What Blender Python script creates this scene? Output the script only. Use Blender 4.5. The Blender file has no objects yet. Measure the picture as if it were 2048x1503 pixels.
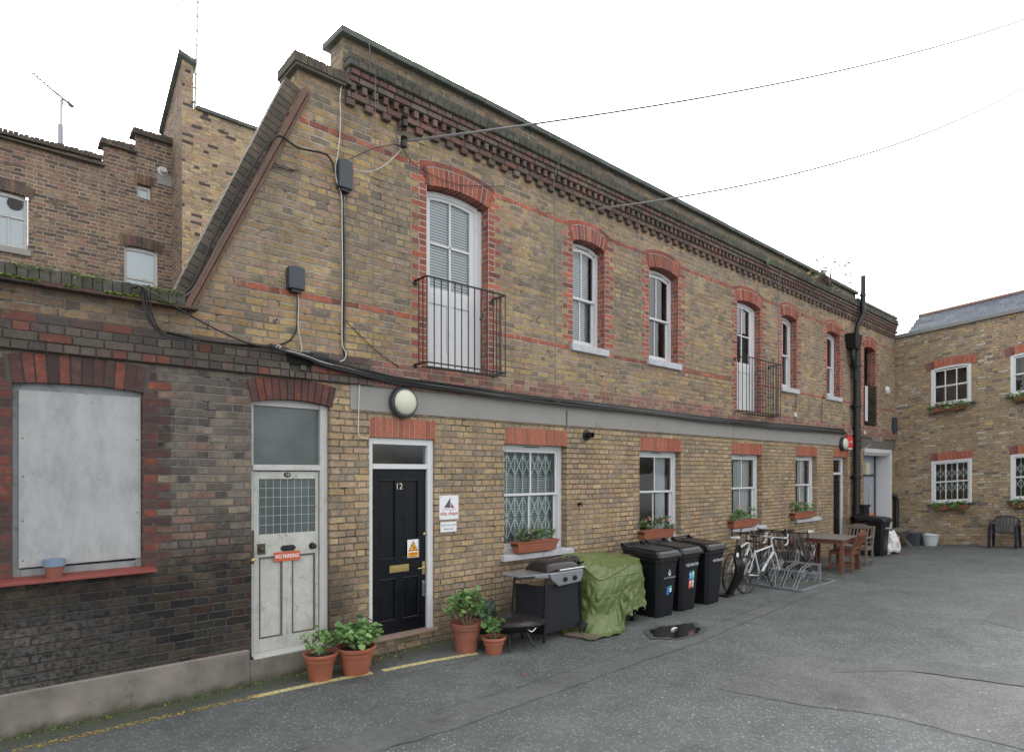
import bpy, bmesh, math, random
from mathutils import Vector, Matrix
from mathutils import noise as mnoise
R = random.Random(7)
PI = math.pi
SC = bpy.context.scene
COL = SC.collection

# ---------------------------------------------------------------- camera geometry of the place
# facade of the long brick house = plane y=0, x runs along it away from the viewer, eye at (0,-DE,HE)
FPX, U1, HZ = 1250.0, 1390.0, 945.0
NN = math.hypot(FPX, U1)
DE = 9.6 * FPX / NN
HE = 2.11
FX, FY, RX, RY = FPX/NN, U1/NN, U1/NN, -FPX/NN

def ray(px, py):
    u = (px-1024)/FPX
    return (FX+u*RX, FY+u*RY, (HZ-py)/FPX)

def W(px, py, y=0.0):                      # point on the plane parallel to the facade
    r = ray(px, py); t = (DE+y)/r[1]
    return Vector((r[0]*t, y, HE+r[2]*t))

def gz(x, y):                              # the yard rises gently towards the far building's right end
    w = min(max((x-15)/5.0, 0), 1); w = w*w*(3-2*w)
    return w*(-0.06-0.06*max(y, -6))

def G(px, py, z=None):                     # point on the yard
    r = ray(px, py); h = 0.0 if z is None else z
    for _ in range(6 if z is None else 1):
        t = (h-HE)/r[2]; x, y = r[0]*t, -DE+r[1]*t
        if z is None: h = gz(x, y)
    return Vector((x, y, h))

XF = 21.6                                  # plane of the far building's front
KF = 0.085
def FW(px, py):                            # (s, z) on the far building's front, z before the street's rise
    r = ray(px, py); t = XF/r[0]
    y = -DE+r[1]*t; z = HE+r[2]*t
    return (-y, z-KF*(-y))

# ---------------------------------------------------------------- materials
class NT:
    def __init__(s, name):
        s.m = bpy.data.materials.new(name); s.m.use_nodes = True
        s.t = s.m.node_tree; s.n = s.t.nodes; s.n.clear()
        s.out = s.n.new('ShaderNodeOutputMaterial')
    def node(s, typ, **kw):
        nd = s.n.new(typ)
        for k, v in kw.items(): setattr(nd, k, v)
        return nd
    def put(s, sock, v):
        if isinstance(v, bpy.types.NodeSocket): s.t.links.new(v, sock)
        elif v is not None: sock.default_value = v
    def M(s, op, a, b=None, c=None, clamp=False):
        nd = s.node('ShaderNodeMath', operation=op, use_clamp=clamp)
        s.put(nd.inputs[0], a)
        if b is not None: s.put(nd.inputs[1], b)
        if c is not None: s.put(nd.inputs[2], c)
        return nd.outputs[0]
    def V(s, op, a, b=None):
        nd = s.node('ShaderNodeVectorMath', operation=op)
        s.put(nd.inputs[0], a)
        if b is not None:
            if op == 'SCALE': s.put(nd.inputs['Scale'], b)
            else: s.put(nd.inputs[1], b)
        return nd.outputs[0]
    def sstep(s, v, a, b):
        nd = s.node('ShaderNodeMapRange', interpolation_type='SMOOTHSTEP')
        s.put(nd.inputs[0], v); nd.inputs[1].default_value = a; nd.inputs[2].default_value = b
        return nd.outputs[0]
    def noise(s, vec, scale, detail=3, rough=.55, out=0):
        nd = s.node('ShaderNodeTexNoise'); s.put(nd.inputs['Vector'], vec)
        nd.inputs['Scale'].default_value = scale; nd.inputs['Detail'].default_value = detail
        nd.inputs['Roughness'].default_value = rough
        return nd.outputs[out]
    def vor(s, vec, scale, feature='F1', out=0):
        nd = s.node('ShaderNodeTexVoronoi', feature=feature); s.put(nd.inputs['Vector'], vec)
        nd.inputs['Scale'].default_value = scale
        return nd.outputs[out]
    def mix(s, f, a, b, blend='MIX'):
        nd = s.node('ShaderNodeMix', data_type='RGBA', blend_type=blend)
        s.put(nd.inputs[0], f)
        s.put(nd.inputs[6], (*a, 1) if isinstance(a, tuple) else a)
        s.put(nd.inputs[7], (*b, 1) if isinstance(b, tuple) else b)
        return nd.outputs[2]
    def ramp(s, f, stops, const=False):
        nd = s.node('ShaderNodeValToRGB'); cr = nd.color_ramp
        if const: cr.interpolation = 'CONSTANT'
        while len(cr.elements) < len(stops): cr.elements.new(.5)
        for e, (p, c) in zip(cr.elements, stops):
            e.position = p; e.color = (*c, 1)
        s.put(nd.inputs[0], f)
        return nd.outputs[0]
    def pal(s, f, cols):
        n = len(cols)
        return s.ramp(f, [(i/n, c) for i, c in enumerate(cols)], True)
    def xyz(s, v):
        nd = s.node('ShaderNodeSeparateXYZ'); s.put(nd.inputs[0], v); return nd.outputs
    def comb(s, x, y, z=0.0):
        nd = s.node('ShaderNodeCombineXYZ')
        for i, v in enumerate((x, y, z)): s.put(nd.inputs[i], v)
        return nd.outputs[0]
    def wn(s, vec, dim='3D', out=0):
        nd = s.node('ShaderNodeTexWhiteNoise', noise_dimensions=dim)
        s.put(nd.inputs['W' if dim == '1D' else 'Vector'], vec)
        return nd.outputs[out]
    def geo(s, o='Position'): return s.node('ShaderNodeNewGeometry').outputs[o]
    def objc(s): return s.node('ShaderNodeTexCoord').outputs['Object']
    def bump(s, h, strength=.5, dist=.01):
        nd = s.node('ShaderNodeBump'); nd.inputs['Strength'].default_value = strength
        nd.inputs['Distance'].default_value = dist; s.put(nd.inputs['Height'], h)
        return nd.outputs[0]
    def finish(s, col, rough=.8, metal=0, normal=None, spec=None, **kw):
        b = s.node('ShaderNodeBsdfPrincipled')
        s.put(b.inputs['Base Color'], (*col, 1) if isinstance(col, tuple) else col)
        s.put(b.inputs['Roughness'], rough); s.put(b.inputs['Metallic'], metal)
        if normal is not None: s.put(b.inputs['Normal'], normal)
        if spec is not None: b.inputs['Specular IOR Level'].default_value = spec
        for k, v in kw.items(): s.put(b.inputs[k], v)
        s.t.links.new(b.outputs[0], s.out.inputs[0])
        return s.m

def simple(name, col, rough=.6, metal=0, var=.18, scale=9.0, bump=.15, bscale=60.0, spec=None, dirt=None, dirtc=(.08, .075, .06), bdist=.002):
    """plain surface with uneven tone, fine relief and optional grime patches"""
    t = NT(name); p = t.objc()
    n = t.noise(p, scale, 4, .6)
    k = t.M('MULTIPLY_ADD', t.M('SUBTRACT', n, .5), var*2.2, 1.0)
    c = t.mix(1.0, col, t.comb(k, k, k), 'MULTIPLY')
    if dirt:
        g = t.sstep(t.noise(p, scale*.55+1.3, 5, .68), .62-dirt*.3, .82-dirt*.2)
        c = t.mix(t.M('MULTIPLY', g, .8), c, dirtc)
    rr = t.M('ADD', t.M('MULTIPLY', t.M('SUBTRACT', n, .5), .25), rough)
    nb = t.bump(t.noise(p, bscale, 3, .6), bump, bdist)
    return t.finish(c, rr, metal, nb, spec)

STOCK = [(0.347,0.249,0.133),(0.295,0.201,0.112),(0.270,0.196,0.128),(0.377,0.276,0.144),(0.316,0.207,0.144),(0.224,0.170,0.117),(0.347,0.244,0.117),(0.184,0.148,0.112),(0.295,0.212,0.144),(0.336,0.217,0.117)]
STOCKG = [(0.354,0.263,0.155),(0.322,0.236,0.140),(0.307,0.226,0.151),(0.374,0.284,0.171),(0.333,0.236,0.166),(0.270,0.205,0.146),(0.354,0.257,0.146),(0.244,0.200,0.151),(0.322,0.236,0.161),(0.359,0.246,0.146)]
SOOT = [(0.024,0.023,0.023),(0.019,0.018,0.019),(0.032,0.029,0.027),(0.040,0.033,0.026),(0.022,0.021,0.021),(0.043,0.033,0.025),(0.026,0.022,0.022),(0.016,0.016,0.017),(0.043,0.024,0.021),(0.030,0.029,0.029)]
DARKB = [(.17,.125,.095),(.115,.085,.07),(.18,.13,.09),(.13,.10,.08),(.20,.14,.09),(.16,.10,.08),(.09,.072,.064),(.19,.115,.085)]
PALE = [(0.354,0.279,0.168),(0.390,0.307,0.182),(0.301,0.228,0.144),(0.327,0.214,0.164),(0.266,0.204,0.139),(0.372,0.269,0.144),(0.080,0.065,0.058),(0.319,0.242,0.172)]
FARB = [(0.310,0.238,0.150),(0.290,0.216,0.140),(0.333,0.254,0.155),(0.290,0.200,0.130),(0.257,0.200,0.140),(0.364,0.260,0.135),(0.321,0.249,0.170),(0.171,0.141,0.115),(0.374,0.324,0.250),(0.290,0.221,0.155),(0.310,0.233,0.144),(0.268,0.206,0.140)]
RED = [(.33,.105,.07),(.28,.09,.065),(.23,.09,.07),(.37,.125,.08),(.30,.11,.085),(.19,.08,.065),(.34,.11,.07)]

def brick_coords(t, c=.0775, P=.34, kf=0.0, flemish=True, wob=1.0):
    pos = t.geo(); x, y, z = t.xyz(pos)
    nx = t.M('ABSOLUTE', t.xyz(t.geo('True Normal'))[0])
    sel = t.M('GREATER_THAN', nx, .6)
    u = t.M('ADD', t.M('MULTIPLY', x, t.M('SUBTRACT', 1.0, sel)), t.M('MULTIPLY', t.M('ADD', y, .06), sel))
    v = t.M('MULTIPLY_ADD', y, kf, z) if kf else z
    n1 = t.M('SUBTRACT', t.noise(pos, 1.1, 2, .5), .5)
    nv = t.node('ShaderNodeTexNoise'); t.put(nv.inputs['Vector'], pos); nv.inputs['Scale'].default_value = 15; nv.inputs['Detail'].default_value = 4.5; nv.inputs['Roughness'].default_value = .62
    cx, cy, cz = t.xyz(nv.outputs[1])
    v = t.M('ADD', v, t.M('ADD', t.M('MULTIPLY', n1, .022*wob), t.M('MULTIPLY', t.M('SUBTRACT', cx, .5), .026*wob)))
    u = t.M('ADD', u, t.M('MULTIPLY', t.M('SUBTRACT', cy, .5), .034*wob))
    vr = t.M('DIVIDE', v, c); row = t.M('FLOOR', vr); fv = t.M('SUBTRACT', vr, row)
    par = t.M('FLOORED_MODULO', row, 2.0)
    jit = t.M('MULTIPLY', t.wn(row, '1D'), .13)
    uu = t.M('ADD', t.M('ADD', t.M('DIVIDE', u, P), t.M('MULTIPLY', par, .5)), jit)
    cell = t.M('FLOOR', uu); fu = t.M('SUBTRACT', uu, cell)
    k = .665 if flemish else .5
    isH = t.M('GREATER_THAN', fu, k)
    lo = t.M('MULTIPLY', isH, k); hi = t.M('MULTIPLY_ADD', isH, 1-k, k)
    du = t.M('MULTIPLY', t.M('MINIMUM', t.M('SUBTRACT', fu, lo), t.M('SUBTRACT', hi, fu)), P)
    dv = t.M('MULTIPLY', t.M('MINIMUM', fv, t.M('SUBTRACT', 1.0, fv)), c)
    d = t.M('MINIMUM', du, t.M('SUBTRACT', dv, .0012))
    idv = t.comb(t.M('MULTIPLY_ADD', cell, 2.0, isH), row, 3.7)
    return pos, x, y, z, v, row, d, idv

def brick_mat(name, main, mortar=(.30, .28, .25), kf=0.0, flemish=True, dark=0.0, zones=False, jointw=.0048, bs=.75, moss=0.0, mvar=.25):
    t = NT(name)
    pos, x, y, z, v, row, d, idv = brick_coords(t, kf=kf, flemish=flemish)
    w1 = t.wn(idv); w2 = t.wn(t.V('ADD', idv, (5.3, 1.7, 9.1))); w3 = t.wn(t.V('ADD', idv, (1.3, 8.7, 2.1)))
    big = t.noise(pos, .55, 4, .6); mid = t.noise(pos, 3.2, 4, .65); fine = t.noise(pos, 55, 4, .7); spot = t.noise(pos, 26, 3, .6)
    col = t.pal(w1, main)
    mort = t.mix(t.sstep(mid, .35, .7), tuple(k*(1-mvar) for k in mortar), tuple(k*(1+mvar*.5) for k in mortar))
    if zones:
        # upper floor weathered grey, ground floor cleaner and more orange
        col = t.mix(t.sstep(v, 3.16, 3.10), col, t.pal(w1, STOCKG))
        mort = t.mix(t.sstep(v, 3.16, 3.10), mort, t.mix(t.sstep(mid, .35, .7), (.19, .165, .13), (.31, .275, .225)))
        greyb = t.M('MULTIPLY', t.sstep(big, .40, .66), t.sstep(v, 3.0, 4.2))
        col = t.mix(t.M('MULTIPLY', greyb, .5), col, (.17, .15, .125))
        greyt = t.M('MULTIPLY', t.sstep(v, 6.35, 6.75), t.sstep(mid, .25, .6))
        col = t.mix(t.M('MULTIPLY', greyt, .6), col, (.105, .095, .085))
        # single red string courses
        for rws in ((51,), (75,)):
            for rr in rws:
                rm = t.M('MULTIPLY', t.M('COMPARE', row, float(rr), .3), t.sstep(x, 2.0+.3*(rr > 60), 2.25+.3*(rr > 60)))
                col = t.mix(rm, col, t.pal(w1, RED))
        strk = t.noise(t.comb(t.M('MULTIPLY', x, 2.6), y, t.M('MULTIPLY', v, .22)), 1.0, 5, .7)
        sm2 = t.M('MULTIPLY', t.sstep(strk, .52, .70), t.M('MULTIPLY_ADD', t.sstep(mid, .3, .6), .5, .35))
        col = t.mix(t.M('MULTIPLY', sm2, t.M('MULTIPLY_ADD', t.sstep(v, 3.4, 6.2), .45, .25)), col, (.085, .075, .062))
        pt = t.M('MULTIPLY_ADD', t.sstep(t.noise(pos, .9, 3, .6), .35, .65), .55, .58)
        mort = t.mix(1.0, mort, t.comb(pt, pt, t.M('MULTIPLY', pt, .97)), 'MULTIPLY')
        # blackened old end of the terrace
        edge = t.M('ADD', x, t.M('MULTIPLY', t.M('SUBTRACT', mid, .5), .5))
        lowdark = t.M('MULTIPLY', t.M('MULTIPLY', t.sstep(edge, 2.75, 2.25), t.sstep(v, 3.18, 3.08)), 1.0)
        updark = t.M('MULTIPLY', t.sstep(edge, 2.45, 1.0), .85)
        pier = t.M('MULTIPLY', t.M('MULTIPLY', t.sstep(edge, 3.75, 3.1), t.sstep(t.M('ADD', v, t.M('MULTIPLY', mid, .6)), 1.9, .9)), .75)
        sk = t.M('MAXIMUM', t.M('MAXIMUM', lowdark, updark), pier)
        sm = t.M('MULTIPLY', sk, t.M('MULTIPLY_ADD', w3, .1, .955), clamp=True)
        col = t.mix(sm, col, t.mix(t.sstep(v, 3.05, 3.2), t.mix(t.M('MULTIPLY', t.sstep(t.M('ADD', v, t.M('MULTIPLY', mid, .8)), 1.35, 2.1), t.sstep(t.noise(pos, 1.3, 4, .7), .30, .52)), t.pal(w1, SOOT), t.pal(w1, [(.17,.145,.12),(.13,.112,.097),(.20,.165,.125),(.115,.10,.09),(.18,.12,.095),(.15,.13,.11),(.085,.075,.07)])), t.pal(w1, DARKB)))
        mort = t.mix(t.M('MULTIPLY', sk, .9), mort, t.mix(t.sstep(spot, .60, .76), t.mix(t.sstep(v, 1.2, 2.2), (.060, .058, .056), (.20, .19, .175)), (.27, .235, .185)))
        # grey wash near the base on the left
        wash = t.M('MULTIPLY', t.M('MULTIPLY', t.sstep(x, 1.6, .4), t.sstep(v, 1.1, .8)), t.sstep(spot, .35, .55))
        col = t.mix(t.M('MULTIPLY', wash, .6), col, (.11, .108, .105))
        base = t.M('MULTIPLY', t.sstep(v, .75, .1), t.sstep(mid, .3, .6))
        col = t.mix(t.M('MULTIPLY', base, .5), col, (.085, .08, .065))
        moss = .8
    if dark:
        col = t.mix(t.M('MULTIPLY', t.sstep(big, .3, .65), dark), col, (.055, .048, .043))
    kk = t.M('MULTIPLY', t.M('MULTIPLY_ADD', w2, .22, .88), t.M('MULTIPLY_ADD', t.noise(pos, 1.7, 5, .7), .8, .61))
    kk = t.M('MULTIPLY', kk, t.M('MULTIPLY_ADD', fine, .55, .73))
    kk = t.M('MULTIPLY', kk, t.M('MULTIPLY_ADD', spot, .95, .54)); blot = t.noise(t.V('ADD', pos, t.V('SCALE', t.comb(w1, w2, w3), 4.0)), 11, 3, .65); kk = t.M('MULTIPLY', kk, t.M('MULTIPLY_ADD', blot, .9, .56))
    col = t.mix(1.0, col, t.comb(kk, kk, kk), 'MULTIPLY')
    edge_d = t.M('ADD', d, t.M('MULTIPLY', t.M('SUBTRACT', fine, .5), .006))
    mask = t.sstep(edge_d, jointw+.0022, jointw-.0006)
    smear = t.M('MULTIPLY', t.sstep(t.noise(pos, 9, 3, .7), .62, .75), .45)
    mask = t.M('MAXIMUM', mask, t.M('MULTIPLY', smear, t.sstep(edge_d, .02, .008)))
    gap = t.M('MULTIPLY', t.sstep(t.M('ADD', t.noise(pos, 4.5, 3, .7), t.M('MULTIPLY', t.sstep(d, .004, .0), .02)), .60, .66), t.sstep(edge_d, .006, .003))
    fn = t.M('MULTIPLY_ADD', fine, .5, .75)
    mort = t.mix(1.0, mort, t.comb(fn, fn, fn), 'MULTIPLY')
    col = t.mix(mask, col, mort)
    col = t.mix(t.M('MULTIPLY', gap, .8), col, (.035, .032, .028))
    if moss:
        gm = t.M('MULTIPLY', t.sstep(t.noise(pos, 6, 5, .75), .55, .72), moss)
        if zones:
            zone = t.M('MAXIMUM', t.M('MULTIPLY', t.sstep(x, 3.2, 1.8), t.M('MULTIPLY', t.sstep(v, 3.05, 3.2), t.sstep(x, 8.0, 2.0))),
                       t.M('MAXIMUM', t.sstep(v, 6.45, 6.7), t.sstep(v, .16, .02)))
            gm = t.M('MULTIPLY', gm, zone)
        col = t.mix(t.M('MULTIPLY', gm, .75), col, (.075, .10, .035))
    h = t.M('ADD', t.sstep(edge_d, .001, .0085), t.M('ADD', t.M('MULTIPLY', fine, .35), t.M('MULTIPLY', w3, .35)))
    h = t.M('SUBTRACT', h, gap)
    return t.finish(col, .92, 0, t.bump(h, min(1, bs*1.3), .013), .2)

def block_mat(name, cols, soot=0.0, moss=0.0, rough=.9, k=1.0, sc=2.4):
    """bricks that are modelled one by one: each island its own tone"""
    t = NT(name); pos = t.geo(); rnd = t.geo('Random Per Island')
    col = t.pal(rnd, [tuple(q*k for q in c) for c in cols])
    fine = t.noise(pos, 60, 4, .7); spot = t.noise(pos, 18, 3, .6); mid = t.noise(pos, sc, 5, .7)
    r2 = t.wn(t.M('MULTIPLY', rnd, 917.0), '1D')
    kk = t.M('MULTIPLY', t.M('MULTIPLY_ADD', r2, .4, .78), t.M('MULTIPLY_ADD', fine, .7, .64))
    kk = t.M('MULTIPLY', kk, t.M('MULTIPLY_ADD', spot, .6, .7))
    col = t.mix(1.0, col, t.comb(kk, kk, kk), 'MULTIPLY')
    col = t.mix(t.M('MULTIPLY', t.sstep(spot, .60, .74), .35), col, (.24, .21, .18))
    if soot: col = t.mix(t.M('MULTIPLY', t.sstep(mid, .28, .58), soot), col, (.045, .041, .04))
    if moss: col = t.mix(t.M('MULTIPLY', t.sstep(t.noise(pos, 4, 6, .78), .53, .66), moss), col, (.06, .072, .036))
    return t.finish(col, rough, 0, t.bump(t.M('ADD', fine, t.M('MULTIPLY', spot, .8)), .6, .006), .25)

m = {}
m['brick'] = brick_mat('stock_brick', STOCK, (.43, .395, .345), zones=True, jointw=.0066)
m['brick_red'] = brick_mat('red_brick_reveal', RED, (.44, .39, .35), flemish=False, jointw=.0056)
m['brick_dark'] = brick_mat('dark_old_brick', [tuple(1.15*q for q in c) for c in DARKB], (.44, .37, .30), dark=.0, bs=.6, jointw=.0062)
m['brick_pale'] = brick_mat('pale_yellow_brick', PALE, (.44, .36, .27), dark=.0, bs=.6, jointw=.005)
m['brick_far'] = brick_mat('mixed_reclaimed_brick', FARB, (.30, .275, .24), kf=KF, dark=0, bs=.7)
m['red'] = block_mat('red_dressing_brick', RED)
m['redsoot'] = block_mat('sooty_red_brick', [(.26,.075,.05),(.17,.06,.05),(.11,.055,.05),(.30,.085,.05),(.14,.06,.055),(.09,.05,.045),(.20,.065,.05)], soot=.6, sc=7.0)
m['redclean'] = block_mat('orange_red_lintel_brick', [(.36, .125, .08), (.33, .115, .075), (.38, .135, .09), (.32, .12, .08)])
m['redfar'] = block_mat('bright_red_arch_brick', [(.33, .11, .075), (.28, .09, .07), (.20, .085, .08), (.35, .12, .08)], k=1.0)
m['corn'] = block_mat('cornice_brick', [(.19, .10, .085), (.18, .14, .11), (.20, .11, .09), (.16, .125, .10), (.14, .11, .10), (.19, .12, .10)], soot=.35, moss=.35, sc=3.5)
m['band'] = block_mat('band_brick', [(.13, .085, .075), (.13, .11, .09), (.115, .09, .08), (.11, .095, .08), (.09, .078, .074), (.20, .075, .055), (.14, .115, .09), (.12, .10, .085), (.10, .085, .08)], soot=.35, moss=.28, sc=5.0)
m['bandr'] = block_mat('red_string_brick', [(.25, .13, .105), (.22, .12, .10), (.19, .12, .10), (.21, .11, .095), (.28, .135, .10), (.24, .18, .125), (.27, .205, .135), (.23, .15, .11)], soot=.1, k=1.1)
m['edge'] = block_mat('brick_on_edge', [(.15, .125, .098), (.125, .105, .085), (.17, .14, .105), (.135, .115, .09)], soot=.5, moss=.25, sc=4, k=.85)
m['mossb'] = block_mat('mossy_coping_brick', [(.10, .10, .082), (.085, .085, .072), (.11, .105, .085)], soot=.35, moss=.8, sc=4)
m['mortar'] = simple('mortar', (.44, .40, .36), .95, bump=.5, bscale=90)
m['mortard'] = simple('sooty_mortar', (.075, .07, .064), .95, bump=.5, bscale=90)
m['edgem'] = simple('grimy_mortar', (.10, .09, .075), .95, bump=.5, bscale=90)
m['concrete'] = simple('grey_concrete', (.27, .265, .25), .85, var=.12, scale=2.5, bump=.25, dirt=.25, dirtc=(.17, .165, .15))
m['plinth'] = None
m['render'] = simple('brown_render', (.13, .115, .10), .9, var=.2, scale=3, dirt=.4, dirtc=(.07, .06, .055))
m['copings'] = simple('weathered_coping_stone', (.115, .125, .11), .9, var=.3, scale=4, bump=.5, dirt=.7, dirtc=(.05, .06, .045))
m['white'] = simple('white_gloss_paint', (.60, .61, .625), .45, var=.05, bump=.1, bscale=30, dirt=.1, dirtc=(.45, .44, .42))
m['whiteold'] = simple('old_white_paint', (.47, .47, .46), .55, var=.10, scale=5, bump=.3, bscale=30, dirt=.35, dirtc=(.30, .28, .25))
m['sill'] = simple('painted_stone_sill', (.46, .475, .51), .75, var=.12, scale=12, bump=.4, dirt=.4, dirtc=(.27, .27, .25))
m['blackp'] = simple('black_door_paint', (.004, .0055, .009), .3, var=.1, bump=.05, spec=.3)
m['iron'] = simple('black_iron', (.006, .0065, .0075), .45, var=.2, bump=.2)
m['blackpl'] = simple('black_plastic', (.006, .0068, .009), .42, var=.2, scale=5, bump=.2, bscale=120, dirt=.08, dirtc=(.02, .02, .02), spec=.4)
m['binlid'] = simple('worn_bin_lid', (.010, .011, .013), .35, var=.3, scale=4, bump=.2, bscale=80, dirt=.2, dirtc=(.03, .029, .027))
m['rubber'] = simple('tyre_rubber', (.014, .014, .015), .8, bump=.2)
m['brass'] = simple('brass', (.55, .42, .18), .35, 1.0, var=.2)
m['steel'] = simple('steel', (.55, .56, .58), .3, 1.0, var=.1)
m['galv'] = simple('galvanised_steel', (.30, .32, .35), .5, .75, var=.2, dirt=.2, dirtc=(.12, .11, .10))
m['wire'] = simple('black_cable', (.006, .006, .007), .55, bump=.05)
m['wirew'] = simple('white_cable', (.55, .53, .49), .6, bump=.05)
m['wireg'] = simple('grey_cable', (.13, .125, .12), .6, bump=.05)
m['lens'] = simple('cream_lamp_lens', (.58, .58, .46), .35, var=.06, scale=4, dirt=.12, dirtc=(.35, .33, .25))
m['navy'] = simple('navy_grey_plastic', (.035, .042, .055), .45, var=.15)
m['board'] = None
m['terra'] = simple('terracotta_plastic', (.32, .105, .06), .6, var=.2, scale=6, bump=.2, dirt=.4, dirtc=(.19, .095, .07))
m['terraold'] = simple('worn_terracotta', (.25, .09, .06), .85, var=.2, scale=8, bump=.4, dirt=.5, dirtc=(.17, .085, .06))
m['bluep'] = simple('pale_blue_paint', (.18, .25, .34), .7, var=.15)
m['soil'] = simple('potting_soil', (.035, .026, .018), .98, bump=.9, bscale=40, bdist=.01)
m['redpaint'] = simple('flaking_red_paint', (.22, .05, .042), .6, var=.25, scale=14, bump=.5, dirt=.3, dirtc=(.16, .09, .07))
m['timber'] = simple('red_brown_timber', (.15, .085, .062), .8, var=.5, scale=7, bump=.5, dirt=.45, dirtc=(.085, .055, .045))
m['teak'] = simple('teak', (.165, .062, .036), .6, var=.3, scale=10, bump=.4, dirt=.2, dirtc=(.12, .07, .05))
m['teakg'] = simple('weathered_teak', (.16, .135, .115), .8, var=.25, scale=10, bump=.4, dirt=.3, dirtc=(.10, .08, .065))
m['signw'] = simple('white_sign', (.74, .75, .77), .35, var=.03, bump=.03)
m['signred'] = simple('orange_red_sign', (.50, .10, .045), .4, var=.06, bump=.05)
m['signyel'] = simple('yellow_sign', (.80, .36, .02), .4, var=.03, bump=.03)
m['ink'] = simple('black_ink', (.02, .02, .025), .5, var=0, bump=0)
m['inkb'] = simple('slate_blue_ink', (.06, .085, .13), .5, var=0, bump=0)
m['inkr'] = simple('crimson_ink', (.45, .04, .05), .5, var=0, bump=0)
m['gold'] = simple('silver_gold_digit', (.62, .60, .48), .35, .6, var=.05)
m['inkgrey'] = simple('pale_grey_ink', (.50, .52, .54), .6, var=.2, bump=0)
m['blue'] = simple('blue_sticker', (.03, .16, .50), .5, var=.05)
m['green'] = simple('green_sticker', (.04, .42, .30), .5, var=.05)
m['redst'] = simple('red_sticker', (.62, .05, .04), .5, var=.05)
m['greyst'] = simple('grey_sticker', (.25, .30, .30), .5, var=.05)
m['alarm'] = simple('red_alarm_box', (.62, .03, .03), .35, var=.05)
m['bbqlid'] = simple('dark_enamel', (.030, .026, .027), .22, .3, var=.1, scale=2, bump=0)
m['bbqsil'] = simple('silver_plastic', (.30, .32, .345), .35, .6, var=.06)
m['fabric'] = simple('dark_navy_fabric', (.007, .0085, .015), .75, var=.3, scale=5, bump=.5, bscale=25, bdist=.004)
m['bag'] = simple('black_bin_liner', (.012, .012, .014), .25, var=.2, bump=.8, bscale=18, bdist=.02)
m['bagg'] = simple('dark_green_sheet', (.025, .055, .035), .35, var=.3, bump=.9, bscale=16, bdist=.02)
m['bagw'] = simple('white_sack', (.62, .62, .63), .5, var=.15, bump=.9, bscale=14, bdist=.02)
m['slab'] = simple('brown_board', (.13, .095, .075), .85, var=.25, bump=.4)
m['slate'] = simple('grey_slate', (.15, .165, .20), .55, var=.15, scale=6, bump=.3)
m['ridge'] = simple('clay_ridge', (.19, .115, .095), .85, var=.3)
m['lead'] = simple('grey_lead_flashing', (.17, .18, .18), .7, var=.2)
m['tubg'] = simple('grey_tub', (.06, .072, .085), .6, var=.15)
m['tubw'] = simple('white_tub', (.50, .53, .54), .55, var=.12, dirt=.2, dirtc=(.3, .3, .28))
m['chairp'] = simple('navy_plastic', (.009, .013, .026), .3, var=.1, bump=.03)
m['framew'] = simple('white_bike_paint', (.50, .52, .54), .3, var=.03, bump=0)
m['frameb'] = simple('black_bike_paint', (.012, .012, .014), .3, var=.03, bump=0)
m['grey'] = simple('pale_green_grille', (.66, .78, .74), .45, var=.05, bump=0)
m['blind'] = simple('pale_blind', (.60, .65, .68), .6, var=.04, bump=0)
m['blindd'] = simple('grey_blind', (.44, .48, .48), .6, var=.04, bump=0)  # darker grey slats, used behind the security grille
m['slot'] = simple('blind_slot', (.14, .17, .18), .7, bump=0)
m['curtain'] = simple('grey_curtain', (.62, .66, .68), .8, var=.12, scale=3, bump=.2)
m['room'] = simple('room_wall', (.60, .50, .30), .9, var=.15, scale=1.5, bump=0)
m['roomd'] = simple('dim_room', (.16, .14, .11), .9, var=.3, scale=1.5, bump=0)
m['orange'] = simple('orange_plastic', (.62, .10, .02), .45)
m['silverpaint'] = simple('silver_mast', (.55, .56, .57), .45, .5)
m['meter'] = simple('beige_box', (.45, .43, .33), .6)
m['clear'] = simple('clear_plastic_litter', (.70, .73, .75), .25)
m['darkmetal'] = simple('charcoal_frame', (.045, .05, .055), .4, .2)
m['panel'] = simple('pale_steel_door', (.40, .44, .50), .35, .3, var=.06)

def glass_mat(name, tint=(.93, .96, .96), refl=1.0, rough=.0):
    t = NT(name)
    fr = t.node('ShaderNodeFresnel'); fr.inputs[0].default_value = 1.55
    n = t.bump(t.noise(t.geo(), 1.6, 2, .5), .12, .03); t.put(fr.inputs['Normal'], n)
    g = t.node('ShaderNodeBsdfGlossy'); g.inputs['Roughness'].default_value = rough; t.put(g.inputs['Normal'], n)
    g.inputs['Color'].default_value = (.95, .97, 1, 1)
    tr = t.node('ShaderNodeBsdfTransparent'); tr.inputs[0].default_value = (*tint, 1)
    mx = t.node('ShaderNodeMixShader'); t.put(mx.inputs[0], t.M('MULTIPLY', fr.outputs[0], refl, clamp=True))
    t.t.links.new(tr.outputs[0], mx.inputs[1]); t.t.links.new(g.outputs[0], mx.inputs[2])
    t.t.links.new(mx.outputs[0], t.out.inputs[0])
    return t.m
m['glass'] = glass_mat('window_glass', refl=1.3)
m['glassd'] = glass_mat('dull_glass', (.55, .62, .62), .35, .03)

def frosted():
    t = NT('reeded_glass'); p = t.objc(); x, y, z = t.xyz(p)
    w = t.M('SINE', t.M('MULTIPLY', x, 420.0))
    c = t.mix(t.sstep(t.noise(p, 2.5, 3, .6), .3, .75), (.055, .075, .075), (.10, .125, .125))
    return t.finish(c, .28, 0, t.bump(w, .25, .003), .6)
m['frost'] = frosted()

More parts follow.
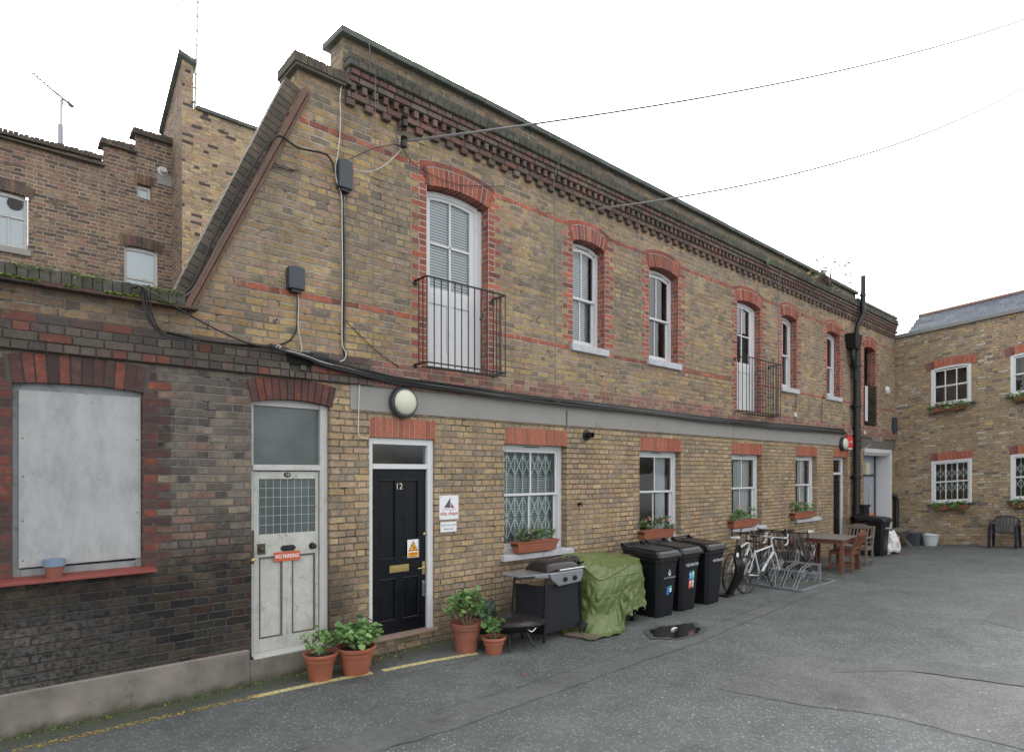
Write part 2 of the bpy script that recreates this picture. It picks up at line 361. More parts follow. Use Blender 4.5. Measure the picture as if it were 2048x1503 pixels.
def plinth_mat():
    t = NT('cement_render_plinth'); p = t.geo(); x, y, z = t.xyz(p)
    n = t.noise(p, 2.2, 5, .65); f = t.noise(p, 45, 3, .7)
    c = t.ramp(n, [(.28, (.095, .085, .075)), (.5, (.175, .158, .14)), (.72, (.25, .225, .20))])
    c = t.mix(t.M('MULTIPLY', t.sstep(t.noise(p, 7, 5, .7), .6, .7), .6), c, (.085, .08, .075))
    mo = t.M('MULTIPLY', t.sstep(t.M('ADD', z, t.M('MULTIPLY', t.noise(p, 9, 4, .7), .14)), .17, .06), .9)
    c = t.mix(mo, c, (.045, .05, .025))
    top = t.sstep(z, .335, .35)
    c = t.mix(t.M('MULTIPLY', top, .5), c, (.33, .29, .26))
    return t.finish(c, .92, 0, t.bump(t.M('ADD', f, t.M('MULTIPLY', n, 3.0)), .5, .006))
m['plinth'] = plinth_mat()

def board_mat():
    t = NT('grey_painted_board'); p = t.geo(); x, y, z = t.xyz(p)
    st = t.noise(t.comb(t.M('MULTIPLY', x, 5.0), y, t.M('MULTIPLY', z, 2.2)), 1.0, 5, .7)
    c = t.ramp(st, [(.3, (.245, .258, .262)), (.5, (.33, .342, .346)), (.7, (.39, .40, .405))])
    ch = t.M('MULTIPLY', t.sstep(t.noise(p, 26, 5, .75), .62, .68), t.sstep(t.noise(p, 2.5, 3, .6), .42, .6))
    c = t.mix(t.M('MULTIPLY', ch, .7), c, (.14, .14, .14))
    return t.finish(c, .6, 0, t.bump(t.M('SUBTRACT', t.noise(p, 30, 4, .7), t.M('MULTIPLY', ch, .8)), .35, .004))
m['board'] = board_mat()

def crackle_mat():
    t = NT('cracked_cream_paint'); p = t.geo()
    q = t.V('MULTIPLY', t.V('ADD', p, t.V('SCALE', t.noise(p, 8, 3, .6, 1), .08)), (1.0, 1.0, .62))
    e = t.vor(q, 15, 'DISTANCE_TO_EDGE')
    cr = t.M('MULTIPLY', t.sstep(e, .026, .0), t.sstep(t.noise(p, 5, 3, .6), .44, .60))
    x, y, z = t.xyz(p)
    n = t.noise(p, 6, 4, .6)
    c = t.ramp(n, [(.3, (.38, .39, .365)), (.7, (.50, .51, .475))])
    c = t.mix(t.M('MULTIPLY', t.sstep(t.noise(p, 14, 5, .7), .62, .7), .45), c, (.30, .27, .22))
    c = t.mix(t.M('MULTIPLY', cr, .8), c, (.14, .11, .08)); c = t.mix(t.M('MULTIPLY', t.sstep(t.noise(t.comb(t.M('MULTIPLY', x, 9.0), y, z), 3, 5, .75), .60, .68), .7), c, (.22, .17, .12))
    return t.finish(c, .6, 0, t.bump(t.M('SUBTRACT', 1.0, cr), .5, .003))
m['crackle'] = crackle_mat()

def tarp_mat():
    t = NT('olive_green_tarpaulin'); p = t.geo()
    n = t.noise(p, 5, 4, .65)
    c = t.ramp(n, [(.3, (.085, .125, .03)), (.6, (.112, .148, .046)), (.8, (.155, .19, .09))])
    w = t.vor(t.V('ADD', p, t.V('SCALE', t.noise(p, 3, 2, .5, 1), .2)), 11, 'F1')
    x, y, z = t.xyz(t.V('ADD', p, t.V('SCALE', t.noise(p, 2.5, 2, .5, 1), .07)))
    ln = [t.M('ABSOLUTE', t.M('SUBTRACT', t.M('FRACT', t.M('MULTIPLY', q, 4.1)), .5)) for q in (t.M('ADD', x, t.M('MULTIPLY', y, .3)), t.M('ADD', z, .12))]
    cr = t.M('MAXIMUM', t.sstep(ln[0], .05, 0), t.sstep(ln[1], .05, 0))
    h = t.M('ADD', t.M('MULTIPLY', w, .8), t.M('ADD', t.M('MULTIPLY', t.noise(p, 30, 3, .6), .25), t.M('MULTIPLY', cr, .45)))
    c = t.mix(t.M('MULTIPLY', cr, .25), c, (.25, .30, .16))
    return t.finish(c, .36, 0, t.bump(h, .75, .014))
m['tarp'] = tarp_mat()

def leaf_mat(name, a, b, dead=.05):
    t = NT(name); r = t.geo('Random Per Island')
    c = t.ramp(r, [(0, a), (.7, b), (1-dead, tuple(k*1.25 for k in b)), (1, (.22, .15, .05))])
    return t.finish(c, .5, 0, None, .35, **{'Subsurface Weight': 0.0})
m['leaf'] = leaf_mat('geranium_leaf', (.07, .15, .045), (.17, .30, .10))
m['leafd'] = leaf_mat('herb_leaf', (.05, .095, .035), (.14, .21, .09), .15)
m['leafs'] = leaf_mat('dry_shrub_leaf', (.03, .045, .02), (.09, .11, .05), .3)
m['petal'] = simple('pink_petal', (.72, .30, .30), .6, var=.2, bump=0)
m['petalr'] = simple('red_petal', (.55, .06, .07), .6, var=.2, bump=0)
m['stem'] = simple('woody_stem', (.17, .13, .085), .8)
m['mossg'] = leaf_mat('moss_tuft', (.045, .07, .015), (.13, .18, .03), .05)

def asphalt(name, tone=(.083, .088, .090), chip=(.27, .335, .31), amount=.72, scale=33.0, crack=True):
    t = NT(name); p = t.geo(); x, y, z = t.xyz(p)
    big = t.noise(p, .35, 5, .6); mid = t.noise(p, 2.3, 5, .65); fine = t.noise(p, 130, 3, .7)
    k = t.M('MULTIPLY', t.M('MULTIPLY_ADD', big, 1.1, .48), t.M('MULTIPLY_ADD', mid, .9, .56)); k = t.M('MULTIPLY', k, t.M('MULTIPLY_ADD', t.noise(p, 14, 4, .7), .9, .57))
    k = t.M('MULTIPLY', k, t.M('MULTIPLY_ADD', fine, 1.5, .27))
    c = t.mix(1.0, tone, t.comb(k, k, k), 'MULTIPLY')
    v = t.node('ShaderNodeTexVoronoi'); v.inputs['Scale'].default_value = scale; t.put(v.inputs['Vector'], t.V('ADD', p, t.V('SCALE', t.noise(p, 60, 2, .5, 1), .01)))
    vr, vg, vb = t.xyz(v.outputs['Color'])
    on = t.M('MULTIPLY', t.M('GREATER_THAN', vr, 1-amount), t.sstep(v.outputs['Distance'], .37, .27))
    on = t.M('MULTIPLY', on, t.sstep(t.M('ADD', mid, t.M('MULTIPLY', vg, .6)), .38, .80))
    c = t.mix(t.M('MULTIPLY', on, .9), c, t.mix(vb, tuple(q*.55 for q in chip), chip))
    lit = t.M('MULTIPLY', t.M('GREATER_THAN', t.wn(v.outputs['Color']), .993), t.sstep(v.outputs['Distance'], .35, .25))
    c = t.mix(lit, c, (.40, .41, .40))
    # damp dark stains and green growth
    c = t.mix(t.M('MULTIPLY', t.sstep(t.noise(p, .9, 6, .75), .54, .70), .55), c, (.048, .050, .051))
    nearwall = t.sstep(t.M('ADD', y, t.M('MULTIPLY', mid, .35)), -.32, .02)
    c = t.mix(t.M('MULTIPLY', nearwall, .75), c, (.055, .065, .035))
    gr = t.M('MULTIPLY', t.sstep(t.noise(p, 1.7, 6, .8), .60, .70), .25)
    c = t.mix(gr, c, (.075, .085, .05))
    h = t.M('ADD', t.M('MULTIPLY', fine, .6), t.M('MULTIPLY', t.sstep(v.outputs['Distance'], .45, .1), .8))
    return t.finish(c, .82, 0, t.bump(h, .7, .005), .4)
m['asphalt'] = asphalt('asphalt')
m['trench'] = asphalt('trench_tarmac', (.092, .096, .097), (.20, .22, .22), .25, 50.0)
m['patchr'] = asphalt('reddish_tarmac', (.092, .091, .094), (.27, .265, .262), .7, 36.0)
m['patchd'] = asphalt('dark_tarmac', (.077, .080, .082), (.20, .23, .225), .5, 38.0)
m['crack'] = simple('crack_dirt', (.05, .052, .047), .98, var=.4, scale=3, bump=.5, dirt=.4, dirtc=(.07, .085, .035))
def yellow_mat():
    t = NT('worn_yellow_line'); p = t.geo(); x, y, z = t.xyz(p)
    n = t.noise(p, 38, 5, .75)
    c = t.mix(t.sstep(n, .35, .6), (.42, .36, .16), (.60, .53, .28))
    thr = t.M('MULTIPLY_ADD', t.sstep(x, 2.25, 2.0), .12, .44)
    worn = t.M('GREATER_THAN', t.M('ADD', n, t.M('MULTIPLY', t.noise(p, 3, 2), .04)), thr)
    c = t.mix(t.sstep(x, 2.3, 2.0), c, (.45, .31, .05))
    b = t.node('ShaderNodeBsdfPrincipled'); t.put(b.inputs[0], c); b.inputs['Roughness'].default_value = .8
    tr = t.node('ShaderNodeBsdfTransparent'); mx = t.node('ShaderNodeMixShader')
    t.put(mx.inputs[0], worn); t.t.links.new(tr.outputs[0], mx.inputs[1]); t.t.links.new(b.outputs[0], mx.inputs[2])
    t.t.links.new(mx.outputs[0], t.out.inputs[0]); return t.m
m['yellow'] = yellow_mat()
def water_mat():
    t = NT('puddle_water'); p = t.geo()
    return t.finish((.02, .02, .02), .04, 0, t.bump(t.noise(p, 9, 2), .04, .01), .6)
m['water'] = water_mat()

# ---------------------------------------------------------------- mesh helpers
class MB:
    def __init__(s): s.v = []; s.f = []; s.mi = []; s.cur = 0
    def add(s, vs, fs):
        b = len(s.v); s.v += [tuple(q) for q in vs]; s.f += [tuple(b+i for i in f) for f in fs]; s.mi += [s.cur]*len(fs)
    def box(s, x0, x1, y0, y1, z0, z1):
        s.add([(x0,y0,z0),(x1,y0,z0),(x1,y1,z0),(x0,y1,z0),(x0,y0,z1),(x1,y0,z1),(x1,y1,z1),(x0,y1,z1)],
              [(0,3,2,1),(4,5,6,7),(0,1,5,4),(1,2,6,5),(2,3,7,6),(3,0,4,7)])
    def hexa(s, p):                          # 8 corners, bottom four then top four
        s.add(p, [(0,3,2,1),(4,5,6,7),(0,1,5,4),(1,2,6,5),(2,3,7,6),(3,0,4,7)])
    def prism(s, poly, ax, a, b):            # polygon in the plane across axis ax, from a to b
        def P(q, t): return {'y': (q[0], t, q[1]), 'x': (t, q[0], q[1]), 'z': (q[0], q[1], t)}[ax]
        n = len(poly)
        s.add([P(q, a) for q in poly]+[P(q, b) for q in poly],
              [tuple(range(n)), tuple(range(2*n-1, n-1, -1))]+[(i, i+n, (i+1) % n+n, (i+1) % n) for i in range(n)])
    def quad(s, a, b, c, d): s.add([a, b, c, d], [(0, 1, 2, 3)])
    def tube(s, pts, r, n=6, cap=True, r2=None):
        pts = [Vector(p) for p in pts]; k = len(pts); rings = []
        up = None
        for i, p in enumerate(pts):
            d = (pts[min(i+1, k-1)]-pts[max(i-1, 0)])
            if d.length < 1e-9: d = Vector((0, 0, 1))
            d.normalize()
            if up is None:
                up = Vector((0, 0, 1)) if abs(d.z) < .9 else Vector((1, 0, 0))
            a = d.cross(up)
            if a.length < 1e-6: a = d.cross(Vector((1, .1, 0)))
            a.normalize(); b = d.cross(a).normalized(); up = a.cross(d).normalized()
            rr = r if r2 is None else r+(r2-r)*i/(k-1)
            rings.append([p+a*rr*math.cos(2*PI*j/n)+b*rr*math.sin(2*PI*j/n) for j in range(n)])
        vs = [q for ring in rings for q in ring]
        fs = [(i*n+j, i*n+(j+1) % n, (i+1)*n+(j+1) % n, (i+1)*n+j) for i in range(k-1) for j in range(n)]
        if cap: fs += [tuple(range(n-1, -1, -1)), tuple((k-1)*n+j for j in range(n))]
        s.add(vs, fs)
    def lathe(s, prof, c=(0, 0, 0), n=20, ax='z', sq=None):
        vs = []; k = len(prof)
        for r, h in prof:
            for j in range(n):
                a = 2*PI*j/n; ca, sa = math.cos(a), math.sin(a)
                if sq:
                    q = (abs(ca)**sq+abs(sa)**sq)**(-1/sq); ca *= q; sa *= q
                if ax == 'z': vs.append((c[0]+r*ca, c[1]+r*sa, c[2]+h))
                elif ax == 'y': vs.append((c[0]+r*ca, c[1]+h, c[2]+r*sa))
                else: vs.append((c[0]+h, c[1]+r*ca, c[2]+r*sa))
        fs = [(i*n+j, i*n+(j+1) % n, (i+1)*n+(j+1) % n, (i+1)*n+j) for i in range(k-1) for j in range(n)]
        fs += [tuple(range(n-1, -1, -1)), tuple((k-1)*n+j for j in range(n))]
        s.add(vs, fs)
    def bar(s, a, b, w, h, roll=None):       # rectangular bar between two points
        a, b = Vector(a), Vector(b); d = (b-a).normalized()
        up = Vector(roll) if roll else (Vector((0, 0, 1)) if abs(d.z) < .95 else Vector((0, 1, 0)))
        sx = d.cross(up).normalized()*w/2; sz = sx.cross(d).normalized()*h/2
        s.hexa([a-sx-sz, a+sx-sz, b+sx-sz, b-sx-sz, a-sx+sz, a+sx+sz, b+sx+sz, b-sx+sz])

ORG = {}
def setp(o, label=None, cat=None, group=None, kind=None):
    if label: o['label'] = label
    if cat: o['category'] = cat
    if group: o['group'] = group
    if kind: o['kind'] = kind
    return o
def thing(name, label, cat, loc=(0, 0, 0), rz=0.0, group=None, local=False):
    o = bpy.data.objects.new(name, None); COL.objects.link(o); o.empty_display_size = .1
    o.location = loc; o.rotation_euler = (0, 0, rz)
    ORG[o.name] = Vector((0, 0, 0)) if local else Vector(loc)
    return setp(o, label, cat, group)
def mk(name, mb, mats, parent=None, bevel=0, smooth=False, org=None, fix=True, seg=2):
    off = ORG[parent.name] if parent else Vector(org or (0, 0, 0))
    me = bpy.data.meshes.new(name)
    me.from_pydata([(v[0]-off[0], v[1]-off[1], v[2]-off[2]) for v in mb.v], [], mb.f)
    mats = mats if isinstance(mats, (list, tuple)) else [mats]
    for q in mats: me.materials.append(q)
    me.polygons.foreach_set('material_index', mb.mi)
    if fix or smooth:
        bm = bmesh.new(); bm.from_mesh(me)
        bmesh.ops.recalc_face_normals(bm, faces=bm.faces)
        if smooth:
            for f in bm.faces: f.smooth = True
            for e in bm.edges:
                if len(e.link_faces) == 2 and e.calc_face_angle(0) > .7: e.smooth = False
        bm.to_mesh(me); bm.free()
    me.update()
    o = bpy.data.objects.new(name, me); COL.objects.link(o)
    if parent: o.parent = parent; ORG[o.name] = ORG[parent.name]
    else: o.location = off; ORG[o.name] = off
    if bevel:
        md = o.modifiers.new('edge', 'BEVEL'); md.width = bevel; md.segments = seg; md.limit_method = 'ANGLE'; md.angle_limit = .6
    return o
def solo(name, mb, mats, label, cat, group=None, org=None, **kw):
    if org is None:
        xs = [v[0] for v in mb.v]; ys = [v[1] for v in mb.v]; zs = [v[2] for v in mb.v]
        org = ((min(xs)+max(xs))/2, (min(ys)+max(ys))/2, min(zs))
    return setp(mk(name, mb, mats, org=org, **kw), label, cat, group)
def struct(name, mb, mats, kind='structure', **kw):
    return setp(mk(name, mb, mats, **kw), None, None, None, kind)

def text(name, body, size, mat, parent, loc, ext=.0006, align='CENTER', rot=(PI/2, 0, 0), sx=1.0, shear=0, bold=0, space=1.0):
    """lettering as a mesh; lies in the x-z plane facing -y unless rotated; loc in the parent's local coordinates if the parent is local"""
    cu = bpy.data.curves.new(name, 'FONT'); cu.body = body; cu.size = size; cu.extrude = ext
    cu.align_x = align; cu.align_y = 'CENTER'; cu.shear = shear; cu.offset = bold; cu.space_character = space
    cu.resolution_u = 3
    tmp = bpy.data.objects.new(name, cu); COL.objects.link(tmp)
    dg = bpy.context.evaluated_depsgraph_get()
    me = bpy.data.meshes.new_from_object(tmp.evaluated_get(dg))
    bpy.data.objects.remove(tmp)
    M_ = Matrix.Translation(Vector(loc)-ORG[parent.name]) @ (Matrix.Rotation(rot[2], 4, 'Z') @ Matrix.Rotation(rot[1], 4, 'Y') @ Matrix.Rotation(rot[0], 4, 'X')) @ Matrix.Diagonal((sx, 1, 1, 1))
    me.transform(M_)
    me.materials.clear(); me.materials.append(mat)
    o = bpy.data.objects.new(name, me); COL.objects.link(o); o.parent = parent; ORG[o.name] = ORG[parent.name]
    return o

def catmull(pts, n=6):
    P = [Vector(p) for p in pts]; P = [2*P[0]-P[1]]+P+[2*P[-1]-P[-2]]; out = []
    for i in range(1, len(P)-2):
        a, b, c, d = P[i-1:i+3]
        for k in range(n):
            t = k/n
            out.append(.5*((2*b)+(c-a)*t+(2*a-5*b+4*c-d)*t*t+(3*b-a-3*c+d)*t**3))
    out.append(P[-2]); return out

# ---------------------------------------------------------------- ground
def sheet(poly, z, name, mat, kind='structure', sub=0):
    bm = bmesh.new(); vs = [bm.verts.new((p[0], p[1], gz(p[0], p[1])+z)) for p in poly]
    bm.faces.new(vs); bmesh.ops.triangulate(bm, faces=bm.faces)
    me = bpy.data.meshes.new(name); bm.to_mesh(me); bm.free()
    if me.polygons[0].normal.z < 0: me.flip_normals()
    me.materials.append(mat); o = bpy.data.objects.new(name, me); COL.objects.link(o); o['kind'] = kind
    return o
g = MB()
gx = [-300, -60, -20, -6]+[i*1.0 for i in range(-4, 27)]+[40, 100, 400]
gy = [-300, -60, -25, -12]+[-6+i*.5 for i in range(0, 14)]+[2, 6, 20, 80, 400]
for y in gy:
    for x in gx: g.v.append((x, y, gz(x, y)))
nxx = len(gx)
for j in range(len(gy)-1):
    for i in range(nxx-1):
        g.f.append((j*nxx+i, j*nxx+i+1, (j+1)*nxx+i+1, (j+1)*nxx+i)); g.mi.append(0)
struct('ground', g, m['asphalt'], fix=False)

def wob(a, b, amp, n):                      # ragged line between two ground points
    a, b = Vector(a), Vector(b); d = b-a; nrm = Vector((-d.y, d.x)).normalized(); out = []
    for i in range(n+1):
        t = i/n; out.append(a+d*t+nrm*amp*(mnoise.noise(Vector((a.x+t*9.1, a.y, t*7)))*1.2))
    return out
def path2(pts, amp, n=8):
    out = []
    for i in range(len(pts)-1): out += wob(pts[i], pts[i+1], amp, n)[:-1]
    return out+[Vector(pts[-1])]
g2 = lambda px, py: G(px, py).to_2d()
upper = [g2(560, 1512), g2(820, 1437), g2(1024, 1378), g2(1200, 1322), g2(1300, 1290), g2(1400, 1262), g2(1500, 1222), g2(1600, 1184), g2(1668, 1160)]
lower = [g2(720, 1512), g2(900, 1460), g2(1024, 1415), g2(1160, 1368), g2(1290, 1320), g2(1400, 1284), g2(1500, 1240), g2(1610, 1195), g2(1700, 1162)]
U_ = path2(upper, .025); L_ = path2(lower, .03)
sheet([*U_, *reversed(L_)], .004, 'tarmac_trench', m['trench'])
red_poly = path2([g2(1440, 1378), g2(1560, 1312), g2(1800, 1340), g2(2060, 1376), g2(2200, 1400), g2(2200, 1520), g2(2048, 1500), g2(1780, 1432), g2(1600, 1408), g2(1440, 1378)], .03)
sheet(red_poly[:-1], .0045, 'tarmac_patch', m['patchr'])
dk = path2([g2(1960, 1240), g2(2048, 1196), g2(2200, 1160), g2(2200, 1290), g2(2048, 1262), g2(1960, 1240)], .04)
sheet(dk[:-1], .004, 'tarmac_patch', m['patchd'])
dk = path2([g2(1660, 1345), g2(1840, 1320), g2(2060, 1344), g2(2060, 1374), g2(1820, 1342), g2(1660, 1345)], .02)
sheet(dk[:-1], .008, 'tarmac_patch', m['patchd'])
def crack(pts, w, name='pavement_crack', amp=.03, z=.0085):
    c = path2(pts, amp, 12); a, b = [], []
    for i, p in enumerate(c):
        d = (c[min(i+1, len(c)-1)]-c[max(i-1, 0)]).normalized(); q = Vector((-d.y, d.x))
        ww = w*.62*(.15+1.3*abs(mnoise.noise(Vector((p.x*5, p.y*5, 1.3)))))
        a.append(p+q*ww); b.append(p-q*ww)
    mb = MB(); n = len(a)
    for p in a+b: mb.v.append((p.x, p.y, gz(p.x, p.y)+z))
    for i in range(n-1): mb.f.append((i, i+1, n+i+1, n+i)); mb.mi.append(0)
    o = struct(name, mb, m['crack'], fix=False)
    if o.data.polygons[0].normal.z < 0: o.data.flip_normals()
crack(upper, .009, amp=.025); crack(lower, .005, amp=.03)
crack([g2(1560, 1305), g2(1700, 1320)], .005)
crack([g2(1380, 1225), g2(1520, 1250), g2(1700, 1283), g2(1850, 1310), g2(2060, 1340)], .009)
crack([g2(1660, 1345), g2(1700, 1308)], .006)
crack([g2(1180, 1288), g2(1240, 1272), g2(1310, 1290)], .006)
crack([g2(760, 1325), g2(800, 1356), g2(830, 1342), g2(960, 1318)], .010)
crack([g2(1310, 1215), g2(1420, 1232), g2(1480, 1218)], .006)
crack([g2(1560, 1165), g2(1640, 1178), g2(1800, 1195), g2(2048, 1215)], .007)
crack([g2(2048, 1180), g2(1960, 1250), g2(2010, 1290)], .008)
# worn yellow line close to the wall
yl = [g2(20, 1503), g2(270, 1446), g2(505, 1394), g2(660, 1361), g2(745, 1345)]
def ribbon(pts, w, name, mat, z, amp=.006):
    c = path2(pts, amp, 10); mb = MB(); n = len(c)
    for sgn in (1, -1):
        for i, p in enumerate(c):
            d = (c[min(i+1, n-1)]-c[max(i-1, 0)]).normalized(); q = Vector((-d.y, d.x))*sgn*w*(1+.15*mnoise.noise(Vector((p.x*14, sgn*3, 0))))
            mb.v.append((p.x+q.x, p.y+q.y, gz(p.x, p.y)+z))
    for i in range(n-1): mb.f.append((i, i+1, n+i+1, n+i)); mb.mi.append(0)
    o = struct(name, mb, mat, fix=False)
    if o.data.polygons[0].normal.z < 0: o.data.flip_normals()
    return o
ribbon(yl, .045, 'road_marking', m['yellow'], .005)
ribbon([g2(765, 1341), g2(860, 1322), g2(955, 1306)], .045, 'road_marking', m['yellow'], .005)
# puddle
pc = g2(1353, 1262); pp = []
for k in range(90):
    a = 2*PI*k/90; d = 1+.34*mnoise.noise(Vector((math.cos(a)*1.7, math.sin(a)*1.7, 2)))+.10*mnoise.noise(Vector((math.cos(a)*6, math.sin(a)*6, 5)))
    pp.append(pc+Vector((math.cos(a)*.44*d, math.sin(a)*.24*d)))
sheet(pp, .0125, 'puddle', m['water'])
pp2 = [pc+(p-pc)*(1.22+.10*mnoise.noise(Vector((k*.4, 3, 1)))) for k, p in enumerate(pp)]
sheet(pp2, .0095, 'wet_tarmac', simple('wet_tarmac', (.068, .071, .072), .5, var=.3, bump=.4))

# ---------------------------------------------------------------- walls
C_ = .0775
def wall_panels(mb, xs, bottom, top, ops, y=0.0, rev=.14, rmi=1, wmi=0, xf=None):
    """front face cut round the openings (x0,x1,z0,z1,rmi?) with reveals running back"""
    xf = xf or (lambda x, y, z: (x, y, z))
    cuts = sorted(set(xs+[o[0] for o in ops]+[o[1] for o in ops]))
    for xa, xb in zip(cuts, cuts[1:]):
        xm = (xa+xb)/2
        holes = sorted([(o[2], o[3]) for o in ops if o[0] <= xm <= o[1]])
        z = bottom; mb.cur = wmi
        for h0, h1 in holes:
            if h0 > z+1e-4: mb.quad(xf(xa, y, z), xf(xb, y, z), xf(xb, y, h0), xf(xa, y, h0))
            z = h1
        mb.quad(xf(xa, y, z), xf(xb, y, z), xf(xb, y, top(xb-1e-5)), xf(xa, y, top(xa+1e-5)))
    for o in ops:
        x0, x1, z0, z1 = o[:4]; d = o[4] if len(o) > 4 else rev; mb.cur = o[5] if len(o) > 5 else rmi
        mb.quad(xf(x0, y, z0), xf(x0, y+d, z0), xf(x0, y+d, z1), xf(x0, y, z1))
        mb.quad(xf(x1, y, z0), xf(x1, y+d, z0), xf(x1, y+d, z1), xf(x1, y, z1))
        mb.quad(xf(x0, y, z0), xf(x1, y, z0), xf(x1, y+d, z0), xf(x0, y+d, z0))
        mb.quad(xf(x0, y, z1), xf(x1, y, z1), xf(x1, y+d, z1), xf(x0, y+d, z1))
    mb.cur = 0

def lerp_top(pts):
    def f(x):
        for (a, za), (b, zb) in zip(pts, pts[1:]):
            if a <= x <= b: return za+(zb-za)*(x-a)/(b-a) if b > a else zb
        return pts[0][1] if x < pts[0][0] else pts[-1][1]
    return f

# openings of the long house (x0, x1, z0, spring, rise)
UP = [  # upper windows: x0,x1,zbottom,spring
    ('french', 4.358, 5.342, 3.43, 5.64), ('sash', 7.008, 7.755, 4.07, 5.625), ('sash', 8.94, 9.819, 4.08, 5.64),
    ('french', 11.947, 12.958, 3.40, 5.622), ('sash', 13.967, 14.721, 4.06, 5.65), ('sash', 16.475, 17.292, 4.07, 5.66),
    ('tall', 19.022, 19.909, 3.44, 5.61)]
RISE = .068
LOW = [(5.628, 6.878, .99, 2.507), (8.673, 9.916, .965, 2.487), (11.739, 13.026, .985, 2.492), (14.668, 15.87, 1.03, 2.512)]
ZB = 3.10                                    # underside of the projecting string course
house = thing('mews_house', 'long two-storey yellow brick mews house with red window surrounds and dogtooth cornice', 'house', (11.6, 0, 0))
ops = []
for kd, x0, x1, z0, sp in UP: ops.append((x0, x1, z0, sp+RISE+.01, .22, 1))
for x0, x1, z0, z1 in LOW: ops.append((x0, x1, z0, z1, .30, 0))
D14 = (2.253, 3.095, .235, 2.95); D12 = (3.572, 4.48, .16, 2.52)
ops += [(*D14, .14, 0), (*D12, .14, 0), (16.886, 17.822, .03, 2.52, .30, 0), (19.02, 21.20, .0, 2.70, .45, 0)]
top_pts = [(1.70, 3.70), (2.72, 6.20), (2.73, 6.40), (3.24, 6.40), (3.25, 6.96), (18.40, 6.96), (18.401, 6.82), (21.6, 6.80)]
wb = MB()
# low part right of x=1.70 with the raking edge
def htop(x):
    return lerp_top(top_pts)(x)
wall_panels(wb, [1.70, 2.72, 2.73, 3.24, 3.25, 18.40, 18.401, 21.6], -.3, htop, ops)
wb.cur = 0
# back of the parapet, roof, sides so no light leaks in
wb.quad((3.25, .33, 6.1), (21.6, .33, 6.1), (21.6, .33, 6.96), (3.25, .33, 6.96))
wb.quad((3.25, 0, 6.96), (3.25, .33, 6.96), (3.25, .33, 6.1), (3.25, 0, 6.1))
wb.quad((21.6, .3, -.3), (21.6, 5.5, -.3), (21.6, 5.5, 6.96), (21.6, 0, 6.96)); wb.quad((2.73, 0, 6.40), (2.73, .33, 6.40), (2.73, .33, 6.05), (2.73, 0, 6.05))
wb.quad((2.73, .33, 6.40), (3.25, .33, 6.40), (3.25, .33, 6.1), (2.73, .33, 6.1))
wb.quad((5.3, 5.5, 0), (21.6, 5.5, 0), (21.6, 5.5, 6.3), (5.3, 5.5, 6.3)); wb.quad((3.0, .3, 0), (5.3, 5.5, 0), (5.3, 5.5, 6.3), (3.25, .3, 6.3)); wb.quad((1.70, .33, 3.3), (3.0, .33, 3.3), (3.25, .33, 6.2), (2.72, .33, 6.2))
mk('wall', wb, [m['brick'], m['brick_red']], house, fix=False)
rf = MB()
rf.quad((2.75, .3, 6.25), (21.6, .3, 6.25), (21.6, 5.5, 6.25), (5.3, 5.5, 6.25))
rf.quad((1.70, .32, 3.38), (3.1, .32, 3.38), (5.3, 5.5, 3.38), (1.70, 5.5, 3.38))
mk('roof', rf, m['slate'], house, fix=False)
inn = MB()
inn.quad((1.7, .95, 0), (21.6, .95, 0), (21.6, .95, 2.95), (1.7, .95, 2.95))
inn.box(1.7, 21.6, .3, 1.6, 2.96, 3.06)
inn.quad((1.7, .3, .05), (21.6, .3, .05), (21.6, 1.6, .05), (1.7, 1.6, .05))
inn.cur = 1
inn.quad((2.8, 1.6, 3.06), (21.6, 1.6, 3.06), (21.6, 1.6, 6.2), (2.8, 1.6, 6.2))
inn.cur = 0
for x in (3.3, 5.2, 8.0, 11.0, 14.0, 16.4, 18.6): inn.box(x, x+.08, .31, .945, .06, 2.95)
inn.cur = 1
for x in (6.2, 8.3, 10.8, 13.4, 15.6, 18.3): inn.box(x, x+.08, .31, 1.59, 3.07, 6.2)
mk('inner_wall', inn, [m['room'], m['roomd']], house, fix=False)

# ---- red dressings, brick by brick
def put_brick(mb, x0, x1, z0, z1, y, j=.0065, rnd=.0015):
    a = lambda: R.uniform(-rnd, rnd)
    y = y+R.uniform(-.0015, .0015)
    mb.hexa([(x0+j+a(), y, z0+j+a()), (x1-j+a(), y, z0+j+a()), (x1-j+a(), y+.03, z0+j), (x0+j+a(), y+.03, z0+j),
             (x0+j+a(), y, z1-j+a()), (x1-j+a(), y, z1-j+a()), (x1-j, y+.03, z1-j), (x0+j, y+.03, z1-j)])
def course(mb, x0, x1, z0, h, y, L=.2275, j=.005, depth=.03):
    x = x0-R.uniform(0, L)
    while x < x1:
        a, b = max(x, x0), min(x+L, x1)
        if b-a > .03:
            yy = y+R.uniform(-.003, .003)
            mb.hexa([(a+j, yy, z0+j), (b-j, yy, z0+j), (b-j, y+depth, z0+j), (a+j, y+depth, z0+j),
                     (a+j, yy, z0+h-j), (b-j, yy, z0+h-j), (b-j, y+depth, z0+h-j), (a+j, y+depth, z0+h-j)])
        x += L
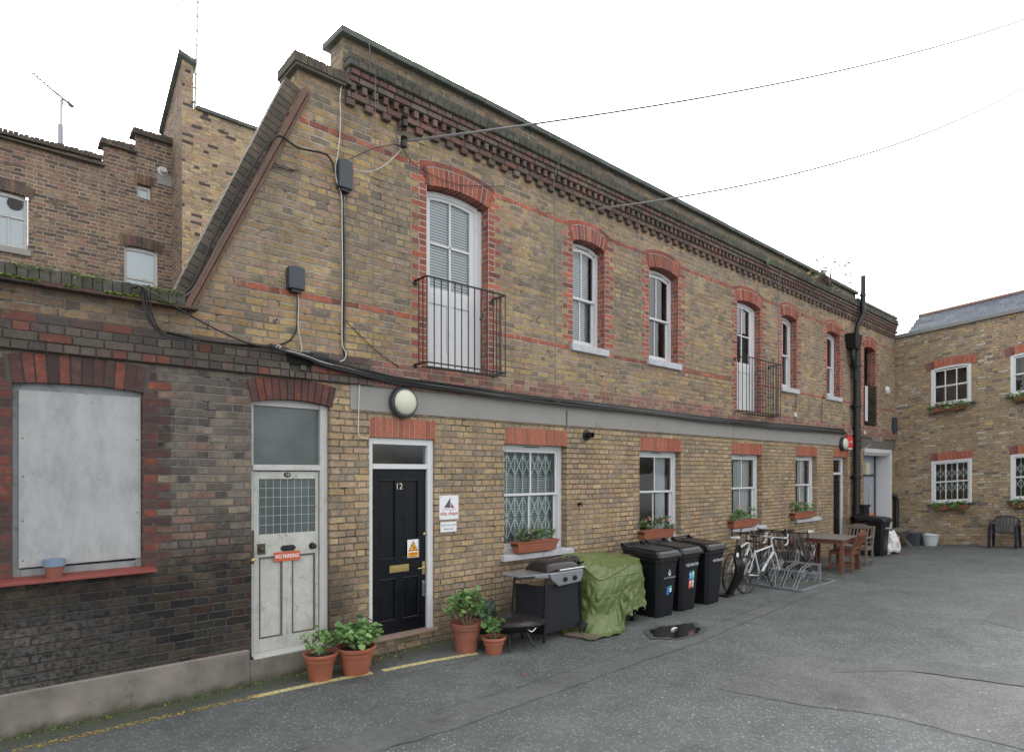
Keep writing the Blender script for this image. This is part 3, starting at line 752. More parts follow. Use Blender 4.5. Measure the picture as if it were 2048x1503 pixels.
def quoin(mb, x_edge, side, z0, z1, wide=.2275, narrow=.115):
    k0, k1 = math.floor(z0/C_+.5), math.floor(z1/C_)
    for k in range(k0, k1):
        w = (wide if k % 2 else narrow)+R.uniform(-.008, .008)
        xa, xb = (x_edge-w, x_edge) if side < 0 else (x_edge, x_edge+w)
        mb.cur = 1; mb.box(xa, xb, -.0045, .01, k*C_, (k+1)*C_); mb.cur = 0
        cuts = ([0, w] if R.random() < .7 else [0, w/2, w]) if k % 2 else [0, w]
        for a, b in zip(cuts, cuts[1:]):
            if side < 0: put_brick(mb, x_edge-b, x_edge-a, k*C_, (k+1)*C_, -.007)
            else: put_brick(mb, x_edge+a, x_edge+b, k*C_, (k+1)*C_, -.007)
def arch(mb, x0, x1, spring, rise, thick, y0, y1, n=None, gap=.014, splay=.0):
    """segmental arch of voussoirs"""
    w = x1-x0; rad = (w*w/4+rise*rise)/(2*rise); cx, cz = (x0+x1)/2, spring+rise-rad
    half = math.asin(w/2/rad)+splay
    n = n or max(3, round(2*half*(rad+thick/2)/.0775))
    for i in range(n):
        a0 = -half+2*half*i/n; a1 = -half+2*half*(i+1)/n
        ga0, ga1 = gap/2/rad, gap/2/rad
        yy = y0+R.uniform(-.003, .003)
        def P(a, r_, y): return (cx+r_*math.sin(a), y, cz+r_*math.cos(a))
        b0, b1 = a0+ga0, a1-ga1
        ro = rad+thick+R.uniform(-.006, .004)
        mb.hexa([P(b0, rad, yy), P(b1, rad, yy), P(b1, rad, y1), P(b0, rad, y1), P(b0, ro, yy), P(b1, ro, yy), P(b1, ro, y1), P(b0, ro, y1)])
    return cx, cz, rad, half
def arch_back(mb, x0, x1, spring, rise, thick, y0, y1, splay=0, n=16):
    w = x1-x0; rad = (w*w/4+rise*rise)/(2*rise); cx, cz = (x0+x1)/2, spring+rise-rad
    half = math.asin(w/2/rad)+splay
    for i in range(n):
        a0 = -half+2*half*i/n; a1 = -half+2*half*(i+1)/n
        P = lambda a, r_, y: (cx+r_*math.sin(a), y, cz+r_*math.cos(a))
        mb.hexa([P(a0, rad+.003, y0), P(a1, rad+.003, y0), P(a1, rad+.003, y1), P(a0, rad+.003, y1), P(a0, rad+thick, y0), P(a1, rad+thick, y0), P(a1, rad+thick, y1), P(a0, rad+thick, y1)])
for kd, x0, x1, z0, sp in UP:
    zb = ZB+.33 if kd != 'sash' else z0-.02
    red = MB(); rmort = red; quoin(red, x0, -1, zb, sp+.30); quoin(red, x1, 1, zb, sp+.30)
    arch(red, x0-.005, x1+.005, sp, RISE, .215, -.010, .16, splay=.0)
    red.cur = 1; arch_back(rmort, x0-.03, x1+.03, sp, RISE, .214, -.0045, .155, splay=.0)
    # hood course of bricks laid flat over the arch
    w = x1-x0+.02; rad = (w*w/4+RISE**2)/(2*RISE)+.232; cx, cz = (x0+x1)/2, sp+RISE-rad+.232
    hf = math.asin((w/2+.09)/rad); nb = max(4, round(2*hf*rad/.2275))
    for i in range(nb):
        a0, a1 = -hf+2*hf*i/nb+.004, -hf+2*hf*(i+1)/nb-.004
        P = lambda a, r_, y: (cx+r_*math.sin(a), y, cz+r_*math.cos(a))
        red.cur = 0; red.hexa([P(a0, rad, -.009), P(a1, rad, -.009), P(a1, rad, .02), P(a0, rad, .02), P(a0, rad+.066, -.009), P(a1, rad+.066, -.009), P(a1, rad+.066, .02), P(a0, rad+.066, .02)])
        red.cur = 1; rmort.hexa([P(a0-.006, rad-.01, -.0045), P(a1+.006, rad-.01, -.0045), P(a1+.006, rad-.01, .02), P(a0-.006, rad-.01, .02), P(a0-.006, rad+.074, -.0045), P(a1+.006, rad+.074, -.0045), P(a1+.006, rad+.074, .02), P(a0-.006, rad+.074, .02)])
    mk('window_surround', red, [m['red'], m['mortar']], house)
# soldier-course lintels of the ground floor
for x0, x1, z in [(3.575, 4.49, 2.523), (5.64, 6.88, 2.509), (8.69, 9.93, 2.489), (11.75, 13.03, 2.494), (14.68, 15.87, 2.514), (16.89, 17.83, 2.522)]:
    n = round((x1-x0)/.076); w = (x1-x0)/n
    lt = MB(); lt.cur = 1; lt.box(x0, x1, -.004, .29, z+.002, z+.222); lt.cur = 0
    for i in range(n):
        y = -.009+R.uniform(-.001, .001)
        lt.box(x0+i*w+.005, x0+(i+1)*w-.005, y, .05, z, z+.224)
    mk('lintel', lt, [m['redclean'], m['mortar']], house)
# arch over the old door and its sooty voussoirs
oa = om = MB()
arch(oa, D14[0]-.0, D14[1]+.02, 2.825, .05, .225, -.016, .09, splay=.0, gap=.012)
oa.cur = 1; arch_back(om, D14[0]-.0, D14[1]+.02, 2.825, .05, .222, -.006, .085, splay=.0)
mk('door_arch', oa, [m['redsoot'], m['mortard']], house)

# ---- string course, concrete band
def band_run(mb, x0, x1, y_low, y_mid, y_up):
    mb.cur = 1
    mb.box(x0, x1, y_low+.012, .02, ZB+.002, ZB+2*C_)
    mb.box(x0, x1, y_mid+.012, .02, ZB+2*C_, ZB+3*C_); mb.box(x0, x1, y_up+.006, .02, ZB+3*C_, ZB+4*C_); mb.cur = 0
    course(mb, x0, x1, ZB, C_, y_low, .115, depth=.12)
    course(mb, x0, x1, ZB+C_, C_, y_low-.004, .2275, depth=.12)
    course(mb, x0, x1, ZB+2*C_, C_, y_mid, .115, depth=.1)
    course(mb, x0, x1, ZB+3*C_, C_, y_up, .2275, depth=.1)
band = MB(); bandr = MB()
band_run(band, 1.70, 2.62, -.060, -.035, -.02)
# the broken spot in the course beside the cable bundle
band.cur = 1; band.box(2.62, 2.86, -.01, .02, ZB+.002, ZB+2.0*C_); band.cur = 0
course(band, 2.62, 2.86, ZB, C_*.95, -.06, .115, depth=.12)
course(band, 2.74, 2.83, ZB+1.1*C_, C_*.8, -.05, .115, depth=.1)
band_run(band, 2.86, 3.6, -.060, -.035, -.02)
band_run(bandr, 3.6, 21.6, -.060, -.030, -.012)
hole = MB(); hole.box(2.60, 2.88, -.052, -.008, ZB+1.9*C_, ZB+3.6*C_)
mk('string_course', band, [m['band'], m['mortard']], house, bevel=.005); mk('red_string_course', bandr, [m['bandr'], m['mortar']], house, bevel=.004)
cb = MB()
for a, b in ((3.33, 6.868), (6.874, 11.776), (11.784, 17.05), (17.055, 18.6)): cb.box(a, b, -.018, .02, 2.815, ZB+.001)
mk('concrete_band', cb, m['concrete'], house, bevel=.004)
cb = MB(); cb.box(18.62, 21.58, -.015, .02, 2.80, ZB+.001); mk('rendered_band', cb, m['render'], house)

# ---- cornice
co = com = MB(); z = 80*C_
X0, X1 = 3.27, 21.5
def dent(x0, x1, z0, per, w, y):
    x = x0
    while x < x1-w:
        j = R.uniform(-.004, .004); yy = y+R.uniform(-.006, .006)
        if R.random() > .012: co.box(x+j, x+w+j, yy, .03, z0+.003, z0+C_-.003)
        x += per
dent(X0, X1, 80*C_, .2275, .105, -.055)
co.cur = 1; com.box(X0, X1, -.045, .02, 81*C_, 82*C_); co.cur = 0; course(co, X0, X1, 81*C_, C_, -.058, .2275, depth=.08)
x = X0
while x < X1:                                 # dog-tooth course, bricks laid cornerwise
    s_ = .068+R.uniform(-.003, .003); zc0, zc1 = 82*C_+.004, 83.15*C_
    co.hexa([(x, .02, zc0), (x+s_, -.075+.02, zc0), (x+2*s_, .02, zc0), (x+s_, .06, zc0), (x, .02, zc1), (x+s_, -.055, zc1), (x+2*s_, .02, zc1), (x+s_, .06, zc1)])
    co.box(x+s_*.55, x+s_*1.45, -.085+R.uniform(-.006, .006), .0, zc0, zc1-.004)
    x += .137
co.cur = 1; com.box(X0, X1, -.07, .02, 83.15*C_, 84.1*C_); co.cur = 0; course(co, X0, X1, 83.2*C_, .9*C_, -.095, .2275, depth=.12)
co.cur = 1; com.box(X0, X1, -.10, .02, 84.1*C_, 85*C_); co.cur = 0; course(co, X0, X1, 84.1*C_, .9*C_, -.115, .115, depth=.14)
mk('cornice', co, [m['corn'], m['mortard']], house, bevel=.004, seg=1)
ml = com = MB()
for k, (za, yy) in enumerate(((85*C_, -.15), (86*C_, -.13))):
    course(ml, X0-.02, X1, za, C_, yy, .2275 if k else .115, depth=.16); ml.cur = 1; com.box(X0-.01, X1, yy+.012, .02, za, za+C_-.006); ml.cur = 0
mk('mossy_ledge', ml, [m['mossb'], m['mortard']], house, bevel=.008)
cp = MB(); x = 3.19
while x < 18.35:
    L = min(.92, 18.38-x); j = R.uniform(-.004, .004)
    cp.hexa([(x+.003, -.085, 6.955+j), (x+L-.003, -.085, 6.955+j), (x+L-.003, .42, 6.985+j), (x+.003, .42, 6.985+j),
             (x+.003, -.085, 7.03+j), (x+L-.003, -.085, 7.03+j), (x+L-.003, .42, 7.06+j), (x+.003, .42, 7.06+j)]); x += L
x = 18.42
while x < 21.5:
    L = min(.92, 21.66-x); cp.box(x+.003, x+L-.003, -.07, .42, 6.81, 6.875); x += L
mk('coping', cp, m['copings'], house, bevel=.008)
# left shoulder of the parapet, brick-on-edge coping
sh = shm = MB(); x = 2.66
while x < 3.27:
    sh.hexa([(x+.003, -.09, 6.40), (x+.068, -.09, 6.40), (x+.068, .40, 6.40), (x+.003, .40, 6.40), (x+.003, -.075, 6.515+R.uniform(-.008, .008)), (x+.068, -.075, 6.515), (x+.068, .40, 6.50), (x+.003, .40, 6.50)]); x += .0725
sh.cur = 1; shm.box(2.68, 3.25, -.075, .39, 6.37, 6.49)
# raking edge of bricks on edge
a, b = Vector((1.585, 0, 3.62)), Vector((2.70, 0, 6.19)); L = (b-a).length; d = (b-a).normalized(); q = Vector((-d.z, 0, d.x))
n = int(L/.0765); sh.cur = 0
for i in range(n):
    p = a+d*(i*L/n); e = d*(L/n-.005); y0 = -.012+R.uniform(-.002, .002); o1 = q*R.uniform(-.0015, .0015); o2 = q*.105
    lo = -q*.055
    sh.hexa([p+lo+Vector((0, y0, 0)), p+lo+e+Vector((0, y0, 0)), p+lo+e+Vector((0, .15, 0)), p+lo+Vector((0, .15, 0)),
             p+o2+o1+Vector((0, y0, 0)), p+o2+o1+e+Vector((0, y0, 0)), p+o2+o1+e+Vector((0, .15, 0)), p+o2+o1+Vector((0, .15, 0))])
sh.cur = 1; shm.hexa([a-q*.03+Vector((0, 0, 0)), b-q*.03, b-q*.03+Vector((0, .14, 0)), a-q*.03+Vector((0, .14, 0)), a+q*.100, b+q*.100, b+q*.100+Vector((0, .14, 0)), a+q*.100+Vector((0, .14, 0))])
mk('raking_coping', sh, [m['edge'], m['edgem']], house, bevel=.004)
tb = MB()
tb.bar((1.63, -.035, 3.63), (2.80, -.035, 6.16), .05, .06, (0, -1, 0)); tb.bar((1.675, -.022, 3.61), (2.845, -.022, 6.14), .03, .03, (0, -1, 0))
mk('timber_edge_board', tb, m['timber'], house, bevel=.003)
mk('gap_shade_block', hole, simple('gap_shade_black', (.008, .008, .008), 1, bump=0), house)  # solid block, the shade of the broken gap put into its black colour
# plain plinth under the old door and brick step under no. 12
pl = MB(); pl.box(2.225, 3.16, -.030, .10, -.2, .235); mk('plinth', pl, m['plinth'], house, bevel=.008)

# ---- windows
def frame_rect(mb, x0, x1, z0, z1, w, y0, y1, wt=None, wb_=None, rise=0, n=8):
    wt = w if wt is None else wt; wb_ = w if wb_ is None else wb_
    mb.box(x0, x0+w, y0, y1, z0, z1); mb.box(x1-w, x1, y0, y1, z0, z1)
    mb.box(x0+w, x1-w, y0, y1, z0, z0+wb_)
    if not rise: mb.box(x0+w, x1-w, y0, y1, z1-wt, z1)
    else:
        for i in range(n):
            xa, xb = x0+w+(x1-x0-2*w)*i/n, x0+w+(x1-x0-2*w)*(i+1)/n
            ra, rb = [rise*(1-((xx-(x0+x1)/2)/((x1-x0)/2))**2) for xx in (xa, xb)]
            mb.hexa([(xa, y0, z1-wt+ra*.9), (xb, y0, z1-wt+rb*.9), (xb, y1, z1-wt+rb*.9), (xa, y1, z1-wt+ra*.9), (xa, y0, z1+ra), (xb, y0, z1+rb), (xb, y1, z1+rb), (xa, y1, z1+ra)])
def blinds(parent, x0, x1, z0, z1, y, tilt=.5, step=.036, mat='blind'):
    mb = MB(); z = z0; mb.cur = 1; mb.quad((x0, y+.02, z0), (x1, y+.02, z0), (x1, y+.02, z1), (x0, y+.02, z1)); mb.cur = 0
    while z < z1:
        mb.quad((x0, y+.006, z), (x1, y+.006, z), (x1, y, z+step*.6), (x0, y, z+step*.6)); z += step
    return mk('blind', mb, [m[mat], m['slot']], parent, fix=False)
def curtain(parent, x0, x1, z0, z1, y, mat='curtain', amp=.02, wl=.07):
    mb = MB(); n = max(8, int((x1-x0)/.012))
    for i in range(n):
        xa, xb = x0+(x1-x0)*i/n, x0+(x1-x0)*(i+1)/n
        ya, yb = y+amp*math.sin(xa*2*PI/wl), y+amp*math.sin(xb*2*PI/wl)
        mb.quad((xa, ya, z0), (xb, yb, z0), (xb, yb, z1), (xa, ya, z1))
    return mk('curtain', mb, m[mat], parent, fix=False, smooth=True)
def sash_window(parent, x0, x1, z0, z1, yf, rise=0, mat='white', bars=1, mid=.5, fw=.055, blind=False, cur=None, vent=True, glass='glass', grille=False):
    f = MB(); frame_rect(f, x0, x1, z0, z1, fw, yf, yf+.09, wt=.06, wb_=.045, rise=rise)
    if vent: f.cur = 1; f.box((x0+x1)/2-.16, (x0+x1)/2+.16, yf-.004, yf, z1-.035+rise*.5, z1-.022+rise*.5); f.cur = 0
    wn_ = mk('window', f, [m[mat], m['ink']], parent, bevel=.003)
    ix0, ix1, iz0, iz1 = x0+fw, x1-fw, z0+.045, z1-.06
    zm = iz0+(iz1-iz0)*mid
    up = MB(); frame_rect(up, ix0, ix1, zm-.02, iz1, .042, yf+.015, yf+.045, wt=.045, wb_=.035, rise=rise*.9)
    for k in range(1, bars+1):
        xc = ix0+(ix1-ix0)*k/(bars+1); up.box(xc-.012, xc+.012, yf+.017, yf+.043, zm+.015, iz1-.03+rise*.85)
    mk('sash', up, m[mat], wn_, bevel=.002)
    lo = MB(); frame_rect(lo, ix0, ix1, iz0, zm+.012, .042, yf+.05, yf+.08, wt=.035, wb_=.07)
    for k in range(1, bars+1):
        xc = ix0+(ix1-ix0)*k/(bars+1); lo.box(xc-.012, xc+.012, yf+.052, yf+.078, iz0+.07, zm-.02)
    mk('sash', lo, m[mat], wn_, bevel=.002)
    for (za, zb, yy) in ((zm, iz1+rise*.9, yf+.03), (iz0+.05, zm, yf+.065)):
        p = MB(); p.quad((ix0+.03, yy, za), (ix1-.03, yy, za), (ix1-.03, yy, zb), (ix0+.03, yy, zb)); mk('pane', p, m[glass], wn_, fix=False)
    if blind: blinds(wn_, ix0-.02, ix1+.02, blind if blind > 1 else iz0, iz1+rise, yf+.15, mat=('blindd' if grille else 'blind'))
    if cur:
        for a, b in cur: curtain(wn_, a, b, iz0, iz1, yf+.16)
    return wn_
def stone_sill(parent, x0, x1, z, yf, h=.10, prot=.055, mat='sill'):
    s_ = MB(); s_.hexa([(x0, -prot, z-h), (x1, -prot, z-h), (x1, yf+.02, z-h), (x0, yf+.02, z-h), (x0, -prot, z-.008), (x1, -prot, z-.008), (x1, yf+.02, z+.012), (x0, yf+.02, z+.012)])
    return mk('sill', s_, m[mat], parent, bevel=.008)
def fill_back(mb, x0, x1, z0, z1, sp, y):       # brick behind frames at the arch corners
    pass
# upper floor
for i, (kd, x0, x1, z0, sp) in enumerate(UP):
    q_ = MB(); q_.quad((x0, .217, z0), (x0+.03, .217, z0), (x0+.03, .217, sp+.12), (x0, .217, sp+.12))
    q_.quad((x0, .217, sp+RISE*.7), (x1, .217, sp+RISE*.7), (x1, .217, sp+.14), (x0, .217, sp+.14)); mk('reveal', q_, m['brick_red'], house, fix=False)
    if kd == 'sash':
        cu = {2: [(x0+.35, x1-.06)], 4: [(x0+.05, x0+.3), (x1-.3, x1-.05)], 5: [(x0+.05, x1-.05)]}.get(i)
        wn_ = sash_window(house, x0, x1, z0, sp-.015, .145, RISE, bars=1, blind=(1 if i == 1 else False), cur=cu if i != 2 else None)
        stone_sill(wn_, x0-.06, x1+.06, z0, .125, h=.115)
    elif kd == 'french':
        f = MB(); frame_rect(f, x0, x1, z0, sp-.015, .075, .135, .215, wt=.06, wb_=.03, rise=RISE)
        f.box(x1-.12, x1-.075, .14, .2, z0, sp+.02)
        fr = mk('french_window', f, m['white'], house, bevel=.003)
        lx0, lx1, lz0, lz1 = x0+.078, x1-.122, z0+.03, sp-.03
        lf = MB(); zr = z0+1.0
        lf.box(lx0, lx0+.075, .15, .19, lz0, zr-.06); lf.box(lx1-.075, lx1, .15, .19, lz0, zr-.06)
        frame_rect(lf, lx0+.0, lx1, zr-.06, lz1, .075, .150, .19, wt=.07, wb_=.09, rise=RISE*.8)
        lf.box(lx0+.075, lx1-.075, .150, .19, zr-.17, zr-.06); lf.box(lx0+.075, lx1-.075, .150, .19, lz0, lz0+.19)
        lf.box(lx0+.075, lx1-.075, .165, .18, lz0+.19, zr-.17)
        xc = (lx0+lx1)/2; lf.box(xc-.05, xc+.05, .152, .19, lz0+.19, zr-.17)
        lf.box(xc-.014, xc+.014, .153, .187, zr+.03, lz1); zmid = zr+(lz1-zr)*.5; lf.box(lx0+.07, lx1-.07, .153, .187, zmid-.012, zmid+.016)
        mk('door_leaf', lf, m['white'], fr, bevel=.003)
        p = MB(); p.quad((lx0+.05, .17, zr), (lx1-.05, .17, zr), (lx1-.05, .17, lz1+.06), (lx0+.05, .17, lz1+.06)); mk('pane', p, m['glass'], fr, fix=False)
        if i == 0: blinds(fr, lx0+.03, lx1-.03, zr-.02, lz1+.10, .20)
    else:
        f = MB(); frame_rect(f, x0, x1, z0, sp, .06, .2, .215, rise=RISE); f.box(x0+.30, x0+.34, .2, .23, z0, sp)
        fr = mk('window', f, m['darkmetal'], house)
        p = MB(); p.quad((x0+.05, .208, z0), (x1-.05, .208, z0), (x1-.05, .208, sp+.08), (x0+.05, .208, sp+.08)); mk('pane', p, m['glassd'], fr, fix=False)
        p = MB(); p.box(x0-.02, x1+.02, -.03, -.018, z0+.02, z0+1.15); mk('glass_guard', p, m['glassd'], fr)
        p = MB(); p.box(x0-.03, x0+.16, -.045, -.032, z0+.12, z0+1.1); mk('white_panel', p, m['white'], fr)
# ground floor
def grille(parent, x0, x1, z0, z1, y, mat='grey'):
    mb = MB(); n = max(2, round((x1-x0)/.15)); w = (x1-x0)/n
    for i in range(n+1): mb.bar((x0+i*w, y, z0), (x0+i*w, y, z1), .016, .018, (0, 1, 0))
    h = .30; z = z0+.03
    zz = [z0+.10+k*h for k in range(int((z1-z0-.2)/h)+1)]
    for i in range(n):
        for k, za in enumerate(zz):
            if k % 3 == 2: continue
            zb = min(za+h, z1-.02); a, b = x0+i*w, x0+(i+1)*w
            if (i+k) % 2: a, b = b, a
            mb.bar((a, y-.008, za), (b, y-.008, zb), .015, .003, (0, 1, 0)); 
            mb.bar((a, y-.012, zb), (b, y-.012, za), .015, .003, (0, 1, 0))
    return mk('security_grille', mb, m[mat], parent, fix=False)
for i, (x0, x1, z0, z1) in enumerate(LOW):
    cu = {1: [(x1-.42, x1-.1)], 2: [(x0+.55, x1-.08)], 3: [(x0+.08, x0+.35), (x1-.5, x1-.1)]}.get(i)
    wn_ = sash_window(house, x0, x1, z0+.012, z1, .115, 0, bars=1, mid=.54, fw=.075, blind=(1 if i == 0 else False), cur=cu, grille=(i == 0))
    if i == 0: grille(wn_, x0+.08, x1-.08, z0+.08, z1-.08, .225)
    if i == 1:
        d = MB(); d.box(9.45, 9.65, .85, .945, 1.85, 2.15); d.box(9.25, 9.6, .8, .945, 1.62, 1.70); mk('wall_cabinet', d, m['ink'], wn_)
    stone_sill(wn_, x0-.06, x1+.085, z0, .115, h=.085, prot=.075)
wl_ = MB(); wl_.box(5.66, 5.9, .06, .112, .99, 1.12)

# ---- doors
d14 = MB()
x0, x1 = D14[0]+.0, D14[1]-.005
d14.box(x0, x0+.045, .07, .16, .235, 2.86); d14.box(x1-.085, x1, .05, .16, .235, 2.9); d14.box(x0+.045, x1-.085, .075, .16, 2.80, 2.90)
d14.box(x0+.03, x1-.07, .055, .16, 2.135, 2.195)
fr = mk('door_frame', d14, m['whiteold'], house, bevel=.004)
p = MB(); p.box(x0+.045, x1-.085, .10, .11, 2.195, 2.80); mk('fanlight', p, m['frost'], fr)
th = MB(); th.hexa([(x0+.02, -.02, .225), (x1-.06, -.02, .225), (x1-.06, .12, .235), (x0+.02, .12, .235), (x0+.02, -.02, .245), (x1-.06, -.02, .245), (x1-.06, .12, .27), (x0+.02, .12, .27)])
mk('threshold', th, m['whiteold'], fr, bevel=.003)
lx0, lx1 = x0+.05, x1-.09
df = MB(); Y0, Y1 = .085, .125
gx0, gx1, gz0, gz1 = lx0+.055, lx1-.035, 1.475, 2.045
df.box(lx0, gx0, Y0, Y1, .265, 2.125); df.box(gx1, lx1, Y0, Y1, .265, 2.125)
df.box(gx0, gx1, Y0, Y1, gz1, 2.125); df.box(gx0, gx1, Y0, Y1, 1.24, gz0); df.box(gx0, gx1, Y0, Y1, .265, .40)
xm0, xm1 = gx0+.245, gx0+.345
df.box(xm0, xm1, Y0, Y1, .40, 1.24); df.box(gx0, gx1, Y0+.022, Y1, .40, 1.24)
leaf = mk('door', df, m['crackle'], house, bevel=.004)
mo = MB()
for a, b in ((gx0, xm0), (xm1, gx1)):
    frame_rect(mo, a+.004, b-.004, .404, 1.236, .012, Y0+.006, Y0+.02)
mk('panel_moulding', mo, m['slab'], leaf)
p = MB(); p.box(gx0, gx1, .10, .106, gz0, gz1); mk('pane', p, m['frost'], leaf)
wi = MB()
for k in range(1, 8): xx = gx0+(gx1-gx0)*k/8; wi.box(xx-.0016, xx+.0016, .097, .1, gz0, gz1)
for k in range(1, 6): zz = gz0+(gz1-gz0)*k/6; wi.box(gx0, gx1, .0965, .0995, zz-.0016, zz+.0016)
mk('glazing_wire', wi, m['inkgrey'], leaf)
lb = MB(); c = W(577, 1095, .07)
lb.prism([(c.x-.085, c.z), (c.x-.06, c.z+.03), (c.x+.06, c.z+.03), (c.x+.085, c.z), (c.x+.06, c.z-.03), (c.x-.06, c.z-.03)], 'y', Y0-.012, Y0)
lb.box(c.x-.055, c.x+.055, Y0-.020, Y0-.012, c.z-.014, c.z+.014); mk('letterbox', lb, m['iron'], leaf, bevel=.003)
kn = MB(); c = W(627, 1091, .05); kn.lathe([(.0, -.06), (.028, -.055), (.032, -.035), (.014, -.025), (.014, -.008), (.036, -.006), (.038, 0)], (c.x, Y0, c.z), 14, 'y'); mk('door_knob', kn, m['iron'], leaf, smooth=True)
kp = MB(); c = W(523, 1098, .05); kp.box(c.x-.03, c.x+.05, Y0-.008, Y0, c.z-.055, c.z+.055); kp.lathe([(0, -.06), (.022, -.055), (.026, -.035), (.012, -.02), (.012, -.006)], (c.x+.005, Y0, c.z), 12, 'y')
kp.box(x0+.005, x0+.045, .052, .07, c.z-.14, c.z+.20); mk('lock', kp, simple('bronzed_plate', (.09, .075, .06), .45, .6), leaf, bevel=.002)
kq = MB(); c2 = W(512, 1119, .05); kq.lathe([(0, -.02), (.02, -.016), (.022, 0)], (x0+.03, .052, c2.z), 14, 'y'); mk('cylinder_lock', kq, m['brass'], leaf, smooth=True)
npl = MB(); c = W(575, 949, .08); npl.lathe([(0, -.008), (.036, -.006), (.04, 0)], (c.x, Y0, c.z), 18, 'y'); 
npl.v = [(c.x+(v[0]-c.x)*1.0, v[1], c.z+(v[2]-c.z)*.72) for v in npl.v]
pn = mk('number_plate', npl, simple('enamel_brown', (.03, .02, .015), .3), leaf); text('door_number', '14', .042, m['gold'], leaf, (c.x, Y0-.0085, c.z))

x0, x1, zb, zt = D12
f = MB(); f.box(x0+.002, x0+.06, .03, .13, zb+.03, zt); f.box(x1-.085, x1-.002, .03, .13, zb+.03, zt); f.box(x0+.06, x1-.085, .03, .13, zt-.075, zt)
f.box(x0+.06, x1-.085, .028, .13, 2.155, 2.215)
fr = mk('door_frame', f, m['white'], house, bevel=.004)
p = MB(); p.box(x0+.06, x1-.085, .08, .086, 2.215, zt-.075); mk('fanlight', p, m['glass'], fr)
st = MB(); st.hexa([(x0+.02, -.05, zb-.0), (x1+.02, -.05, zb-.0), (x1+.02, .13, zb), (x0+.02, .13, zb), (x0+.02, -.05, zb+.03), (x1+.02, -.05, zb+.03), (x1+.02, .13, zb+.04), (x0+.02, .13, zb+.04)])
mk('threshold', st, simple('worn_step_timber', (.25, .18, .145), .8, var=.25, bump=.5), fr, bevel=.004)
lx0, lx1, Y0, Y1 = x0+.062, x1-.087, .07, .115
pan = [(lx0+.10, lx0+.325, 1.09, 2.02), (lx1-.335, lx1-.11, 1.09, 2.02), (lx0+.10, lx0+.325, .36, .845), (lx1-.335, lx1-.11, .36, .845)]
df = MB(); xs = [lx0, pan[0][0], pan[0][1], pan[1][0], pan[1][1], lx1]
for a, b in ((xs[0], xs[1]), (xs[2], xs[3]), (xs[4], xs[5])): df.box(a, b, Y0, Y1, .20, 2.153)
for a, b in ((xs[1], xs[2]), (xs[3], xs[4])):
    for za, zc in ((.20, .36), (.845, 1.09), (2.02, 2.153)): df.box(a, b, Y0, Y1, za, zc)
    df.box(a, b, Y0+.018, Y1, .36, 2.02)
leaf = mk('door', df, m['blackp'], house, bevel=.003)
mo = MB()
for a, b, za, zc in pan:
    w = .016
    for (p0, p1) in (((a, za), (b, za)), ((b, za), (b, zc)), ((b, zc), (a, zc)), ((a, zc), (a, za))):
        mo.tube([(p0[0], Y0+.004, p0[1]), (p1[0], Y0+.004, p1[1])], .009, 6)
mk('panel_moulding', mo, m['blackp'], leaf, smooth=True)
text('door_number', '12', .105, m['gold'], leaf, (W(798, 972, .07).x, Y0-.002, 1.945), ext=.002)
lb = MB(); c = W(799, 1136, .06); lb.box(c.x-.135, c.x+.135, Y0-.008, Y0, c.z-.042, c.z+.042); lb.box(c.x-.10, c.x+.10, Y0-.012, Y0-.008, c.z-.022, c.z+.022); mk('letterbox', lb, m['brass'], leaf, bevel=.003)
kn = MB(); c = W(850, 1067, .05); kn.lathe([(0, -.03), (.018, -.026), (.02, 0)], (lx1-.035, Y0, c.z), 14, 'y'); mk('cylinder_lock', kn, m['brass'], leaf, smooth=True)
hd = MB(); c = W(850, 1133, .05); hd.box(lx1-.055, lx1-.015, Y0-.006, Y0, c.z-.09, c.z+.07); hd.tube([(lx1-.035, Y0, c.z), (lx1-.035, Y0-.045, c.z), (lx1-.055, Y0-.05, c.z), (lx1-.15, Y0-.05, c.z-.005)], .009, 8); mk('door_handle', hd, m['brass'], leaf)
hd = MB(); c = W(849, 1175, .05); hd.box(lx1-.052, lx1-.018, Y0-.006, Y0, c.z-.10, c.z+.09); mk('pull_plate', hd, m['steel'], leaf, bevel=.01)

# black door further along and the recessed white porch
f = MB(); x0, x1, zt = 16.886, 17.822, 2.52
f.box(x0, x0+.07, .12, .22, .03, zt); f.box(x1-.09, x1, .12, .22, .03, zt); f.box(x0+.07, x1-.09, .12, .22, zt-.07, zt); f.box(x0+.07, x1-.09, .12, .22, 2.06, 2.12)
fr = mk('door_frame', f, m['white'], house, bevel=.004)
p = MB(); p.box(x0+.07, x1-.09, .16, .165, 2.12, zt-.07); mk('fanlight', p, m['glass'], fr)
df = MB(); df.box(x0+.07, x1-.09, .16, .20, .03, 2.06); df.box(x0+.15, x1-.17, .15, .16, .2, .9); df.box(x0+.15, x1-.17, .15, .16, 1.1, 1.95)
leaf = mk('door', df, m['blackp'], house, bevel=.006)
f = MB(); f.box(19.0, 21.22, -.03, .02, 2.68, 2.80); f.box(21.12, 21.2, -.03, .46, .0, 2.68); f.box(19.0, 21.12, .02, .44, 2.62, 2.68); f.box(21.2, 21.24, -.03, .0, 0, 2.68)
fr = mk('porch_surround', f, m['white'], house, bevel=.004)
df = MB(); df.box(19.10, 19.62, .40, .44, .0, 2.62); df.cur = 1; df.box(19.62, 19.80, .37, .43, 0, 2.62); df.box(21.0, 21.12, .37, .43, 0, 2.62); df.box(19.80, 21.0, .37, .43, 2.0, 2.08); df.cur = 2; df.box(19.80, 21.0, .39, .41, 0, 2.0); df.box(19.80, 21.0, .39, .41, 2.08, 2.62)
leaf = mk('door', df, [m['roomd'], m['darkmetal'], m['panel']], house)
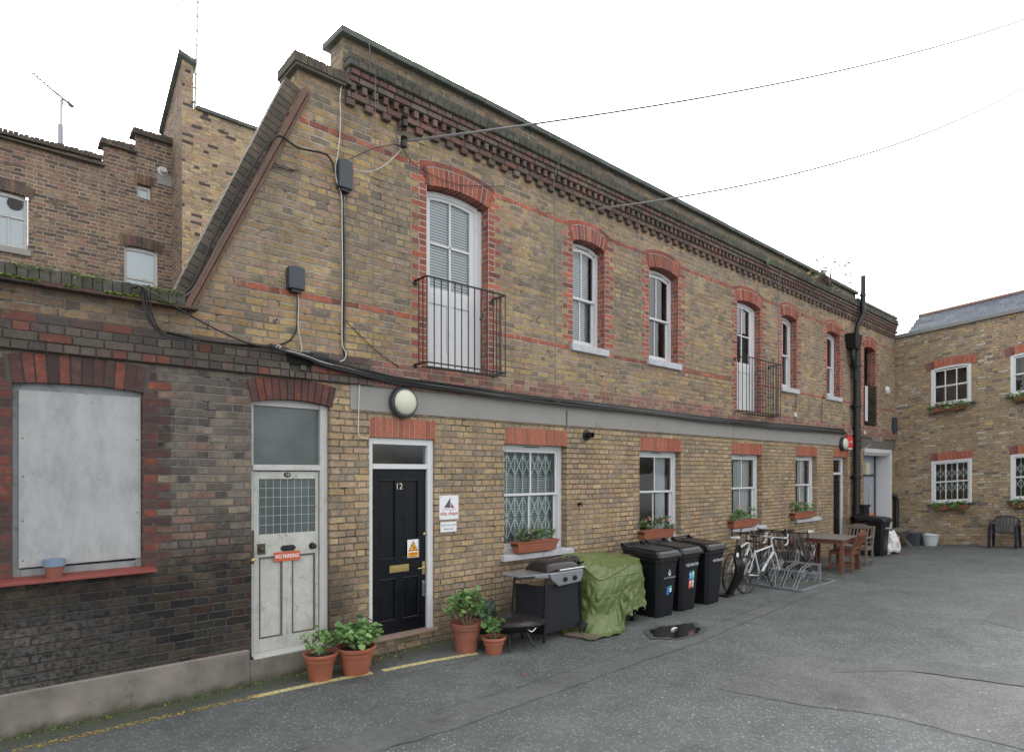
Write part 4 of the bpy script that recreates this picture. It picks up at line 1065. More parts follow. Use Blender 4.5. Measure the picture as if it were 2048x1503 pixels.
hd = MB(); hd.tube([(20.55, .33, .7), (20.55, .33, 1.75)], .018, 8); hd.tube([(20.55, .39, 1.6), (20.55, .33, 1.6)], .01, 6); hd.tube([(20.55, .39, .85), (20.55, .33, .85)], .01, 6); mk('door_handle', hd, m['steel'], leaf)

# ---- balcony railings
def railing(x0, x1, z0, z1, dep, n, ns=2):
    mb = MB()
    for z, w in ((z1, .012), (z0+.02, .011)):
        mb.bar((x0, -dep, z), (x1, -dep, z), .030, w*1.1); mb.bar((x0, -dep, z), (x0, .0, z), .030, w*1.1); mb.bar((x1, -dep, z), (x1, .0, z), .030, w*1.1)
    mb.bar((x0, -dep, z0-.03), (x1, -dep, z0-.03), .022, .012); mb.bar((x0+.02, -dep*.5, z0-.02), (x1-.02, -dep*.5, z0-.02), .03, .01)
    for i in range(n+1): xx = x0+(x1-x0)*i/n; mb.tube([(xx, -dep, z0-.02), (xx, -dep, z1)], .0075, 6)
    for k in range(1, ns): mb.tube([(x0, -dep*k/ns, z0), (x0, -dep*k/ns, z1)], .0075, 6); mb.tube([(x1, -dep*k/ns, z0), (x1, -dep*k/ns, z1)], .0075, 6)
    for xx in (x0, x1): mb.lathe([(.0, -.02), (.03, -.015), (.03, 0)], (xx, 0, z1-.03), 8, 'y'); mb.lathe([(.0, -.02), (.03, -.015), (.03, 0)], (xx, 0, z0), 8, 'y')
    o = mk('balcony_railing', mb, m['iron'], house); b = MB(); xx = x0+(x1-x0)*8/n
    b.lathe([(0, -.012), (.02, -.008), (.02, .008), (0, .012)], (xx, -dep, z1-.38), 10, 'y'); mk('boss', b, m['iron'], o)
railing(4.19, 5.42, 3.40, 4.435, .26, 12, 3); railing(11.85, 13.35, 3.33, 4.44, .26, 13, 3)

# ---------------------------------------------------------------- single-storey workshop at the near end
ws = thing('single_storey_building', 'low soot-blackened brick building with boarded window and mossy parapet', 'building', (-2, 0, 0))
wop = (.372, 1.297, 1.262, 2.93)
wbm = MB(); wall_panels(wbm, [-7, 1.70], -.3, lambda x: 3.64, [(*wop, .16, 1)])
wbm.quad((-7, 0, -.3), (-7, 5.5, -.3), (-7, 5.5, 3.64), (-7, 0, 3.64)); wbm.quad((-7, .33, 3.3), (1.7, .33, 3.3), (1.7, .33, 3.64), (-7, .33, 3.64))
mk('wall', wbm, [m['brick'], m['brick_red']], ws, fix=False)
b = MB(); b.quad((-7, .3, 3.4), (1.7, .3, 3.4), (1.7, 5.5, 3.4), (-7, 5.5, 3.4)); mk('roof', b, m['lead'], ws, fix=False)
b = MB(); b.box(-7, 1.69, .17, .25, 1.0, 3.2); mk('inner_wall', b, m['roomd'], ws)
red = MB(); quoin(red, wop[0], -1, wop[2], 3.06); quoin(red, wop[1], 1, wop[2], 3.06)
oa = om = red; red.cur = 0; arch(oa, wop[0]-.0, wop[1]+.0, 2.83, .03, .235, -.018, .12, splay=.0, gap=.013); red.cur = 1; arch_back(om, wop[0]-.03, wop[1]+.03, 2.83, .03, .232, -.008, .115, splay=.0)
mk('window_surround', red, [m['redsoot'], m['mortard']], ws)
band = MB(); band_run(band, -7, 1.70, -.060, -.035, -.02)
mk('string_course', band, [m['band'], m['mortard']], ws, bevel=.005)
cpb = MB(); x = -7
while x < 1.62:
    h = R.uniform(-.012, .008); cpb.box(x+.001, x+.0715, -.08, .36, 3.664, 3.785+h*.6); x += .0725
mk('coping', cpb, m['mossb'], ws, bevel=.01)
cpb = MB(); x = -7
while x < 1.70:
    L = min(.27, 1.73-x); cpb.box(x+.002, x+L-.002, -.12+R.uniform(-.008, .008), .37, 3.628, 3.644); cpb.box(x-.1, x+L-.104, -.095, .37, 3.646, 3.662); x += L
mk('tile_creasing', cpb, block_mat('creasing_tile', [(.12, .065, .05), (.075, .06, .05), (.16, .08, .055)], soot=.5, moss=.7), ws)
plm = MB(); plm.hexa([(-7, -.055, -.3), (2.225, -.05, -.3), (2.225, .02, -.3), (-7, .02, -.3), (-7, -.045, .352), (2.225, -.04, .345), (2.225, .02, .345), (-7, .02, .352)])
mk('plinth', plm, m['plinth'], ws, bevel=.012)
f = MB(); frame_rect(f, wop[0]+.003, wop[1]-.003, 1.262, 2.86, .05, .05, .14, wt=.09, wb_=.06); wn_ = mk('window', f, simple('weathered_grey_frame', (.25, .27, .28), .7, var=.2, dirt=.5, dirtc=(.12, .11, .10)), ws, bevel=.004)
bx0, bx1 = W(37, 950, .035).x, W(281, 950, .035).x
b = MB(); b.hexa([(bx0, .028, 1.335), (bx1, .028, 1.345), (bx1, .046, 1.345), (bx0, .046, 1.335), (bx0, .028, 2.785), (bx1, .028, 2.79), (bx1, .046, 2.79), (bx0, .046, 2.785)])
bd_ = mk('board', b, m['board'], wn_, bevel=.002); b = MB()
for q in range(4):
    for xx in ((bx0+.03, bx1-.03) if q % 2 else (bx0+.03,)): b = MB(); b.lathe([(0, -.003), (.006, -.002), (.007, 0)], (xx+R.uniform(-.006, .006), .028, 1.40+q*.33+R.uniform(-.03, .03)), 8, 'y'); mk('nail_head', b, m['slab'], bd_)
s_ = MB(); s_.hexa([(.10, -.13, 1.215), (1.385, -.13, 1.222), (1.385, .06, 1.225), (.10, .06, 1.22), (.10, -.13, 1.245), (1.385, -.13, 1.25), (1.385, .06, 1.268), (.10, .06, 1.262)])
mk('sill', s_, m['redpaint'], wn_, bevel=.005)

# pot on that sill
def pot_prof(r, h, rim, th=.012, taper=.72):
    return [(0, 0), (r*taper, 0), (r*.97, h-rim), (r*1.0, h-rim), (r*1.06, h-rim*.9), (r*1.06, h-.004), (r*1.04, h), (r*.96, h), (r*.92, h-rim), (r*.9, h-rim*1.1), (0, h-rim*1.1)]
c = W(109, 1150, -.075); t_ = thing('plant_pot', 'small terracotta pot with pale blue rim on the red window sill', 'plant pot', (c.x, -.06, 1.249))
b = MB(); b.lathe([(0, 0), (.052, 0), (.068, .095), (.064, .095), (.060, .09), (0, .09)], (c.x, -.06, 1.249), 20); mk('pot', b, m['terraold'], t_, smooth=True)
b = MB(); b.lathe([(.069, .092), (.075, .094), (.080, .150), (.071, .150), (.067, .10)], (c.x, -.06, 1.249), 20); mk('rim', b, m['bluep'], t_, smooth=True)

# ---------------------------------------------------------------- brick buildings behind
Y1_, Y2_ = 7.7, 8.5
sb = thing('stepped_brick_building', 'tall dark brown brick building with stepped parapet behind the low building', 'building', (-3, Y2_, 0))
P8 = lambda px, py: (W(px, py, Y2_).x, W(px, py, Y2_).z)
pts = [P8(-300, 191), P8(0, 272), P8(205, 322), P8(206, 286), P8(269, 302), P8(270, 266), P8(347, 288)]
xs = [p[0] for p in pts]
wnd = []
for (a, ytop, bb, ybot, rise) in ((-40, 372, 57, 500, .07), (274, 366, 303, 401, 0.0), (248, 487, 317, 590, .06)):
    x0, z1 = P8(a, ytop); x1, _ = P8(bb, ytop); 
    if a == -40: z1 = P8(0, 378)[1]
    z0 = P8(bb, ybot)[1]
    wnd.append((x0, x1, z0, z1, rise))
bm_ = MB(); ztop = lerp_top([(p[0]+(1e-3 if i in (3, 5) else 0), p[1]) for i, p in enumerate(pts)])
wall_panels(bm_, [xs[0], xs[2], xs[3], xs[4], xs[5], xs[6]+.3], 0, ztop, [(a, b_, c_, d_) for a, b_, c_, d_, e_ in wnd], y=Y2_, rev=.12, rmi=0)
bm_.quad((xs[6], Y2_, 0), (xs[6], Y2_+7, 0), (xs[6], Y2_+7, 7.5), (xs[6], Y2_, 7.5))
bm_.quad((xs[0], Y2_+.02, 0), (xs[6], Y2_+7, 0), (xs[6], Y2_+7, 7.5), (xs[0], Y2_+.02, 7.5))
mk('wall', bm_, [m['brick_dark']], sb, fix=False)
cm_ = MB()
for (xa, za), (xb, zb_) in ((pts[0], pts[2]), (pts[3], pts[4]), (pts[5], pts[6])):
    n = int((xb-xa)/.078)
    for i in range(n):
        x = xa+(xb-xa)*i/n; zz = za+(zb_-za)*i/n; cm_.box(x-.04 if i == 0 else x, x+.07, Y2_-.07, Y2_+.3, zz, zz+.10+R.uniform(-.01, .01))
    cm_.box(xa-.06, xb+.03, Y2_-.10, Y2_+.3, min(za, zb_)-.03, min(za, zb_)-.0)
mk('coping', cm_, m['edge'], sb)
DA = block_mat('dark_arch_brick', DARKB, soot=.5)
for k, (x0, x1, z0, z1, rise) in enumerate(wnd):
    n = max(4, round((x1-x0+.1)/.078)); arm = MB()
    if rise: arch(arm, x0-.05, x1+.05, z1-rise-.0, rise, .22, Y2_-.012, Y2_+.02)
    else:
        for i in range(n): w = (x1-x0+.1)/n; arm.box(x0-.05+i*w+.004, x0-.05+(i+1)*w-.004, Y2_-.012, Y2_+.02, z1, z1+.2)
    f = MB(); frame_rect(f, x0+.005, x1-.005, z0, z1-.02-rise*.6, .055, Y2_+.07, Y2_+.12, rise=rise*.5)
    zm = z0+(z1-z0)*(.5 if k != 1 else .0)
    if k == 0: zm = z0+(z1-z0)*.57
    if k == 2: zm = z0+(z1-z0)*.30
    if k != 1: f.box(x0+.05, x1-.05, Y2_+.075, Y2_+.11, zm-.02, zm+.02)
    if k == 0: f.box(x1-.30, x1-.28, Y2_+.075, Y2_+.1, z0, zm)
    wn_ = mk('window', f, m['whiteold'], sb); mk('arch', arm, DA, wn_)
    p = MB(); p.quad((x0+.03, Y2_+.10, z0+.02), (x1-.03, Y2_+.10, z0+.02), (x1-.03, Y2_+.10, z1), (x0+.03, Y2_+.10, z1)); mk('pane', p, m['glass'], wn_, fix=False)
    p = MB(); p.quad((x0+.03, Y2_+.115, z0+.02), (x1-.03, Y2_+.115, z0+.02), (x1-.03, Y2_+.115, z1), (x0+.03, Y2_+.115, z1)); mk('blind', p, m['blind'], wn_, fix=False)
    if k == 0:
        v = MB(); vc = P8(31, 404); v.lathe([(.10, -.02), (.12, -.02), (.12, 0), (.10, 0)], (vc[0], Y2_+.095, vc[1]), 20, 'y'); mk('vent', v, m['iron'], wn_)
        v = MB(); v.box(x0-.05, x1+.03, Y2_-.05, Y2_+.08, z0-.12, z0-.01); mk('sill', v, m['concrete'], wn_)
v = MB(); vc = P8(325, 343); v.lathe([(0, -.12), (.055, -.12), (.06, -.03), (.10, -.02), (.10, 0)], (vc[0], Y2_, vc[1]), 16, 'y'); mk('extractor_vent', v, m['whiteold'], sb)
v = MB(); v.box(vc[0]-.10, vc[0]+.24, Y2_-.006, Y2_+.01, vc[1]-.28, vc[1]-.05); mk('cement_patch', v, m['concrete'], sb)

tbd = thing('tall_brick_building', 'tall pale yellow brick building with raking party wall behind the long house', 'building', (5, Y1_, 0))
P7 = lambda px, py: (W(px, py, Y1_).x, W(px, py, Y1_).z)
xl = P7(364, 300)[0]; xr_ = P7(387, 200)[0]; zt0 = P7(364, 112)[1]; zt1 = P7(385, 217)[1]
x9, z9 = P7(530, 268)
bm_ = MB(); wall_panels(bm_, [xl, xr_, xr_+.001, 14], 0, lerp_top([(xl, zt0), (xr_, zt0-.12), (xr_+.001, zt1), (x9, zt1), (14, zt1)]), [], y=Y1_)
rr = (ray(325, 270)[1]/ray(325, 270)[0])*xl-DE                       # where the raking coping ends
zr = HE+(945-270)/1250*(DE+rr)/ray(325, 270)[1]
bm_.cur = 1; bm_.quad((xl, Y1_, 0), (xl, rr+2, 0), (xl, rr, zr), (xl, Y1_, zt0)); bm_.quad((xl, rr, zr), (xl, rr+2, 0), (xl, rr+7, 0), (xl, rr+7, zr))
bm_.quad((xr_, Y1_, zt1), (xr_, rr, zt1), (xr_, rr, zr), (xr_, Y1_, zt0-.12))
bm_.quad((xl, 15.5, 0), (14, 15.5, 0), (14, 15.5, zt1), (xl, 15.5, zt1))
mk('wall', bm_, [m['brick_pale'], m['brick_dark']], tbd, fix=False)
b = MB(); b.hexa([(xl-.08, Y1_-.08, zt0), (xr_+.04, Y1_-.08, zt0-.1), (xr_+.04, rr, zr-.06), (xl-.08, rr, zr), (xl-.08, Y1_-.08, zt0+.09), (xr_+.04, Y1_-.08, zt0-.01), (xr_+.04, rr, zr+.04), (xl-.08, rr, zr+.1)])
b.box(xr_+.05, 14, Y1_-.07, Y1_+.4, zt1, zt1+.08); mk('coping', b, m['copings'], tbd, bevel=.01)
# aerials
t_ = thing('tv_aerial', 'thin television aerial on a short pole above the stepped parapet', 'aerial', (W(122, 290, 9).x, 9, W(122, 290, 9).z))
b = MB(); A = W(121, 300, 9); B_ = W(123, 200, 9); b.tube([A, B_], .035, 8); mk('mast', b, m['silverpaint'], t_)
b = MB(); b.tube([A, W(121, 250, 9)], .05, 10); mk('flue_pipe', b, m['galv'], t_)
b = MB(); P0, P1 = W(62, 143, 9), W(147, 215, 9); b.tube([P0, P1], .03, 6); d = (P1-P0)
for k in range(13):
    p = P0+d*(k/13); e = .10+.06*(k/13); b.tube([p+Vector((-.06, -e, -.04)), p+Vector((.06, e, .04))], .016, 4)
p = P1
for k in range(-2, 3): b.tube([p+Vector((-.12, -.2, k*.09+.02)), p+Vector((.16, .22, k*.09))], .014, 4)
b.tube([p+Vector((0, 0, -.22)), p+Vector((0, 0, .2))], .006, 4); mk('antenna_head', b, m['galv'], t_)
t_ = thing('radio_mast', 'very tall thin lattice radio mast beside the raking party wall', 'mast', tuple(W(391, 215, Y1_+.2)))
b = MB()
A, B_ = W(390, 218, Y1_+.2), W(397, -40, Y1_+.2); b.tube([A, B_], .028, 8)
for k in range(9): p = A+(B_-A)*(k/9+.05); b.lathe([(.04, -.02), (.04, .02)], p, 8)
b.tube([A+Vector((0, 0, 1)), A+Vector((-.2, 0, 1))], .012, 5); mk('mast', b, m['silverpaint'], t_)
b = MB(); b.tube([W(392, 45, Y1_+.2), W(364, 2, Y1_+.2), W(362, -30, Y1_+.2)], .012, 4); b.tube([W(364, 3, Y1_+.2), W(392, -12, Y1_+.2)], .016, 5); mk('guy_arm', b, m['galv'], t_)

# ---------------------------------------------------------------- far brick building, street rising along it
fb = thing('far_brick_building', 'two-storey brown brick house with slate mansard roof closing the far end of the yard', 'house', (XF, -3, 0))
def FX3(s, y, z): return (XF+y, -s, z+KF*s)      # local (along, into wall, height)
class FM(MB):
    def add(s, vs, fs): MB.add(s, [FX3(*v) for v in vs], fs)
def fop(pxl, pxr, pyt, pyb):
    s0, z1 = FW(pxl, pyt); s1, _ = FW(pxr, pyt); z0 = FW(pxl, pyb)[1]; return s0, s1, z0, z1
FO = [fop(1862, 1942.5, 738, 813.6), fop(1862.6, 1944, 922, 1007), fop(2021, 2106, 708, 787.5), fop(2021, 2106, 907.5, 1001)]
FO[2] = (FO[2][0], FO[2][0]+FO[0][1]-FO[0][0], FO[0][2], FO[0][3]); FO[3] = (FO[3][0], FO[3][0]+FO[1][1]-FO[1][0], FO[1][2], FO[1][3])
ez = FW(1795, 677)[1]
bm_ = FM(); wall_panels(bm_, [-.3, 7.5], -1, lambda x: ez, FO, rev=.05, rmi=0)
bm_.quad((7.5, 0, -1), (7.5, 8, -1), (7.5, 8, ez), (7.5, 0, ez)); bm_.quad((-.3, 0, -1), (-.3, 8, -1), (-.3, 8, ez), (-.3, 0, ez))
mk('wall', bm_, [m['brick_far']], fb, fix=False)
b = FM(); b.box(-.2, 7.5, -.07, .3, ez, ez+.07); b.box(-.2, 7.5, .0, .25, ez+.07, ez+.12); mk('gutter_coping', b, m['lead'], fb)
b = FM(); rz0 = ez+.10; zt = FW(1818, 640)[1]+.18
nrow = 5; s0_ = FW(1806, 668)[0]+.1
for k in range(nrow):
    ya, yb = .10+.55*k/nrow, .10+.55*(k+1)/nrow; za, zb_ = rz0+(zt-rz0)*k/nrow, rz0+(zt-rz0)*(k+1)/nrow
    s = s0_+.18*k/nrow-(k % 2)*.12
    while s < 7.4:
        e = min(s+.27, 7.5); a = max(s, s0_+.16*k/nrow)
        b.hexa([(a+.003, ya-.02, za), (e-.003, ya-.02, za), (e-.003, ya+.0, za), (a+.003, ya+.0, za), (a+.003, yb-.02, zb_+.015), (e-.003, yb-.02, zb_+.015), (e-.003, yb, zb_+.015), (a+.003, yb, zb_+.015)]); s += .27
b.quad((s0_, .12, rz0-.02), (7.5, .12, rz0-.02), (7.5, .66, zt), (s0_+.17, .66, zt)); b.quad((s0_+.17, .66, zt), (7.5, .66, zt), (7.5, 8, zt), (s0_+.17, 8, zt)); b.quad((s0_, .12, rz0-.02), (s0_+.17, .66, zt), (s0_+.17, 8, zt), (s0_, 8, rz0-.02))
rf_ = mk('roof', b, block_mat('slates', [(.07, .08, .10), (.058, .066, .084), (.078, .088, .108), (.064, .073, .09)], rough=.9), fb)
b = FM(); s = s0_+.14
while s < 7.4: b.tube([(s+.004, .66, zt+.02), (s+.44, .66, zt+.02)], .065, 8); s += .45
mk('ridge_tiles', b, m['ridge'], rf_, smooth=True)
for k, (a, b_, z0, z1) in enumerate(FO):
    n = 11; w = (b_-a+.06)/n; ar = FM()
    if k in (0, 2): arch(ar, a-.03, b_+.03, z1-.035, .05, .235, -.014, .04, n=n, splay=.03)
    else:
        for i in range(n): ar.box(a-.03+i*w+.005, a-.03+(i+1)*w-.005, -.014+R.uniform(-.003, .003), .04, z1, z1+.225)
    f = FM(); frame_rect(f, a, b_, z0, z1, .075, -.004, .06, wt=.075, wb_=.05, rise=(.03 if k in (0, 2) else 0))
    a1, b1 = a+.075, b_-.075; zm = z0+(z1-z0)*.49
    frame_rect(f, a1, b1, zm, z1-.075, .035, .016, .05); frame_rect(f, a1, b1, z0+.05, zm+.02, .035, .036, .06, wb_=.06)
    for q in (1, 2): xx = a1+(b1-a1)*q/3; f.box(xx-.014, xx+.014, .018, .05, zm, z1-.08); f.box(xx-.014, xx+.014, .038, .06, z0+.05, zm)
    wn_ = mk('window', f, m['white'], fb, bevel=.002); mk('arch', ar, m['redfar'], wn_)
    p = FM(); p.quad((a1, .045, z0+.05), (b1, .045, z0+.05), (b1, .045, z1-.08), (a1, .045, z1-.08)); mk('pane', p, m['glass'], wn_, fix=False)
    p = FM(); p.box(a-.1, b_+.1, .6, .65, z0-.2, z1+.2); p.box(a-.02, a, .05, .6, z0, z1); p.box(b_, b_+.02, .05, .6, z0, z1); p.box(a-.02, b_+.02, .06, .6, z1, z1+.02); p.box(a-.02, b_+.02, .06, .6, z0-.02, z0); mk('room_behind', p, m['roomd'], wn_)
    if k in (1, 3):
        gg = FM(); nn = 6; w = (b1-a1)/nn
        for i in range(nn+1): gg.bar((a1+i*w, .075, z0+.05), (a1+i*w, .075, z1-.07), .016, .016)
        for i in range(nn):
            for r_ in range(2):
                za = z0+.32+r_*.42
                gg.bar((a1+i*w, .065, za), (a1+(i+1)*w, .065, za+.26), .016, .004, (0, 1, 0)); gg.bar((a1+(i+1)*w, .060, za), (a1+i*w, .060, za+.26), .016, .004, (0, 1, 0))
        mk('security_grille', gg, m['grey'], wn_, fix=False)
    sl = FM(); sl.box(a-.09, b_+.10, -.07, .03, z0-.05, z0-.003); mk('sill', sl, m['tubg'], wn_, bevel=.006)

# ---------------------------------------------------------------- foliage
def leaves(mb, centres, n, spread, size, rnd, flat=.55, sides=6):
    for _ in range(n):
        c = rnd.choice(centres)
        p = Vector(c)+Vector((rnd.gauss(0, 1)*spread[0], rnd.gauss(0, 1)*spread[1], rnd.gauss(0, 1)*spread[2]))
        nrm = Vector((rnd.uniform(-1, 1), rnd.uniform(-1, 1), rnd.uniform(.1, 1)/flat)).normalized()
        a = nrm.orthogonal().normalized(); b_ = nrm.cross(a); s = size*rnd.uniform(.45, 1.35); th = rnd.uniform(0, 6.28)
        vs = [p-nrm*s*.25]
        for k in range(sides):
            t = th+2*PI*k/sides; rr_ = s*(1+(.18 if k % 2 else -.08)); vs.append(p+a*math.cos(t)*rr_+b_*math.sin(t)*rr_+nrm*rnd.uniform(-.1, .1)*s)
        mb.add(vs, [(0, k+1, (k+1) % sides+1) for k in range(sides)])
def flowers(mb, pts, size, rnd):
    for c in pts:
        for _ in range(9):
            p = Vector(c)+Vector((rnd.gauss(0, 1), rnd.gauss(0, 1), rnd.gauss(0, 1)))*size*.55
            leaves(mb, [p], 2, (size*.2,)*3, size*.38, rnd, 1, 5)
def stems(mb, base, tips, r, rnd):
    for t in tips:
        b0 = Vector(base)+Vector((rnd.uniform(-1, 1), rnd.uniform(-1, 1), 0))*.03; t = Vector(t); mid = (b0+t)/2+Vector((rnd.uniform(-.03, .03), rnd.uniform(-.03, .03), .02))
        mb.tube(catmull([b0, mid, t], 4), r, 5, r2=r*.5)

def potted(px, py, r, h, label, mat, leafn, size, height, rad, style='bush', rimh=.045, rings=1, tilt=0, seed=1, name='potted_plant', flower=None, big=False):
    rnd = random.Random(seed); g0 = G(px, py); off = Vector((FX, FY, 0))*r*.72; c = Vector((g0.x+off.x, g0.y+off.y, 0))
    c.z = gz(c.x, c.y)
    t_ = thing(name, label, 'potted plant', c, local=True)
    b = MB()
    b.lathe([(0, 0), (r*.70, 0), (r*.74, .015), (r*.90, h*.66), (r*.93, h-rimh*1.9), (r*.96, h-rimh*1.85), (r*.97, h-rimh*1.1), (r*.98, h-rimh), (r*1.12, h-rimh*.75), (r*1.14, h-.008), (r*1.10, h), (r*1.0, h-.006), (r*.93, h-rimh), (0, h-rimh-.005)] if rimh < .055 else
            [(0, 0), (r*.72, 0), (r*.80, h*.5), (r*.83, h*.5), (r*.83, h*.53), (r*.92, h-rimh-.01), (r*1.02, h-rimh), (r*1.04, h-rimh*.5), (r*1.07, h-rimh*.45), (r*1.08, h), (r*.98, h), (r*.9, h-.03), (0, h-.035)], (0, 0, 0), 32)
    mk('pot', b, m[mat], t_, smooth=True)
    b = MB(); b.lathe([(0, 0), (r*.9, 0), (r*.9, .01), (0, .014)], (0, 0, h-rimh), 18); mk('soil', b, m['soil'], t_)
    st_ = MB(); lf = MB(); tips = []
    for _ in range(leafn//14+6):
        a = rnd.uniform(0, 6.28); q = rad*math.sqrt(rnd.random()); hh = h+height*rnd.uniform(.45, 1)*(1-.35*(q/rad)**2); tips.append((q*math.cos(a), q*math.sin(a), hh))
    stems(st_, (0, 0, h-rimh), tips, .006 if not big else .007, rnd); mk('stems', st_, m['stem'], t_, smooth=True)
    cs = tips if style == 'sparse' else tips+[tuple(Vector(t)*.8+Vector((0, 0, h*.2))) for t in tips]
    leaves(lf, cs, leafn, (.032, .032, .028), size, rnd); mk('foliage', lf, m['leaf'], t_, fix=False)
    if flower:
        fl = MB(); flowers(fl, flower, .02, rnd); mk('flowers', fl, m['petal'], t_, fix=False)
    return t_
potted(634, 1364, .158, .275, 'terracotta pot of straggly bare-stemmed geranium, in front of the cream door', 'terra', 110, .026, .22, .16, 'sparse', seed=3)
potted(706, 1353, .185, .29, 'large orange terracotta pot of bushy green geranium, left of the black door', 'terra', 620, .030, .24, .22, seed=5, rimh=.05)
potted(931, 1307, .185, .345, 'tall rimmed terracotta pot of leggy geranium, right of the black door', 'terraold', 520, .027, .40, .21, seed=8, rimh=.07, big=True, flower=[(.19, -.05, .53)])
potted(987, 1310, .128, .20, 'smallest terracotta pot with a single upright geranium, by the domed grill', 'terra', 110, .030, .24, .09, 'sparse', seed=11)

def trough(x0, x1, y0, y1, z, h, label, seed, flower='petal', fl=4, trail=False, T=None, leaf='leaf', lh=.13, name='flower_box', sz=.018):
    rnd = random.Random(seed); T = T or (lambda p: p); cls = FM if trail else MB
    org = T((( x0+x1)/2, (y0+y1)/2, z)); t_ = thing(name, label, 'flower box', org)
    b = cls(); tp = .82; xm, ym = (x0+x1)/2, (y0+y1)/2; dx, dy = (x1-x0)/2, (y1-y0)/2
    def ring(k, zz): return [(xm+sx*(dx*k if dx > dy else dx-(1-k)*.0-(dx*(1-k)*.5)), ym+sy*dy*k, zz) for sx, sy in ((-1, -1), (1, -1), (1, 1), (-1, 1))]
    def rg(ix, iy, zz): return [(xm+sx*(dx-ix), ym+sy*(dy-iy), zz) for sx, sy in ((-1, -1), (1, -1), (1, 1), (-1, 1))]
    R_ = [rg(.06, .035, z), rg(.02, .012, z+h*.84), rg(.008, .004, z+h*.86), rg(0, 0, z+h), rg(.014, .014, z+h), rg(.02, .02, z+h-.03)]
    vs = [v for r_ in R_ for v in r_]; fs = [(3, 2, 1, 0)]
    for k in range(len(R_)-1): fs += [(k*4+i, k*4+(i+1) % 4, k*4+4+(i+1) % 4, k*4+4+i) for i in range(4)]
    fs.append(tuple(range(len(vs)-4, len(vs)))); b.add(vs, fs); mk('trough', b, m['terra'] if not trail else m['terraold'], t_, bevel=.006)
    tips = [(rnd.uniform(x0+.04, x1-.04), rnd.uniform(y0+.03, y1-.03), z+h+rnd.uniform(.01, lh)) for _ in range(30)]
    s_ = cls(); s_.cur = 1; s_.box(x0+.022, x1-.022, y0+.022, y1-.022, z+h-.06, z+h-.028); s_.cur = 0
    for tt in tips[:16]: s_.tube([(tt[0]*.9+xm*.1, ym, z+h-.035), tt], .003, 4)
    mk('planting', s_, [m['stem'], m['soil']], t_)
    if trail: tips += [(rnd.uniform(x0, x1), y0-.03, z+h-rnd.uniform(-.02, .10)) for _ in range(16)]
    lf = MB(); T2 = [T(tt) for tt in tips]; leaves(lf, T2, 380, (.028, .028, .022), sz, rnd); mk('foliage', lf, m[leaf], t_, fix=False)
    if fl:
        f_ = MB(); T3 = [T((rnd.uniform(x0+.05, x1-.05), rnd.uniform(y0, y1), z+h+rnd.uniform(lh*.5, lh*1.25))) for _ in range(fl)]; flowers(f_, T3, .026, rnd); mk('flowers', f_, m[flower], t_, fix=False)
zs = [1.003, .978, .998, 1.043]
def tx(pl, pr, y=-.12): return W(pl, 1000, y).x, W(pr, 1000, y).x
a, b_ = tx(1034, 1119, -.14); trough(a, b_, -.155, .035, zs[0]-.0, .155, 'terracotta flower box of sprawling herbs on the sill of the grilled window', 21, fl=1, leaf='leafd', lh=.15)
a, b_ = tx(1288, 1352, -.14); trough(a, b_, -.15, .035, zs[1], .155, 'terracotta flower box with pink blooms on the sill behind the wheelie bins', 22, fl=5, lh=.2, leaf='leafd')
a, b_ = tx(1467, 1518, -.14); trough(a, b_, -.15, .035, zs[2], .155, 'terracotta flower box with pink and red blooms on the sill above the bicycles', 23, fl=5, lh=.22, flower='petal')
a, b_ = tx(1590, 1631, -.14); trough(a, b_, -.15, .035, zs[3], .15, 'terracotta flower box on the sill above the garden table', 24, fl=3, lh=.22, flower='petal')
for i, (lab, fl) in enumerate((('terracotta window box of trailing greenery under the upper left window of the far house', 3), ('terracotta window box of trailing ivy under the lower left window of the far house', 0),
                     ('terracotta window box cut by the picture edge, upper floor of the far house', 2), ('terracotta window box behind the plastic chair on the far house', 0))):
    a, b_, z0, z1 = FO[i]; trough(a+.03, b_-.02, -.24, -.08, z0-.19, .13, lab, 40+i, fl=fl, trail=True, T=lambda p: FX3(*p), leaf='leaf', lh=.10, flower='petalr', sz=.022)
# shrub growing out of the parapet
rnd = random.Random(77); c = Vector((15.9, -.02, 6.95)); t_ = thing('wall_shrub', 'wispy self-seeded shrub sprouting from the parapet ledge', 'shrub', c)
s_ = MB(); lf = MB(); tips = []
for k in range(15):
    px, py = rnd.uniform(1622, 1700), rnd.uniform(508, 558); tp = W(px, py, rnd.uniform(-.5, .1)); tips.append(tp)
    base = W(1655+rnd.uniform(-12, 12), 572, -.02); s_.tube(catmull([base, (base+tp)/2+Vector((0, 0, .12)), tp], 4), .012, 5, r2=.007)
mk('stems', s_, m['stem'], t_, smooth=True)
for tp in tips:
    for _ in range(4):
        d = Vector((rnd.uniform(-.25, .25), rnd.uniform(-.1, .1), rnd.uniform(-.15, .12))); p = tp+d; e = Vector((rnd.uniform(.10, .22), rnd.uniform(-.06, .06), rnd.uniform(-.02, .08)))
        w = Vector((0, .01, .035)); lf.add([p, p+e*.5+w, p+e, p+e*.5-w], [(0, 1, 2, 3)])
mk('foliage', lf, m['leafs'], t_, fix=False)
lf = MB(); base = [W(1655+rnd.uniform(-25, 30), 565+rnd.uniform(0, 18), -.12) for _ in range(14)]; leaves(lf, base, 90, (.06, .04, .04), .015, rnd); mk('undergrowth', lf, m['leafd'], t_, fix=False)
lf = MB(); base = [W(1535, 531, -.17)]; rr0 = base[0]
for _ in range(26): e = Vector((rnd.uniform(-.16, .16), rnd.uniform(-.1, .02), rnd.uniform(.05, .22))); lf.add([rr0, rr0+e*.5+Vector((.012, 0, 0)), rr0+e, rr0+e*.5-Vector((.012, 0, 0))], [(0, 1, 2, 3)])
